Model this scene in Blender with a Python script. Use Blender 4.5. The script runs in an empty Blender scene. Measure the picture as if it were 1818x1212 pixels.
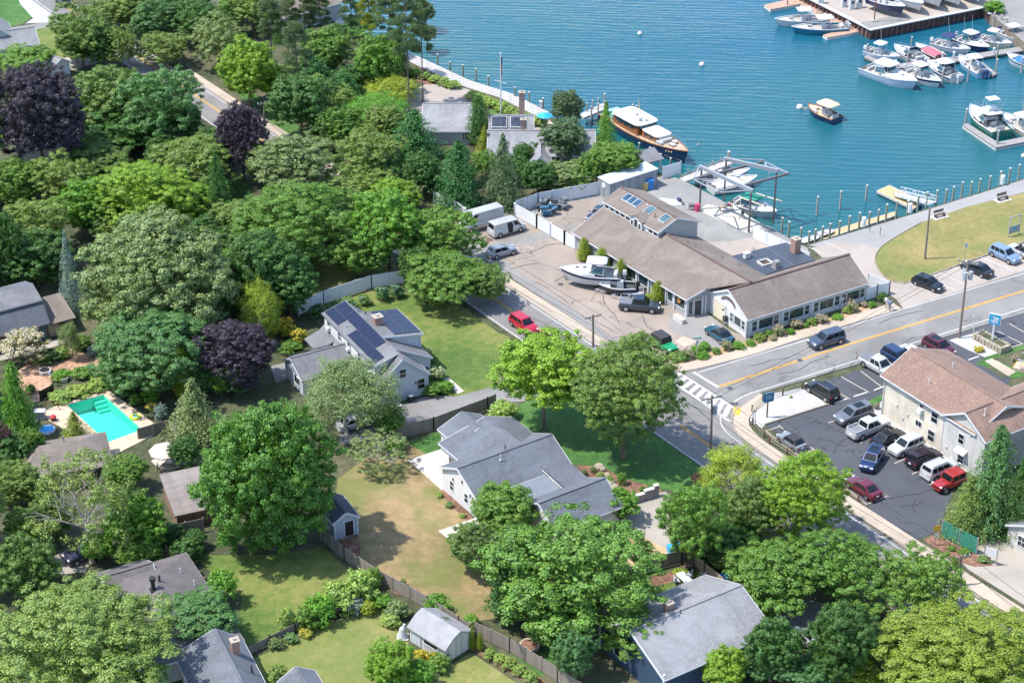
import bpy,math,random
import numpy as np
from mathutils import Vector,Matrix
R=math.radians
random.seed(7)
scene=bpy.context.scene
col=scene.collection
# ------------------------------------------------------------------ camera
CAM_H,PITCH,FOC=126.0,29.5,3540.0          # metres, degrees down, focal length in px of a 1818 px wide frame
cam_d=bpy.data.cameras.new('camera')
cam_d.sensor_width=36.0
cam_d.lens=FOC*36.0/1818.0
cam_d.clip_start=1.0
cam_d.clip_end=12000.0
cam=bpy.data.objects.new('camera',cam_d)
cam.location=(0,0,CAM_H)
cam.rotation_euler=(R(90- PITCH),0,0)
col.objects.link(cam)
scene.camera=cam
# ------------------------------------------------------------------ sky and sun
SUN_EL=61.0
SUN_TO=Vector((-1.0,-0.12,0)).normalized()    # horizontal direction towards the sun
world=bpy.data.worlds.new('World')
scene.world=world
world.use_nodes=True
wn=world.node_tree
bg=wn.nodes['Background']
sky=wn.nodes.new('ShaderNodeTexSky')
sky.sky_type='NISHITA'
sky.sun_disc=False
sky.sun_elevation=R(SUN_EL)
sky.sun_rotation=math.atan2(SUN_TO.x,SUN_TO.y)
sky.air_density=1.0
sky.dust_density=0.6
wn.links.new(sky.outputs[0],bg.inputs[0])
bg.inputs[1].default_value=0.15
sun_d=bpy.data.lights.new('sun','SUN')
sun_d.energy=2.85
sun_d.angle=R(0.53)
sun_d.color=(1.0,0.955,0.88)
sun=bpy.data.objects.new('sun',sun_d)
sv=Vector((SUN_TO.x*math.cos(R(SUN_EL)),SUN_TO.y*math.cos(R(SUN_EL)),math.sin(R(SUN_EL))))
sun.rotation_euler=(-sv).to_track_quat('-Z','Y').to_euler()
sun.location=(0,200,200)
col.objects.link(sun)
scene.view_settings.view_transform='Standard'
scene.view_settings.look='None'
scene.view_settings.gamma=1.0
scene.view_settings.use_curve_mapping=False
scene.view_settings.exposure=1.36
scene.cycles.max_bounces=6
scene.cycles.diffuse_bounces=3
scene.cycles.glossy_bounces=3
scene.cycles.transmission_bounces=4
scene.cycles.transparent_max_bounces=4
# ------------------------------------------------------------------ survey: a bearing read off the photo, met with a level plane
_s,_c=math.sin(R(PITCH)),math.cos(R(PITCH))
def P(u,v,z=0.0):
 x=(u- 909.0)/FOC
 y=-(v- 606.0)/FOC
 t=(z- CAM_H)/(-_s+y*_c)
 return Vector((x*t,(_c+y*_s)*t,z))
def W2(u,v):
 p=P(u,v);return (p.x,p.y)
def heading(u,v,du,dv,z=0.0):
 a,b=P(u,v,z),P(u+du,v+dv,z)
 return math.atan2(b.y- a.y,b.x- a.x)
WATER_Z=-1.8
# ------------------------------------------------------------------ mesh builder
class MB:
 def __init__(self):
  self.v=[];self.f=[];self.m=[]
 def add(self,vs,fs,mi=0):
  o=len(self.v)
  self.v.extend([tuple(p) for p in vs])
  for f in fs:
   self.f.append(tuple(i+o for i in f));self.m.append(mi)
  return self
 def quad(self,a,b,c,d,mi=0):
  return self.add([a,b,c,d],[(0,1,2,3)],mi)
 def box(self,c,s,rot=0.0,mi=0,taper=1.0):
  cx,cy,cz=c;hx,hy,hz=s[0]/2,s[1]/2,s[2]/2
  ca,sa=math.cos(rot),math.sin(rot)
  vs=[]
  for dz,k in ((-hz,1.0),(hz,taper)):
   for dx,dy in ((-hx,-hy),(hx,-hy),(hx,hy),(-hx,hy)):
    x,y=dx*k,dy*k
    vs.append((cx+x*ca- y*sa,cy+x*sa+y*ca,cz+dz))
  return self.add(vs,[(3,2,1,0),(4,5,6,7),(0,1,5,4),(1,2,6,5),(2,3,7,6),(3,0,4,7)],mi)
 def hexa(self,lo,hi,mi=0):
  return self.add(list(lo)+list(hi),[(3,2,1,0),(4,5,6,7),(0,1,5,4),(1,2,6,5),(2,3,7,6),(3,0,4,7)],mi)
 def prism(self,poly,z0,z1,mi=0):
  n=len(poly)
  vs=[(p[0],p[1],z0) for p in poly]+[(p[0],p[1],z1) for p in poly]
  a=sum(poly[i][0]*poly[(i+1) % n][1]- poly[(i+1) % n][0]*poly[i][1] for i in range(n))
  fs=[tuple(range(n- 1,-1,-1)),tuple(range(n,2*n))]
  for i in range(n):
   j=(i+1) % n
   fs.append((i,j,n+j,n+i))
  if a<0: fs=[tuple(reversed(f)) for f in fs]
  return self.add(vs,fs,mi)
 def tube(self,p0,p1,r0,r1=None,n=8,mi=0,cap=True):
  p0,p1=Vector(p0),Vector(p1)
  r1=r0 if r1 is None else r1
  d=(p1- p0)
  if d.length<1e-6: return self
  d.normalize()
  a=d.orthogonal().normalized();b=d.cross(a)
  vs=[]
  for p,r in ((p0,r0),(p1,r1)):
   for i in range(n):
    t=2*math.pi*i/n
    vs.append(p+a*(r*math.cos(t))+b*(r*math.sin(t)))
  fs=[(i,(i+1) % n,n+(i+1) % n,n+i) for i in range(n)]
  if cap:
   fs.append(tuple(range(n- 1,-1,-1)));fs.append(tuple(range(n,2*n)))
  return self.add(vs,fs,mi)
 def path(self,pts,r,n=5,mi=0):
  for a,b in zip(pts[:-1],pts[1:]): self.tube(a,b,r,r,n,mi)
  return self
 def bar(self,p0,p1,w,h,mi=0):
  p0,p1=Vector(p0),Vector(p1)
  d=(p1- p0).normalized()
  up=Vector((0,0,1)) if abs(d.z)<0.95 else Vector((0,1,0))
  s=d.cross(up).normalized();t=s.cross(d).normalized()
  a=[p0- s*w/2- t*h/2,p0+s*w/2- t*h/2,p0+s*w/2+t*h/2,p0- s*w/2+t*h/2]
  b=[q+(p1- p0) for q in a]
  return self.add(a+b,[(0,1,2,3),(7,6,5,4),(0,4,5,1),(1,5,6,2),(2,6,7,3),(3,7,4,0)],mi)
 def lathe(self,c,prof,n=12,mi=0):
  vs=[];k=len(prof)
  for i in range(n):
   t=2*math.pi*i/n
   for r,z in prof: vs.append((c[0]+r*math.cos(t),c[1]+r*math.sin(t),c[2]+z))
  fs=[]
  for i in range(n):
   j=(i+1) % n
   for q in range(k- 1): fs.append((i*k+q,j*k+q,j*k+q+1,i*k+q+1))
  return self.add(vs,fs,mi)
 def loft(self,rings,mi=0,closed=True,cap0=False,cap1=False):
  n=len(rings[0]);vs=[p for r in rings for p in r];fs=[]
  for i in range(len(rings)- 1):
   for j in range(n if closed else n- 1):
    k=(j+1) % n
    fs.append((i*n+j,i*n+k,(i+1)*n+k,(i+1)*n+j))
  if cap0: fs.append(tuple(range(n- 1,-1,-1)))
  if cap1: fs.append(tuple(range((len(rings)- 1)*n,len(rings)*n)))
  return self.add(vs,fs,mi)
 def mesh(self,name,mats,origin=(0,0,0),smooth=False):
  o=Vector(origin)
  me=bpy.data.meshes.new(name)
  me.from_pydata([(p[0]- o.x,p[1]- o.y,p[2]- o.z) for p in self.v],[],self.f)
  if not isinstance(mats,(list,tuple)): mats=[mats]
  for mt in mats: me.materials.append(mt)
  if len(mats)>1: me.polygons.foreach_set('material_index',self.m)
  uv=me.uv_layers.new(name='uv')
  data=np.zeros(len(me.loops)*2,dtype=np.float32)
  li=0
  for p in me.polygons:
   nrm=p.normal
   if abs(nrm.z)>0.999: t=Vector((1,0,0));b=Vector((0,1,0))
   else:
    t=Vector((-nrm.y,nrm.x,0)).normalized();b=nrm.cross(t)
   for vi in p.vertices:
    w=me.vertices[vi].co+o
    data[li]=w.dot(t);data[li+1]=w.dot(b);li += 2
  uv.data.foreach_set('uv',data)
  if smooth: me.polygons.foreach_set('use_smooth',[True]*len(me.polygons))
  me.update()
  return me
 def build(self,name,mats,parent=None,origin=None,smooth=False):
  if origin is None: origin=parent['_o'] if parent is not None and '_o' in parent else (0,0,0)
  ob=bpy.data.objects.new(name,self.mesh(name,mats,origin,smooth))
  if parent is not None:
   ob.parent=parent
  else:
   ob.location=origin
  col.objects.link(ob)
  return ob
def tag(o,label=None,cat=None,group=None,kind=None):
 if label: o['label']=label
 if cat: o['category']=cat
 if group: o['group']=group
 if kind: o['kind']=kind
 return o
def thing(name,label,cat,loc=(0,0,0),rz=0.0,group=None,world_parts=False):
 o=bpy.data.objects.new(name,None)
 o.empty_display_size=0.3
 o.location=loc;o.rotation_euler=(0,0,rz)
 col.objects.link(o)
 if world_parts: o['_o']=tuple(loc)
 return tag(o,label,cat,group)
def share(name,me,parent=None,loc=(0,0,0),rot=(0,0,0),scale=(1,1,1),color=None):
 o=bpy.data.objects.new(name,me)
 o.parent=parent;o.location=loc;o.rotation_euler=rot;o.scale=scale
 if color: o.color=(*color,1)
 col.objects.link(o)
 return o
def copy_tree(o,parent=None):
 c=o.copy();col.objects.link(c);c.parent=parent
 for ch in list(o.children): copy_tree(ch,c)
 return c
# ------------------------------------------------------------------ materials
def srgb(h):
 h=h.lstrip('#');r=[]
 for i in (0,2,4):
  x=int(h[i:i+2],16)/255
  r.append(x/12.92 if x <= 0.04045 else ((x+0.055)/1.055) ** 2.4)
 return tuple(r)
class NT:
 def __init__(self,name):
  self.m=bpy.data.materials.new(name);self.m.use_nodes=True
  self.t=self.m.node_tree;self.b=self.t.nodes['Principled BSDF']
 def n(self,typ,**kw):
  x=self.t.nodes.new(typ)
  for k,v in kw.items(): setattr(x,k,v)
  return x
 def l(self,a,b): self.t.links.new(a,b)
 def coord(self,kind='Object',scale=None):
  c=self.n('ShaderNodeTexCoord');o=c.outputs[kind]
  if scale is not None:
   mp=self.n('ShaderNodeMapping');mp.inputs['Scale'].default_value=scale if isinstance(scale,tuple) else (scale,)*3
   self.l(o,mp.inputs[0]);o=mp.outputs[0]
  return o
 def wpos(self,scale=None):
  o=self.n('ShaderNodeNewGeometry').outputs['Position']
  if scale is not None:
   mp=self.n('ShaderNodeMapping');mp.inputs['Scale'].default_value=scale if isinstance(scale,tuple) else (scale,)*3
   self.l(o,mp.inputs[0]);o=mp.outputs[0]
  return o
 def noise(self,vec,scale,detail=4,rough=0.6,dist=0.0):
  x=self.n('ShaderNodeTexNoise');x.inputs['Scale'].default_value=scale
  x.inputs['Detail'].default_value=detail;x.inputs['Roughness'].default_value=rough
  x.inputs['Distortion'].default_value=dist
  self.l(vec,x.inputs['Vector']);return x.outputs['Fac']
 def ramp(self,fac,stops,interp='LINEAR'):
  x=self.n('ShaderNodeValToRGB');x.color_ramp.interpolation=interp
  el=x.color_ramp.elements
  while len(el)<len(stops): el.new(0.5)
  for e,(p,c) in zip(el,stops):
   e.position=p;e.color=(*c,1) if len(c)==3 else c
  self.l(fac,x.inputs[0]);return x.outputs[0]
 def mix(self,fac,a,b,mode='MIX'):
  x=self.n('ShaderNodeMix',data_type='RGBA',blend_type=mode)
  for s,val in ((x.inputs['Factor'],fac),(x.inputs['A'],a),(x.inputs['B'],b)):
   if hasattr(val,'is_linked') or hasattr(val,'links'): self.l(val,s)
   elif isinstance(val,(int,float)): s.default_value=val
   else: s.default_value=(*val,1)
  return x.outputs['Result']
 def math(self,op,a,b=None):
  x=self.n('ShaderNodeMath',operation=op)
  for s,val in zip(x.inputs,(a,b)):
   if val is None: continue
   if hasattr(val,'links'): self.l(val,s)
   else: s.default_value=val
  return x.outputs[0]
 def bump(self,h,dist=0.02,strength=0.5):
  x=self.n('ShaderNodeBump');x.inputs['Distance'].default_value=dist;x.inputs['Strength'].default_value=strength
  self.l(h,x.inputs['Height']);self.l(x.outputs[0],self.b.inputs['Normal'])
 def base(self,c): self.l(c,self.b.inputs['Base Color'])
 def set(self,**kw):
  for k,v in kw.items(): self.b.inputs[k.replace('_',' ')].default_value=v
_mc={}
def cached(fn):
 def w(*a,**k):
  key=(fn.__name__,a,tuple(sorted(k.items())))
  if key not in _mc: _mc[key]=fn(*a,**k)
  return _mc[key]
 return w
def dk(c,k): return tuple(min(1.0,x*k) for x in c)
@cached
def plain(name,c,rough=0.6,var=0.12,scale=3.0,metal=0.0,coat=0.0):
 t=NT(name)
 f=t.noise(t.coord('Object'),scale,3)
 t.base(t.ramp(f,[(0.3,dk(c,1- var)),(0.7,dk(c,1+var))]))
 t.set(Roughness=rough,Metallic=metal)
 if coat: t.set(Coat_Weight=coat,Coat_Roughness=0.06)
 return t.m
@cached
def glass(name='glass',c=(0.015,0.022,0.03),rough=0.06,spec=0.8):
 t=NT(name)
 f=t.noise(t.coord('Object'),1.3,2)
 t.base(t.ramp(f,[(0.3,dk(c,0.6)),(0.7,dk(c,1.6))]))
 t.set(Roughness=rough,Specular_IOR_Level=spec)
 return t.m
@cached
def shingle(name,c,row=0.16,wid=0.34,var=0.22,fleck=0.0,flc=(0.5,0.4,0.3),mort=0.42):
 t=NT(name)
 uv=t.n('ShaderNodeUVMap').outputs[0]
 br=t.n('ShaderNodeTexBrick');t.l(uv,br.inputs['Vector'])
 br.inputs['Color1'].default_value=(*dk(c,1- var),1);br.inputs['Color2'].default_value=(*dk(c,1+var),1)
 br.inputs['Mortar'].default_value=(*dk(c,mort),1)
 br.inputs['Scale'].default_value=1.0;br.inputs['Mortar Size'].default_value=0.018
 br.inputs['Brick Width'].default_value=wid;br.inputs['Row Height'].default_value=row
 br.inputs['Mortar Smooth'].default_value=0.3
 cc=t.mix(t.math('MULTIPLY',t.noise(uv,0.5,5),0.5),br.outputs[0],dk(c,0.72))
 st=t.noise(t.coord('UV',(1.3,0.12,1)),1.0,3)
 cc=t.mix(t.ramp(st,[(0.45,(0,0,0)),(0.7,(0.5,0.5,0.5))]),cc,dk(c,0.6))
 cc=t.mix(t.ramp(t.noise(uv,0.22,3,0.6,0.8),[(0.45,(0,0,0)),(0.65,(0.55,0.55,0.55))]),cc,dk(c,1.22))
 if fleck:
  fl=t.noise(t.coord('UV',(3.0,6.2,1)),1.0,0)
  cc=t.mix(t.ramp(fl,[(0.66,(0,0,0)),(0.69,(fleck,fleck,fleck))]),cc,flc)
 t.base(cc);t.set(Roughness=0.9)
 t.bump(br.outputs['Fac'],-0.02,0.6)
 return t.m
@cached
def clap(name,c,pitch=0.13,var=0.06,vertical=False):
 t=NT(name)
 uv=t.n('ShaderNodeUVMap').outputs[0]
 sep=t.n('ShaderNodeSeparateXYZ');t.l(uv,sep.inputs[0])
 fr=t.math('FRACT',t.math('DIVIDE',sep.outputs[0 if vertical else 1],pitch))
 line=t.ramp(fr,[(0.0,(0.55,0.55,0.55)),(0.12,(1,1,1))])
 f=t.noise(uv,1.2,4)
 cc=t.ramp(f,[(0.3,dk(c,1- var)),(0.7,dk(c,1+var))])
 t.base(t.mix(1.0,cc,line,'MULTIPLY'));t.set(Roughness=0.65)
 t.bump(fr,0.015,0.5)
 return t.m
@cached
def brick(name='red_brick',c=(0.30,0.11,0.075)):
 t=NT(name)
 uv=t.n('ShaderNodeUVMap').outputs[0]
 br=t.n('ShaderNodeTexBrick');t.l(uv,br.inputs['Vector'])
 br.inputs['Color1'].default_value=(*c,1);br.inputs['Color2'].default_value=(*dk(c,0.6),1)
 br.inputs['Mortar'].default_value=(0.42,0.38,0.33,1)
 br.inputs['Scale'].default_value=1.0;br.inputs['Mortar Size'].default_value=0.012
 br.inputs['Brick Width'].default_value=0.22;br.inputs['Row Height'].default_value=0.08
 t.base(br.outputs[0]);t.set(Roughness=0.9)
 t.bump(br.outputs['Fac'],-0.01,0.6)
 return t.m
@cached
def planks(name,c,pitch=0.15,vertical=True,var=0.25):
 t=NT(name)
 uv=t.n('ShaderNodeUVMap').outputs[0]
 sep=t.n('ShaderNodeSeparateXYZ');t.l(uv,sep.inputs[0])
 d=t.math('DIVIDE',sep.outputs[0 if vertical else 1],pitch)
 fr=t.math('FRACT',d);fl=t.math('FLOOR',d)
 wn_=t.n('ShaderNodeTexWhiteNoise',noise_dimensions='1D');t.l(fl,wn_.inputs['W'])
 cc=t.ramp(wn_.outputs[0],[(0,dk(c,1- var)),(1,dk(c,1+var))])
 cc=t.mix(t.math('MULTIPLY',t.noise(uv,1.5,5),0.5),cc,dk(c,0.65))
 line=t.ramp(fr,[(0.0,(0.35,0.35,0.35)),(0.1,(1,1,1)),(0.92,(1,1,1)),(1.0,(0.4,0.4,0.4))])
 t.base(t.mix(1.0,cc,line,'MULTIPLY'));t.set(Roughness=0.85)
 t.bump(fr,0.01,0.4)
 return t.m
@cached
def paint(name,c,metal=0.25):
 t=NT(name)
 f=t.noise(t.coord('Object'),2.0,3)
 t.base(t.ramp(f,[(0.3,dk(c,0.94)),(0.7,dk(c,1.05))]))
 t.set(Roughness=0.32,Metallic=metal,Coat_Weight=0.8,Coat_Roughness=0.05)
 return t.m
@cached
def ground_mat(name,stops,sc1=0.06,sc2=1.2,k2=0.5,fine=9.0,rough=0.95,patchc=None,patchk=0.6,patch_sc=0.05,bump=0.05):
 """large patches (stops) broken by two finer noises"""
 stops=tuple((p,dk(c,0.96)) for p,c in stops)
 t=NT(name)
 w=t.wpos()
 f1=t.noise(w,sc1,6,0.62,0.4);f2=t.noise(w,sc2,5,0.7);f3=t.noise(w,fine,3,0.7)
 f=t.math('ADD',t.math('MULTIPLY',f1,1- k2),t.math('MULTIPLY',f2,k2))
 f=t.math('ADD',f,t.math('MULTIPLY',t.math('SUBTRACT',f3,0.5),0.4))
 f=t.math('ADD',t.math('MULTIPLY',t.math('SUBTRACT',f,0.5),2.2),0.5)
 cc=t.ramp(f,list(stops))
 if patchc:
  fp=t.noise(w,patch_sc,4,0.55,0.6)
  cc=t.mix(t.ramp(fp,[(0.5,(0,0,0)),(0.62,(patchk,)*3)]),cc,patchc)
 t.base(cc);t.set(Roughness=rough)
 t.bump(f3,bump,0.6)
 return t.m
@cached
def asphalt(name,c,var=0.1,crack=0.0,stain=0.25,tint=(0.2,0.15,0.1)):
 t=NT(name);c=dk(c,0.92);tint=dk(tint,0.92)
 w=t.wpos()
 f1=t.noise(w,0.12,6,0.65,0.5);f3=t.noise(w,14.0,2,0.7);f2=t.noise(w,1.1,4,0.6)
 f=t.math('ADD',t.math('MULTIPLY',f1,0.9),t.math('MULTIPLY',f3,0.45))
 f=t.math('ADD',t.math('MULTIPLY',t.math('SUBTRACT',f,0.675),1.5),0.5)
 cc=t.ramp(f,[(0.28,dk(c,1- var*1.6)),(0.5,c),(0.72,dk(c,1+var*1.6))])
 cc=t.mix(t.ramp(f2,[(0.55,(0,0,0)),(0.75,(stain,)*3)]),cc,tint)
 if crack:
  vo=t.n('ShaderNodeTexVoronoi',feature='DISTANCE_TO_EDGE');vo.inputs['Scale'].default_value=0.09
  wv=t.n('ShaderNodeVectorMath',operation='ADD');nz=t.n('ShaderNodeTexNoise');nz.inputs['Scale'].default_value=0.5;nz.inputs['Detail'].default_value=5
  t.l(w,nz.inputs['Vector']);sc=t.n('ShaderNodeVectorMath',operation='SCALE');sc.inputs['Scale'].default_value=5.0
  t.l(nz.outputs['Color'],sc.inputs[0]);t.l(w,wv.inputs[0]);t.l(sc.outputs[0],wv.inputs[1]);t.l(wv.outputs[0],vo.inputs['Vector'])
  gate=t.ramp(t.noise(w,0.07,3),[(0.42,(0,0,0)),(0.5,(1,1,1))])
  cr=t.ramp(vo.outputs['Distance'],[(0.0,(crack,)*3),(0.016,(0,0,0))])
  cc=t.mix(t.mix(1.0,cr,gate,'MULTIPLY'),cc,dk(c,0.35))
 t.base(cc);t.set(Roughness=0.93)
 t.bump(f3,0.01,0.4)
 return t.m
def leaf_material():
 t=NT('leaf')
 oi=t.n('ShaderNodeObjectInfo');geo=t.n('ShaderNodeNewGeometry')
 rnd=geo.outputs['Random Per Island']
 g=t.n('ShaderNodeTexCoord');
 nz=t.noise(geo.outputs['Position'],0.55,3)
 v=t.ramp(rnd,[(0,(0.55,0.55,0.55)),(0.5,(0.95,0.95,0.95)),(1,(1.45,1.45,1.3))])
 cc=t.mix(1.0,oi.outputs['Color'],v,'MULTIPLY')
 yel=t.mix(1.0,oi.outputs['Color'],(1.3,1.2,0.75),'MULTIPLY')
 cc=t.mix(t.ramp(nz,[(0.45,(0,0,0)),(0.75,(0.7,0.7,0.7))]),cc,yel)
 t.base(cc)
 t.set(Roughness=0.5,Specular_IOR_Level=0.4)
 tr=t.n('ShaderNodeBsdfTranslucent');t.l(t.mix(1.0,cc,(1.25,1.25,0.6),'MULTIPLY'),tr.inputs[0])
 ms=t.n('ShaderNodeMixShader');ms.inputs[0].default_value=0.3
 out=t.t.nodes['Material Output']
 t.l(t.b.outputs[0],ms.inputs[1]);t.l(tr.outputs[0],ms.inputs[2]);t.l(ms.outputs[0],out.inputs[0])
 return t.m
LEAF=leaf_material()
def blossom(name,c):
 t=NT(name)
 rnd=t.n('ShaderNodeNewGeometry').outputs['Random Per Island']
 t.base(t.ramp(rnd,[(0,dk(c,0.75)),(1,dk(c,1.1))]));t.set(Roughness=0.7)
 return t.m
def bark_mat(name,c):
 t=NT(name)
 f=t.noise(t.coord('Object',(6,6,1.2)),2.0,5)
 t.base(t.ramp(f,[(0.3,dk(c,0.55)),(0.7,dk(c,1.35))]));t.set(Roughness=0.95)
 t.bump(f,0.05,0.7)
 return t.m
BARK=bark_mat('bark',(0.16,0.125,0.095));BARK_PALE=bark_mat('pale_bark',(0.42,0.38,0.32))
WHITE=plain('white_trim',(0.55,0.56,0.57),0.5,0.05)
GLASS=glass()
CARGLASS=glass('car_glass',(0.008,0.012,0.015),0.04,0.45)
RUBBER=plain('tyre_rubber',(0.02,0.02,0.022),0.85)
STEEL=plain('steel',(0.45,0.46,0.48),0.35,0.08,metal=0.9)
BLACK=plain('black_plastic',(0.018,0.018,0.02),0.45)
# ================================================================== SETTING
def structure(o): o['kind']='structure';return o
_pz=[0]
def poly_px(name,pts,z,mt,parent=None):
 _pz[0] += 1;z += _pz[0]*0.0003
 mb=MB();vs=[P(u,v,0) for u,v in pts]
 vs=[(p.x,p.y,z) for p in vs]
 a=sum(vs[i][0]*vs[(i+1) % len(vs)][1]- vs[(i+1) % len(vs)][0]*vs[i][1] for i in range(len(vs)))
 if a<0: vs.reverse()
 mb.add(vs,[tuple(range(len(vs)))])
 o=mb.build(name,mt,parent)
 if parent is None: structure(o)
 return o
def slab_px(name,pts,z0,z1,mt):
 mb=MB();mb.prism([W2(u,v) for u,v in pts],z0,z1)
 return structure(mb.build(name,mt))
def resample(pts,step):
 pts=[Vector((p[0],p[1])) for p in pts]
 out=[pts[0]];acc=0.0
 for a,b in zip(pts[:-1],pts[1:]):
  d=(b- a).length;t=step- acc
  while t <= d:
   out.append(a+(b- a)*(t/d));t += step
  acc=(acc+d) % step
 return out
def smooth_px(pts,n=6):
 """Catmull-Rom through photo bearings, returned on the ground"""
 q=[Vector(W2(*p)) for p in pts];q=[q[0]*2- q[1]]+q+[q[-1]*2- q[-2]]
 out=[]
 for i in range(1,len(q)- 2):
  for k in range(n):
   t=k/n
   out.append(0.5*((2*q[i])+(q[i+1]- q[i- 1])*t+(2*q[i- 1]- 5*q[i]+4*q[i+1]- q[i+2])*t*t+(-q[i- 1]+3*q[i]- 3*q[i+1]+q[i+2])*t ** 3))
 out.append(q[-2])
 return out
def offset(pts,d):
 pts=[Vector((p[0],p[1])) for p in pts];out=[]
 for i,p in enumerate(pts):
  a=pts[max(0,i- 1)];b=pts[min(len(pts)- 1,i+1)]
  t=(b- a).normalized();out.append(p+Vector((-t.y,t.x))*d)
 return out
def band(name,pts,w,z0,z1,mt,parent=None):
 """a long low box of width w that follows a line on the ground"""
 a,b=offset(pts,w/2),offset(pts,-w/2);mb=MB()
 rings=[[(p.x,p.y,z0),(q.x,q.y,z0),(q.x,q.y,z1),(p.x,p.y,z1)] for p,q in zip(a,b)]
 mb.loft(rings,closed=True,cap0=True,cap1=True)
 o=mb.build(name,mt,parent)
 if parent is None: structure(o)
 return o
def slabs(name,pts,w,step,z0,z1,mt,parent):
 """concrete slabs laid one after another along a line, each its own piece"""
 q=resample(pts,step)
 a,b=offset(q,w/2),offset(q,-w/2)
 for i in range(len(q)- 1):
  g=0.006
  c=[a[i].lerp(a[i+1],g),b[i].lerp(b[i+1],g),b[i+1].lerp(b[i],g),a[i+1].lerp(a[i],g)]
  dz=random.uniform(-0.006,0.006)
  mb=MB();mb.prism([(p.x,p.y) for p in c],z0,z1+dz)
  mb.build(name,mt,parent)
def stripe(name,pts,w,z,mt,parent):
 a,b=offset(pts,w/2),offset(pts,-w/2);mb=MB()
 for i in range(len(pts)- 1):
  mb.quad((b[i].x,b[i].y,z),(b[i+1].x,b[i+1].y,z),(a[i+1].x,a[i+1].y,z),(a[i].x,a[i].y,z))
 return mb.build(name,mt,parent)
def Lp(*pts): return [Vector(W2(*p)) for p in pts]
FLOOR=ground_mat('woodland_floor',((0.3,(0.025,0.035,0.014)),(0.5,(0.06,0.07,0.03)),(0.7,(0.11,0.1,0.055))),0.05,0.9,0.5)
LAWN=ground_mat('lawn_grass',((0.28,(0.05,0.10,0.014)),(0.5,(0.10,0.145,0.024)),(0.72,(0.185,0.18,0.05))),0.09,1.0,0.45)
LUSH=ground_mat('lush_lawn',((0.28,(0.025,0.085,0.014)),(0.5,(0.045,0.125,0.02)),(0.75,(0.09,0.165,0.035))),0.09,1.4,0.5)
DRYLAWN=ground_mat('dry_lawn',((0.25,(0.10,0.14,0.026)),(0.45,(0.165,0.175,0.045)),(0.7,(0.27,0.23,0.09))),0.07,0.9,0.45,patchc=(0.11,0.15,0.03),patchk=0.6,patch_sc=0.06)
PARK=ground_mat('park_grass',((0.25,(0.125,0.135,0.035)),(0.5,(0.195,0.17,0.055)),(0.75,(0.27,0.21,0.085))),0.11,1.1,0.45,patchc=(0.10,0.15,0.03),patchk=0.55,patch_sc=0.09)
STRAW=ground_mat('straw_lawn',((0.25,(0.13,0.115,0.04)),(0.45,(0.205,0.15,0.066)),(0.7,(0.30,0.21,0.11))),0.1,0.9,0.4,patchc=(0.11,0.135,0.03),patchk=0.75,patch_sc=0.13)
MULCH=ground_mat('mulch',((0.3,(0.09,0.045,0.03)),(0.5,(0.17,0.085,0.055)),(0.7,(0.27,0.15,0.1))),0.3,2.5,0.6)
CHIPS=ground_mat('wood_chips',((0.3,(0.22,0.12,0.075)),(0.5,(0.38,0.225,0.15)),(0.7,(0.5,0.32,0.22))),0.2,2.2,0.5)
SAND=ground_mat('sandy_soil',((0.3,(0.25,0.16,0.09)),(0.5,(0.38,0.25,0.14)),(0.7,(0.46,0.33,0.2))),0.15,1.8,0.5)
ROADM=asphalt('road_asphalt',(0.19,0.182,0.174),0.13,0.5,0.12)
FORE=asphalt('forecourt_asphalt',(0.27,0.222,0.186),0.10,0.75,0.25,(0.2,0.17,0.15))
GREYA=asphalt('patched_asphalt',(0.22,0.21,0.2),0.08,0.3,0.2)
YARD=asphalt('yard_asphalt',(0.23,0.225,0.215),0.1,0.5,0.3,(0.32,0.26,0.17))
LOT=asphalt('fresh_asphalt',(0.062,0.066,0.078),0.10,0.7,0.2,(0.09,0.09,0.1))
DRIVE=asphalt('driveway_asphalt',(0.2,0.19,0.185),0.10,0.4,0.3,(0.13,0.13,0.13))
PATHM=asphalt('path_asphalt',(0.27,0.265,0.26),0.06,0.0,0.1)
BUFF=asphalt('buff_asphalt',(0.33,0.285,0.25),0.07,0.25,0.15)
CONC=asphalt('concrete',(0.40,0.33,0.26),0.08,0.0,0.2,(0.3,0.25,0.2))
CONCG=asphalt('grey_concrete',(0.42,0.39,0.34),0.08,0.0,0.2,(0.34,0.31,0.22))
GRAVEL=asphalt('white_gravel',(0.40,0.385,0.37),0.12,0.0,0.25,(0.42,0.38,0.33))
DRIVEG=asphalt('gravel_drive',(0.33,0.295,0.255),0.10,0.0,0.3,(0.3,0.26,0.2))
PAVER=shingle('patio_pavers',(0.48,0.43,0.38),0.4,0.6,0.10)
CURB=plain('kerb_stone',(0.27,0.235,0.205),0.9)
PAINTW=asphalt('white_road_paint',(0.55,0.545,0.535),0.06,0.0,0.3,(0.5,0.5,0.49))
PAINTT=asphalt('cream_road_paint',(0.56,0.48,0.39),0.06,0.0,0.3,(0.45,0.4,0.35))
PAINTY=asphalt('yellow_road_paint',(0.6,0.33,0.04),0.06,0.0,0.3,(0.5,0.33,0.1))
DOCKG=planks('weathered_planks',(0.42,0.40,0.38),0.15,True,0.15)
DOCKGY=planks('weathered_planks_across',(0.27,0.255,0.245),0.15,False,0.15)
DOCKB=planks('brown_composite_planks',(0.42,0.27,0.20),0.15,True,0.1)
DOCKY=planks('new_pine_planks',(0.52,0.36,0.18),0.15,True,0.12)
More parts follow.
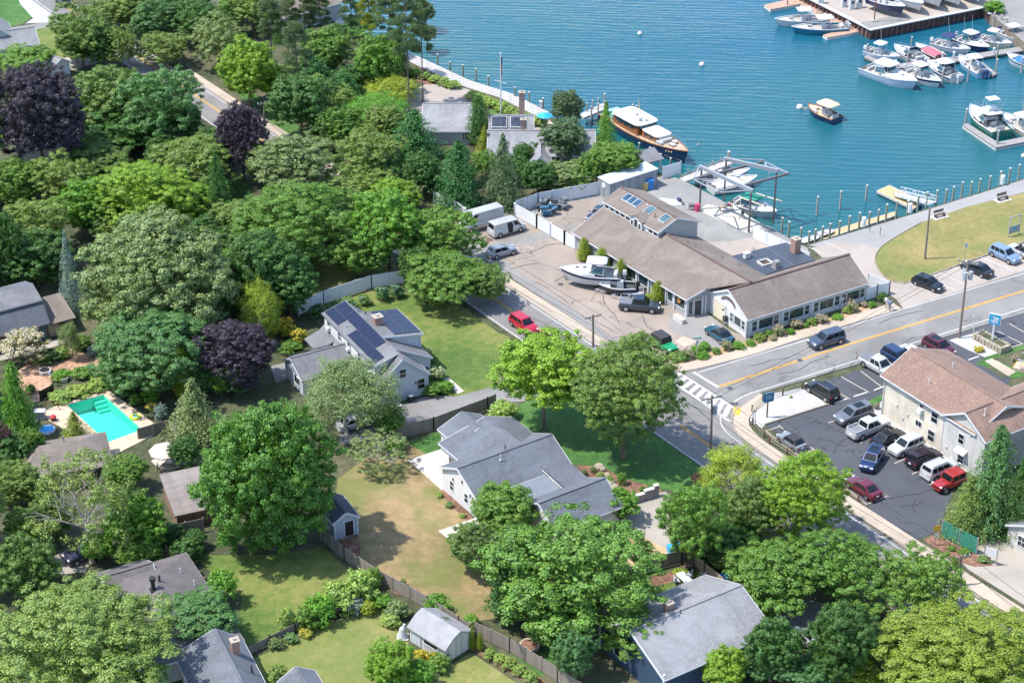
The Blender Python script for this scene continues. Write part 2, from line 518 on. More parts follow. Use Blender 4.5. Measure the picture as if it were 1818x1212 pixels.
# ---- water
def water_material():
 t=NT('harbour_water')
 w=t.wpos()
 big=t.noise(w,0.016,4,0.55,0.5)
 sep=t.n('ShaderNodeSeparateXYZ');t.l(w,sep.inputs[0])
 # shallower and greener towards the near sea wall, deeper and bluer out in the channel
 dep=t.n('ShaderNodeMapRange');dep.inputs['From Min'].default_value=235;dep.inputs['From Max'].default_value=420
 t.l(sep.outputs[1],dep.inputs[0])
 k=t.math('ADD',t.math('MULTIPLY',dep.outputs[0],0.8),t.math('MULTIPLY',t.math('SUBTRACT',big,0.5),1.2))
 cc=t.ramp(k,[(0.0,(0.013,0.092,0.096)),(0.4,(0.007,0.078,0.118)),(1.0,(0.006,0.082,0.146))])
 t.base(cc)
 t.set(Roughness=0.12,Specular_IOR_Level=0.5,IOR=1.33)
 mp=t.n('ShaderNodeMapping');mp.inputs['Scale'].default_value=(0.35,1.0,1.0);mp.inputs['Rotation'].default_value=(0,0,R(12));t.l(w,mp.inputs[0])
 n1=t.noise(mp.outputs[0],0.55,5,0.62,0.8)
 n2=t.noise(mp.outputs[0],2.2,3,0.6,0.4)
 wv=t.n('ShaderNodeTexWave',wave_type='BANDS',bands_direction='Y');wv.inputs['Scale'].default_value=0.22;wv.inputs['Distortion'].default_value=7;wv.inputs['Detail'].default_value=3;wv.inputs['Detail Scale'].default_value=0.6
 t.l(mp.outputs[0],wv.inputs['Vector'])
 h=t.math('ADD',t.math('ADD',n1,t.math('MULTIPLY',n2,0.35)),t.math('MULTIPLY',wv.outputs['Fac'],0.18))
 wind=t.ramp(t.noise(w,0.012,3,0.5,1.0),[(0.35,(0.35,0.35,0.35)),(0.65,(1,1,1))])
 h=t.math('MULTIPLY',h,wind)
 t.bump(h,0.27,0.8)
 return t.m
mb=MB();mb.quad((-3600,-600,WATER_Z),(3600,-600,WATER_Z),(3600,4200,WATER_Z),(-3600,4200,WATER_Z))
structure(mb.build('water',water_material()))
# ---- ground: one sheet with the harbour cut out
SHORE=[(560,-60),(585,22),(603,52),(652,60),(700,84),(752,114),(834,153),(908,176),(978,206),(1000,232),(1040,243),(1075,246),(1098,262),
   (1140,296),(1186,312),(1208,318),(1279,355),(1358,400),(1421,434),(1434,434),(1590,388),(1700,354),(1818,317),(2000,262)]
EAST=[(2000,105),(1818,78),(1758,26)]
WHARF=[(1747,14),(1545,54),(1508,34),(1440,0),(1385,-28)]
land=[Vector(W2(u,v)) for u,v in SHORE+EAST+WHARF]
outer=[(260,1100),(700,4200),(3600,4200),(3600,-600),(-3600,-600),(-3600,4200),(-900,4200),(-130,900)]
pts=[(p.x,p.y) for p in land]+outer
POOL=[Vector(W2(*p)) for p in ((184,701),(253,763),(191,786),(118,719))]
import bmesh
bm=bmesh.new();eds=[]
for loop in (pts,[(p.x,p.y) for p in POOL]):
 vs=[bm.verts.new((p[0],p[1],0.0)) for p in loop]
 eds += [bm.edges.new((vs[i],vs[(i+1) % len(vs)])) for i in range(len(vs))]
bmesh.ops.triangle_fill(bm,edges=eds,use_beauty=True,normal=(0,0,1))
for f_ in bm.faces:
 if f_.normal.z<0: f_.normal_flip()
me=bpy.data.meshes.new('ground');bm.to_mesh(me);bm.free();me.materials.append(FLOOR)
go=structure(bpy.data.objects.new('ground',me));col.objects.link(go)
WALLM=planks('seawall_timber',(0.2,0.16,0.12),0.3)
SHEET=plain('rusty_sheet_pile',(0.11,0.06,0.05),0.9,0.35,1.2)
wall_line=[Vector(W2(*p)) for p in SHORE]
mb=MB()
for a,b in zip(wall_line[:-1],wall_line[1:]): mb.quad((a.x,a.y,0),(b.x,b.y,0),(b.x,b.y,-3.0),(a.x,a.y,-3.0))
structure(mb.build('sea_wall',WALLM))
mb=MB();q=[Vector(W2(*p)) for p in EAST]
for a,b in zip(q[:-1],q[1:]): mb.quad((a.x,a.y,0),(b.x,b.y,0),(b.x,b.y,-3.0),(a.x,a.y,-3.0))
structure(mb.build('sea_wall',WALLM))
# corrugated bulkhead of the boat wharf
wharf_wall=structure(MB().box((0,0,-50),(0.1,0.1,0.1)).build('wharf_bulkhead',SHEET))
wq=[Vector(W2(*p)) for p in [(1758,26),(1747,14),(1545,54),(1508,34),(1440,0),(1385,-28)]]
mb=MB()
for a,b in zip(wq[:-1],wq[1:]):
 L=(b- a).length;k=max(1,int(L/1.1));d=(b- a)/k;nn=Vector((d.y,-d.x)).normalized()*0.28
 for i in range(k):
  p0,p3=a+d*i,a+d*(i+1);p1,p2=p0+d*0.5,p0+d*0.5
  for s,e,o0,o1 in ((p0,p0+d*0.1,0,1),(p0+d*0.1,p0+d*0.5,1,1),(p0+d*0.5,p0+d*0.6,1,0),(p0+d*0.6,p3,0,0)):
   s2,e2=s+nn*o0,e+nn*o1
   mb.quad((s2.x,s2.y,-0.02),(e2.x,e2.y,-0.02),(e2.x,e2.y,-3),(s2.x,s2.y,-3))
wharf_wall.data=mb.mesh('wharf_bulkhead',SHEET)
band('wharf_cap',wq,0.7,-0.02,0.16,plain('concrete_cap',(0.4,0.42,0.44),0.85))
# ---- lawns, yards, beds (each a thin sheet a few mm above the one below)
Z1,Z2,Z3,Z4=0.006,0.012,0.018,0.024
poly_px('grass_verge',[(0,-40),(28,-12),(57,30),(40,42),(0,52),(-80,60),(-80,-40)],Z1,LUSH)
poly_px('grass_verge',[(18,58),(96,48),(150,100),(60,122),(0,100)],Z1,LAWN)
poly_px('access_lane',[(-60,62),(0,52),(60,43),(100,36),(104,47),(20,58),(-60,74)],Z2,DRIVE)
poly_px('gravel_verge',[(28,-14),(60,-6),(108,32),(97,40),(45,42),(59,33),(36,8)],Z2,GRAVEL)
poly_px('sandy_drive',[(84,118),(110,103),(170,101),(172,112),(120,128),(95,132)],Z2,DRIVEG)
poly_px('house_lawn',[(524,512),(620,500),(706,520),(780,516),(884,590),(905,598),(900,640),(878,690),(808,704),(760,690),(740,600),(560,560)],Z1,LAWN)
poly_px('shaded_garden',[(540,470),(570,452),(700,470),(760,500),(700,512),(600,528),(545,530)],Z1,DRYLAWN)
poly_px('driveway',[(655,742),(682,728),(760,702),(808,704),(878,686),(930,690),(975,678),(990,690),(930,712),(872,716),(700,768),(676,778),(600,790),(610,750)],Z2,DRIVE)
poly_px('garden_path',[(787,672),(797,670),(824,694),(812,699)],Z2+0.004,PAVER)
poly_px('lush_lawn',[(925,716),(985,694),(1060,700),(1190,778),(1250,833),(1236,870),(1165,868),(1092,858),(1042,826),(1012,822),(990,780),(950,772),(905,745)],Z1,LUSH)
poly_px('planting_bed',[(1018,832),(1032,826),(1072,828),(1098,846),(1172,868),(1178,878),(1120,885),(1096,872),(1084,866),(1052,852)],Z2,MULCH)
poly_px('planting_bed',[(866,744),(896,738),(912,748),(890,754)],Z2,MULCH)
poly_px('back_lawn',[(600,850),(680,790),(730,782),(785,768),(800,790),(790,870),(860,940),(880,1010),(960,1050),(900,1095),(824,1105),(740,1062),(670,1030),(612,980),(590,920)],Z1,STRAW)
poly_px('side_lawn',[(724,786),(783,764),(790,800),(757,806)],Z2,LUSH)
poly_px('patio',[(724,816),(786,796),(800,810),(800,870),(786,872)],Z2,PAVER)
poly_px('planting_bed',[(776,872),(790,868),(846,925),(842,934),(834,930)],Z2,MULCH)
poly_px('patio_path',[(778,942),(846,918),(880,940),(872,996),(858,1000),(800,960)],Z2+0.004,PAVER)
poly_px('planting_bed',[(664,1030),(680,1016),(740,1046),(762,1062),(740,1066),(700,1052)],Z2,MULCH)
poly_px('planting_bed',[(596,962),(634,946),(640,972),(640,1000),(622,985)],Z2,MULCH)
poly_px('side_drive',[(1098,900),(1180,872),(1192,880),(1180,905),(1200,935),(1188,990),(1150,996),(1110,960)],Z2,DRIVEG)
poly_px('sandy_lot',[(1120,950),(1150,956),(1188,978),(1190,990),(1146,1000),(1060,1012),(960,1015),(935,1005),(1000,985)],Z3,SAND)
poly_px('yard_lawn',[(1120,1040),(1150,1016),(1230,1008),(1270,1044),(1222,1072),(1210,1094),(1130,1100),(1085,1080)],Z1,LAWN)
poly_px('planting_bed',[(1150,1024),(1196,1014),(1204,1030),(1160,1042)],Z2,MULCH)
poly_px('garden_lawn',[(340,985),(470,985),(575,972),(612,1005),(640,1030),(520,1110),(440,1150),(420,1120),(430,1060),(380,1020)],Z1,LAWN)
poly_px('garden_lawn',[(452,1168),(540,1128),(632,1084),(668,1076),(720,1108),(726,1140),(700,1180),(690,1240),(420,1240),(455,1190)],Z1,DRYLAWN)
poly_px('garden_lawn',[(760,1225),(800,1180),(836,1158),(930,1220),(930,1260),(740,1260)],Z1,DRYLAWN)
poly_px('planting_bed',[(826,1148),(846,1142),(950,1196),(990,1226),(975,1232),(915,1200)],Z2,MULCH)
poly_px('side_lawn',[(905,1160),(925,1135),(980,1150),(990,1190),(960,1200)],Z1,LUSH)
poly_px('wood_chip_yard',[(30,660),(70,630),(120,618),(190,640),(175,668),(108,680),(70,712),(40,720)],Z2,CHIPS)
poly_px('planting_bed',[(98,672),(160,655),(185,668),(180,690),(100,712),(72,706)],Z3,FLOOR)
poly_px('garden_path',[(0,640),(0,628),(60,612),(118,598),(124,606),(60,628)],Z2,DRIVEG)
poly_px('patio',[(268,818),(318,790),(336,822),(292,842)],Z2,PAVER)
poly_px('house_lawn',[(285,846),(336,820),(360,838),(300,868)],Z1,LAWN)
poly_px('sandy_drive',[(95,988),(160,955),(185,968),(150,1015),(100,1020)],Z2,DRIVEG)
poly_px('concrete_pad',[(480,650),(520,640),(530,665),(490,680)],Z2,GREYA)
poly_px('cottage_drive',[(755,150),(800,150),(834,160),(842,172),(826,205),(760,210),(700,190),(720,165)],Z2,BUFF)
poly_px('waterside_lawn',[(868,196),(880,192),(905,214),(900,220),(872,220)],Z2,LUSH)
poly_px('planting_bed',[(826,174),(842,164),(900,186),(950,206),(930,216),(905,213),(880,190)],Z1,MULCH)
poly_px('planting_bed',[(706,120),(750,120),(812,148),(812,156),(780,158),(745,146)],Z1,MULCH)
poly_px('waterside_patio',[(930,222),(975,214),(1000,232),(985,240),(930,240)],Z2,CONC)
poly_px('grass_verge',[(372,120),(452,196),(520,248),(612,318),(640,330),(612,290),(530,225),(470,180),(400,128)],Z1,LUSH)
poly_px('grass_clearing',[(405,320),(428,305),(450,345),(430,372),(408,350)],Z1,LUSH)
# boatyard, park, lots
poly_px('forecourt',[(770,398),(828,366),(880,380),(940,372),(1000,400),(1080,470),(1216,556),(1330,600),(1345,607),(1300,628),(1212,650),(1186,655),(1090,612),(960,528),(880,470)],Z1,FORE)
poly_px('forecourt_patch',[(790,426),(830,410),(905,470),(1098,606),(1150,640),(1120,632),(960,528),(868,466)],Z2,GREYA)
poly_px('forecourt_patch',[(1189,558),(1250,552),(1300,590),(1285,622),(1190,585)],Z2,GREYA)
poly_px('forecourt_patch',[(860,438),(920,418),(985,408),(992,418),(935,436),(880,446)],Z2,GREYA)
poly_px('boatyard_ground',[(1000,404),(912,372),(960,358),(1062,330),(1186,312),(1208,318),(1279,355),(1358,400),(1421,434),(1434,440),(1440,462),(1340,500),(1100,470)],Z1,YARD)
poly_px('boatyard_patch',[(962,374),(1010,360),(1060,352),(1062,370),(1040,400),(985,400)],Z2,FORE)
poly_px('concrete_apron',[(1286,370),(1300,362),(1355,402),(1328,415),(1240,374),(1255,362)],Z2,CONCG)
poly_px('boatyard_patch',[(1222,432),(1300,428),(1360,418),(1392,432),(1340,452),(1280,455)],Z2,BUFF)
poly_px('shore_path',[(1434,436),(1590,390),(1700,356),(1818,319),(1900,294),(1900,318),(1818,342),(1721,366),(1639,394),(1580,427),(1557,446),(1500,470),(1470,440)],Z1,PATHM)
poly_px('car_park',[(1440,440),(1492,428),(1560,440),(1556,450),(1552,466),(1563,486),(1580,500),(1601,503),(1619,501),(1752,455),(1818,432),(1900,405),(1900,462),(1818,484),(1700,518),(1604,548),(1590,530),(1536,500),(1498,452),(1460,458)],Z2,BUFF)
poly_px('park_lawn',[(1900,322),(1818,343),(1721,366),(1639,394),(1580,427),(1560,444),(1553,464),(1563,484),(1580,498),(1601,501),(1619,499),(1752,452),(1818,429),(1900,400)],Z3,PARK)
poly_px('parking_lot',[(1358,753),(1470,718),(1424,691),(1470,674),(1529,656),(1640,612),(1818,556),(1980,510),(1980,600),(1800,660),(1700,850),(1664,945),(1624,958),(1537,899)],Z2,LOT)
poly_px('gravel_island',[(1349,703),(1424,689),(1471,718),(1358,754),(1353,760),(1332,747),(1331,733)],Z3,GRAVEL)
poly_px('gravel_island',[(1685,604),(1728,592),(1760,606),(1790,622),(1748,634),(1720,622)],Z3,GRAVEL)
poly_px('gravel_bed',[(1548,727),(1566,712),(1568,735),(1680,808),(1720,830),(1716,838),(1660,805),(1560,745)],Z3,GRAVEL)
poly_px('grass_verge',[(1528,718),(1566,700),(1566,712),(1546,722)],Z3,LUSH)
poly_px('front_lawn',[(1732,645),(1755,632),(1818,612),(1860,620),(1860,660),(1800,672)],Z3,LUSH)
poly_px('garden_path',[(1748,641),(1762,636),(1804,660),(1790,668)],Z4,CONC)
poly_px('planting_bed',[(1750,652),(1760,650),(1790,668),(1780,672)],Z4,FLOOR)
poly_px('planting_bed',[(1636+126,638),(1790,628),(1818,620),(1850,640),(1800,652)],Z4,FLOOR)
poly_px('gravel_lot',[(1664,950),(1720,930),(1800,890),(1900,860),(1980,960),(1980,1180),(1860,1100),(1718,1010)],Z1,DRIVEG)
poly_px('planting_bed',[(1640,960),(1670,942),(1735,985),(1765,1004),(1730,1006),(1700,996)],Z3,MULCH)
poly_px('side_drive',[(1370,1088),(1420,1060),(1470,1072),(1440,1110),(1415,1140),(1380,1120)],Z1,DRIVE)
poly_px('wharf_deck',[(1385,-28),(1440,2),(1508,35),(1546,55),(1747,15),(1768,-50),(1420,-60)],Z1,BUFF)
poly_px('wharf_patch',[(1524,42),(1546,54),(1620,39),(1600,25)],Z2,GREYA)
poly_px('marina_lot',[(1749,14),(1758,25),(1818,76),(1980,100),(1980,-50),(1770,-50)],Z1,GREYA)
poly_px('shrub_bed',[(1190,645),(1300,612),(1420,585),(1540,540),(1560,548),(1590,548),(1480,575),(1390,601),(1300,630),(1206,652)],Z2,SAND)
poly_px('parking_bay',[(1198,606),(1212,597),(1240,606),(1215,617)],Z3,CONC)
# ---- roads
def lineA(u,side): return 540+0.697*(u- 834) if side=='L' else 514+0.66*(u- 900)
roadA=poly_px('main_road',[(-140,lineA(-140,'L')+2),(300,lineA(300,'L')+3),(834,lineA(834,'L')+3),(1183,785),(1252,834),(1500,1008),(1960,1330),(1980,1232),
        (1708,1043),(1358,811),(1330,788),(1306,765),(1300,744),(1307,728),(1325,714),(1350,698),(1420,677),(1530,645),(1652,606),(1818,556),(1980,508),(1980,436),(1818,481),
        (1604,548),(1396,610),(1360,623),(1309,638),(1240,655),(1207,660),(1180,657),(1150,672),(1100,640),(1000,575),(900,509),(500,247),(200,50),(-120,-160)],0.03,ROADM)
E=0.072
for a,b in (((-100,-112),(834,540)),((834,540),(1250,829)),((1250,829),(1500,1003)),((1500,1003),(1900,1282))): stripe('edge_line',Lp(a,b),0.12,E,PAINTW,roadA)
for a,b in (((-60,-120),(500,250)),((500,250),(900,514)),((900,514),(1110,652)),((1706,1047),(1900,1172))): stripe('edge_line',Lp(a,b),0.12,E,PAINTW,roadA)
stripe('edge_line',smooth_px([(1279,738),(1280,752),(1290,768),(1318,789),(1358,817),(1500,911),(1706,1047)],5),0.13,E,PAINTW,roadA)
for d in (-0.13,0.13):
 stripe('centre_line',offset(Lp((-60,-106),(375,189)),d),0.12,E,PAINTY,roadA)
 stripe('centre_line',offset(Lp((375,189),(880,533)),d),0.12,E,PAINTY,roadA)
 stripe('centre_line',offset(Lp((880,533),(1120,696)),d),0.12,E,PAINTY,roadA)
 stripe('centre_line',offset(Lp((1208,756),(1590,1016)),d),0.12,E,PAINTY,roadA)
 stripe('centre_line',offset(Lp((1590,1016),(1900,1228)),d),0.12,E,PAINTY,roadA)
 stripe('centre_line',offset(Lp((1276,687),(1512,610),(1818,517),(1950,477)),d),0.13,E,PAINTY,roadA)
stripe('edge_line',Lp((1240,662),(1310,640),(1414,609.5),(1603,549.5),(1818,486),(1950,447)),0.13,E,PAINTW,roadA)
stripe('edge_line',smooth_px([(1298,719),(1312,708),(1335,698),(1358,691),(1529,638),(1652,600),(1818,547.5),(1950,506)],4),0.13,E,PAINTW,roadA)
stripe('stop_line',Lp((1231,661),(1275,688)),0.35,E,PAINTW,roadA)
# ladder crossing
cwt=Lp((1207,662),(1305,726));cwb=Lp((1186,672),(1296,749))
stripe('crosswalk_edge',cwt,0.3,E,PAINTW,roadA);stripe('crosswalk_edge',cwb,0.3,E,PAINTW,roadA)
for i in range(9):
 t0=(i+0.15)/9
 a,b=cwt[0].lerp(cwt[1],t0),cwb[0].lerp(cwb[1],t0)
 stripe('crosswalk_bar',[a.lerp(b,0.07),a.lerp(b,0.93)],0.62,E,PAINTW,roadA)
mb=MB();mb.box((0,0,0),(0.9,0.6,0.01));g_=P(1304,717);o=mb.build('storm_grate',plain('cast_iron',(0.06,0.06,0.065),0.7),roadA,(0,0,0));o.location=(g_.x,g_.y,E)
# sealed cracks and drain covers
TAR=plain('tar_seam',(0.03,0.03,0.032),0.6);rgt=random.Random(12)
def seam(parent,a,b,z,w=0.07,wig=1.0):
 a,b=Vector(W2(*a)),Vector(W2(*b));d=b- a;n=max(5,int(d.length/1.0));s=Vector((-d.y,d.x)).normalized();pts=[];o=0
 for i in range(n+1): o += rgt.uniform(-.35,.35)*wig;pts.append(a+d*(i/n)+s*(o*math.sin(math.pi*i/n)))
 stripe('tar_seam',pts,w,z,TAR,parent)
for a,b in (((1452,778),(1502,792)),((1478,806),(1500,780)),((1516,798),(1530,818)),((1556,858),(1580,885)),((1580,885),(1660,868)),((1625,885),(1634,915)),((1440,740),(1480,760)),((1600,900),(1640,890)),((1380,740),(1420,770)),((1590,915),(1620,930))): seam(bpy.data.objects['parking_lot'],a,b,0.062)
for a,b in (((1450,668),(1540,640)),((1470,664),(1480,646)),((1510,650),(1520,625)),((1600,612),(1640,598)),((1330,650),(1420,628)),((1380,665),(1470,632)),((1560,575),(1640,552)),((1225,720),(1260,748)),((1240,775),(1330,835)),((1690,555),(1780,528)),((920,552),(985,598)),((1740,1090),(1800,1128))): seam(roadA,a,b,E- .002,.09)
for a,b in (((940,450),(1010,430)),((905,478),(960,468)),((985,500),(1040,470)),((1070,520),(1100,575)),((1085,600),(1180,590)),((1140,560),(1170,590)),((950,500),(1010,540)),((1030,560),(1090,590)),((880,425),(930,412))): seam(bpy.data.objects['forecourt'],a,b,.05,.08)
for u,v in ((1420,640),(1296,690),(1500,860),(995,505),(1215,735)):
 g_=P(u,v);m_=MB();m_.tube((0,0,0),(0,0,.008),.38,.38,14);o=m_.build('manhole_cover',bpy.data.materials['cast_iron'],roadA,(0,0,0));o.location=(g_.x,g_.y,E)
# kerbs and pavements
sideA=structure(MB().prism([(p.x,p.y) for p in Lp((340,128),(1190,678))]+[(p.x,p.y) for p in reversed(Lp((340,138),(1186,686)))],0.0,0.02).build('pavement',CONC))
def midA(u): return 514+0.66*(u- 900)- 12
slabs('pavement_slab',Lp((330,midA(330)),(900,midA(900)),(1155,midA(1155)- 4)),1.55,1.6,0.03,0.13,CONC,sideA)
band('kerb',Lp((330,514+0.66*(330- 900)- 3.5),(1150,514+0.66*250- 4)),0.18,0.0,0.15,CURB)
kb=smooth_px([(1150,668),(1180,661),(1207,661),(1240,655),(1309,638),(1360,623.5),(1396,611),(1500,579),(1602,548.5)],5)
band('kerb',kb,0.18,0.0,0.15,CURB)
sideB=band('pavement',offset(kb,0.98),1.72,0.0,0.025,CONC)
slabs('pavement_slab',offset(kb,0.98),1.7,1.6,0.03,0.13,CONC,sideB)
kc=smooth_px([(1348,699),(1324,715),(1306,730),(1299.5,744),(1303,762),(1321,782),(1358,809),(1450,869),(1537,926),(1640,994)],5)
band('kerb',kc,0.18,0.0,0.15,CURB)
kd=smooth_px([(1640,994),(1706,1040),(1820,1113),(1960,1206)],5)
band('kerb',kd,0.18,0.0,0.12,CURB)
sideC=band('pavement',offset(kc,1.05),1.87,0.0,0.025,CONC)
slabs('pavement_slab',offset(kc,1.05),1.85,1.6,0.03,0.13,CONC,sideC)
slabs('pavement_slab',offset(kd,1.2),1.9,1.6,0.03,0.12,CONC,sideC)
stripe('tactile_pad',Lp((1307,738),(1309,724)),0.9,0.142,PAINTY,sideC)
stripe('tactile_pad',Lp((1186,655),(1200,652)),0.9,0.142,PAINTY,sideB)
band('kerb',smooth_px([(1635,395),(1580,427),(1559,445),(1553,464),(1563,485),(1580,499),(1601,502),(1619,500),(1752,453),(1900,402)],5),0.16,0.0,0.14,CURB)
# stall lines
lot=bpy.data.objects['parking_lot']
def stalls(parent,lines,mt,w=0.11,z=Z2+0.05):
 for a,b in lines: stripe('stall_line',Lp(a,b),w,z,mt,parent)
stalls(lot,[((1358,766),(1386,757)),((1382,755),(1391,762)),((1414,810),(1446,798)),((1439,794),(1453,803)),((1484,854),(1499,847)),((1506,838),(1513,842)),
    ((1542,894),(1576,881)),((1568,876),(1578,882)),((1528,659),(1565,687)),((1493,669),(1543,697)),((1491,699),(1509,709)),((1471,751),(1480,748)),((1527,787),(1546,779)),
    ((1568,801),(1578,796)),((1588,823),(1608,814)),((1619,842),(1636,834)),((1650,861),(1662,855)),((1792,575),(1818,590)),((1770,588),(1816,611)),((1790,618),(1816,611))],PAINTT)
car_lot=bpy.data.objects['car_park']
stalls(car_lot,[((1611,503),(1670,526)),((1665,484),(1712,505)),((1666+26,475),(1751,498)),((1742,457),(1800,483)),((1436,438+2),(1464,452)),((1462,428),(1503,448)),((1677,508),(1697,516)),((1755,486),(1776,491))],PAINTW)
stopm=plain('wheel_stop',(0.66,0.62,0.56),0.9)
for i,(a,b) in enumerate((((1482,717),(1504,709)),((1516,705),(1539,698)),((1552,694),(1570,687)),((1720,640),(1738,634)))):
 p,q=P(*a),P(*b);mb=MB();mb.bar((0,0,0.07),(q.x- p.x,q.y- p.y,0.07),0.16,0.13)
 o=tag(mb.build('wheel_stop',stopm,None,(0,0,0)),['pale concrete wheel stop behind the black crossover','pale concrete wheel stop at the empty stall','pale concrete wheel stop near the shingled wall corner','pale concrete wheel stop below the gravel sign island'][i],'wheel stop','concrete wheel stops');o.location=(p.x,p.y,0.02)
# ---- swimming pool set into its deck
pool_c=POOL
# deck pieces round the basin
cen=sum(pool_c,Vector((0,0)))/4
inner=pool_c;k=4
outer_=[Vector(W2(*p)) for p in ((188,690),(290,764),(196,812),(66,734))]
deckm=plain('pool_deck_concrete',(0.48,0.37,0.28),0.9,0.1,0.8)
mb=MB()
for i in range(4):
 j=(i+1) % 4
 mb.quad((inner[i].x,inner[i].y,0.03),(inner[j].x,inner[j].y,0.03),(outer_[j].x,outer_[j].y,0.03),(outer_[i].x,outer_[i].y,0.03))
pd=structure(mb.build('pool_deck',deckm))
for i in range(4):
 j=(i+1) % 4
 L=(inner[j]- inner[i]).length;kk=max(2,int(L/2.4))
 for q in range(kk):
  a,b=inner[i].lerp(inner[j],(q+0.01)/kk),inner[i].lerp(inner[j],(q+0.99)/kk)
  c,d=outer_[i].lerp(outer_[j],(q+0.99)/kk),outer_[i].lerp(outer_[j],(q+0.01)/kk)
  mb=MB();mb.prism([(a.x,a.y),(b.x,b.y),(c.x,c.y),(d.x,d.y)],0.0,0.10)
  mb.build('deck_slab',deckm,pd)
mb=MB();n=4;zt,zb=0.03,-1.6
vs=[(p.x,p.y,zt) for p in inner]+[(p.x,p.y,zb) for p in inner]
mb.add(vs,[(0,1,5,4),(1,2,6,5),(2,3,7,6),(3,0,4,7),(4,5,6,7)])
basinm=plain('pool_plaster',(0.35,0.68,0.62),0.7,0.05)
structure(mb.build('pool_basin',basinm))
for k in range(3):
 m_=MB();e0,e1=inner[0],inner[0].lerp(inner[3],.3);d_=(inner[1]- inner[0]).normalized()*(.45*(3- k));i_=(inner[0].lerp(inner[1],.01));a0=e0.lerp(cen,.02);a1=e1.lerp(cen,.02)
 m_.prism([(a0.x,a0.y),(a0.x+d_.x,a0.y+d_.y),(a1.x+d_.x,a1.y+d_.y),(a1.x,a1.y)],-1.55,-1.3+k*.38);m_.build('pool_step',basinm,bpy.data.objects['pool_basin'])
t=NT('pool_water')
tp=t.n('ShaderNodeBsdfTransparent');tp.inputs[0].default_value=(0.36,0.92,0.80,1)
gl=t.n('ShaderNodeBsdfGlossy');gl.inputs['Roughness'].default_value=0.05
fr=t.n('ShaderNodeFresnel');fr.inputs[0].default_value=1.33
ms=t.n('ShaderNodeMixShader');t.l(fr.outputs[0],ms.inputs[0]);t.l(tp.outputs[0],ms.inputs[1]);t.l(gl.outputs[0],ms.inputs[2])
bp=t.n('ShaderNodeBump');bp.inputs['Distance'].default_value=0.03;t.l(t.noise(t.wpos(),1.6,3),bp.inputs['Height']);t.l(bp.outputs[0],gl.inputs['Normal'])
t.l(ms.outputs[0],t.t.nodes['Material Output'].inputs[0])
mb=MB();wq_=[(p.x,p.y,-0.06) for p in inner];ar_=sum(wq_[i][0]*wq_[(i+1) % 4][1]- wq_[(i+1) % 4][0]*wq_[i][1] for i in range(4));mb.add(wq_ if ar_>0 else wq_[::-1],[(0,1,2,3)])
structure(mb.build('pool_water',t.m))
# ================================================================== TREES AND PLANTS
def quads_mesh(name,cen,nrm,size,mats,mid=None,aspect=0.75):
 """many small leaf faces: centres (n,3), facing directions (n,3), sizes (n,)"""
 rg=np.random.default_rng(len(cen)+int(abs(cen[0,0])*1e5))
 n=len(cen)
 nrm=nrm/(np.linalg.norm(nrm,axis=1,keepdims=True)+1e-9)
 r=rg.normal(size=(n,3));a=np.cross(nrm,r);a /= (np.linalg.norm(a,axis=1,keepdims=True)+1e-9)
 b=np.cross(nrm,a)
 a=a*size[:,None];b=b*(size*aspect)[:,None]
 bend=nrm*(size*0.25)[:,None]
 v=np.empty((n,4,3),dtype=np.float32)
 v[:,0]=cen- a- bend;v[:,1]=cen- b;v[:,2]=cen+a- bend;v[:,3]=cen+b
 me=bpy.data.meshes.new(name)
 me.vertices.add(n*4);me.vertices.foreach_set('co',v.ravel())
 me.loops.add(n*4);me.loops.foreach_set('vertex_index',np.arange(n*4,dtype=np.int32))
 me.polygons.add(n);me.polygons.foreach_set('loop_start',np.arange(0,n*4,4,dtype=np.int32))
 me.polygons.foreach_set('loop_total',np.full(n,4,dtype=np.int32))
 for mt in mats: me.materials.append(mt)
 if mid is not None: me.polygons.foreach_set('material_index',mid.astype(np.int32))
 me.update(calc_edges=True)
 return me
def sph(rg,n):
 d=rg.normal(size=(n,3));return d/np.linalg.norm(d,axis=1,keepdims=True)
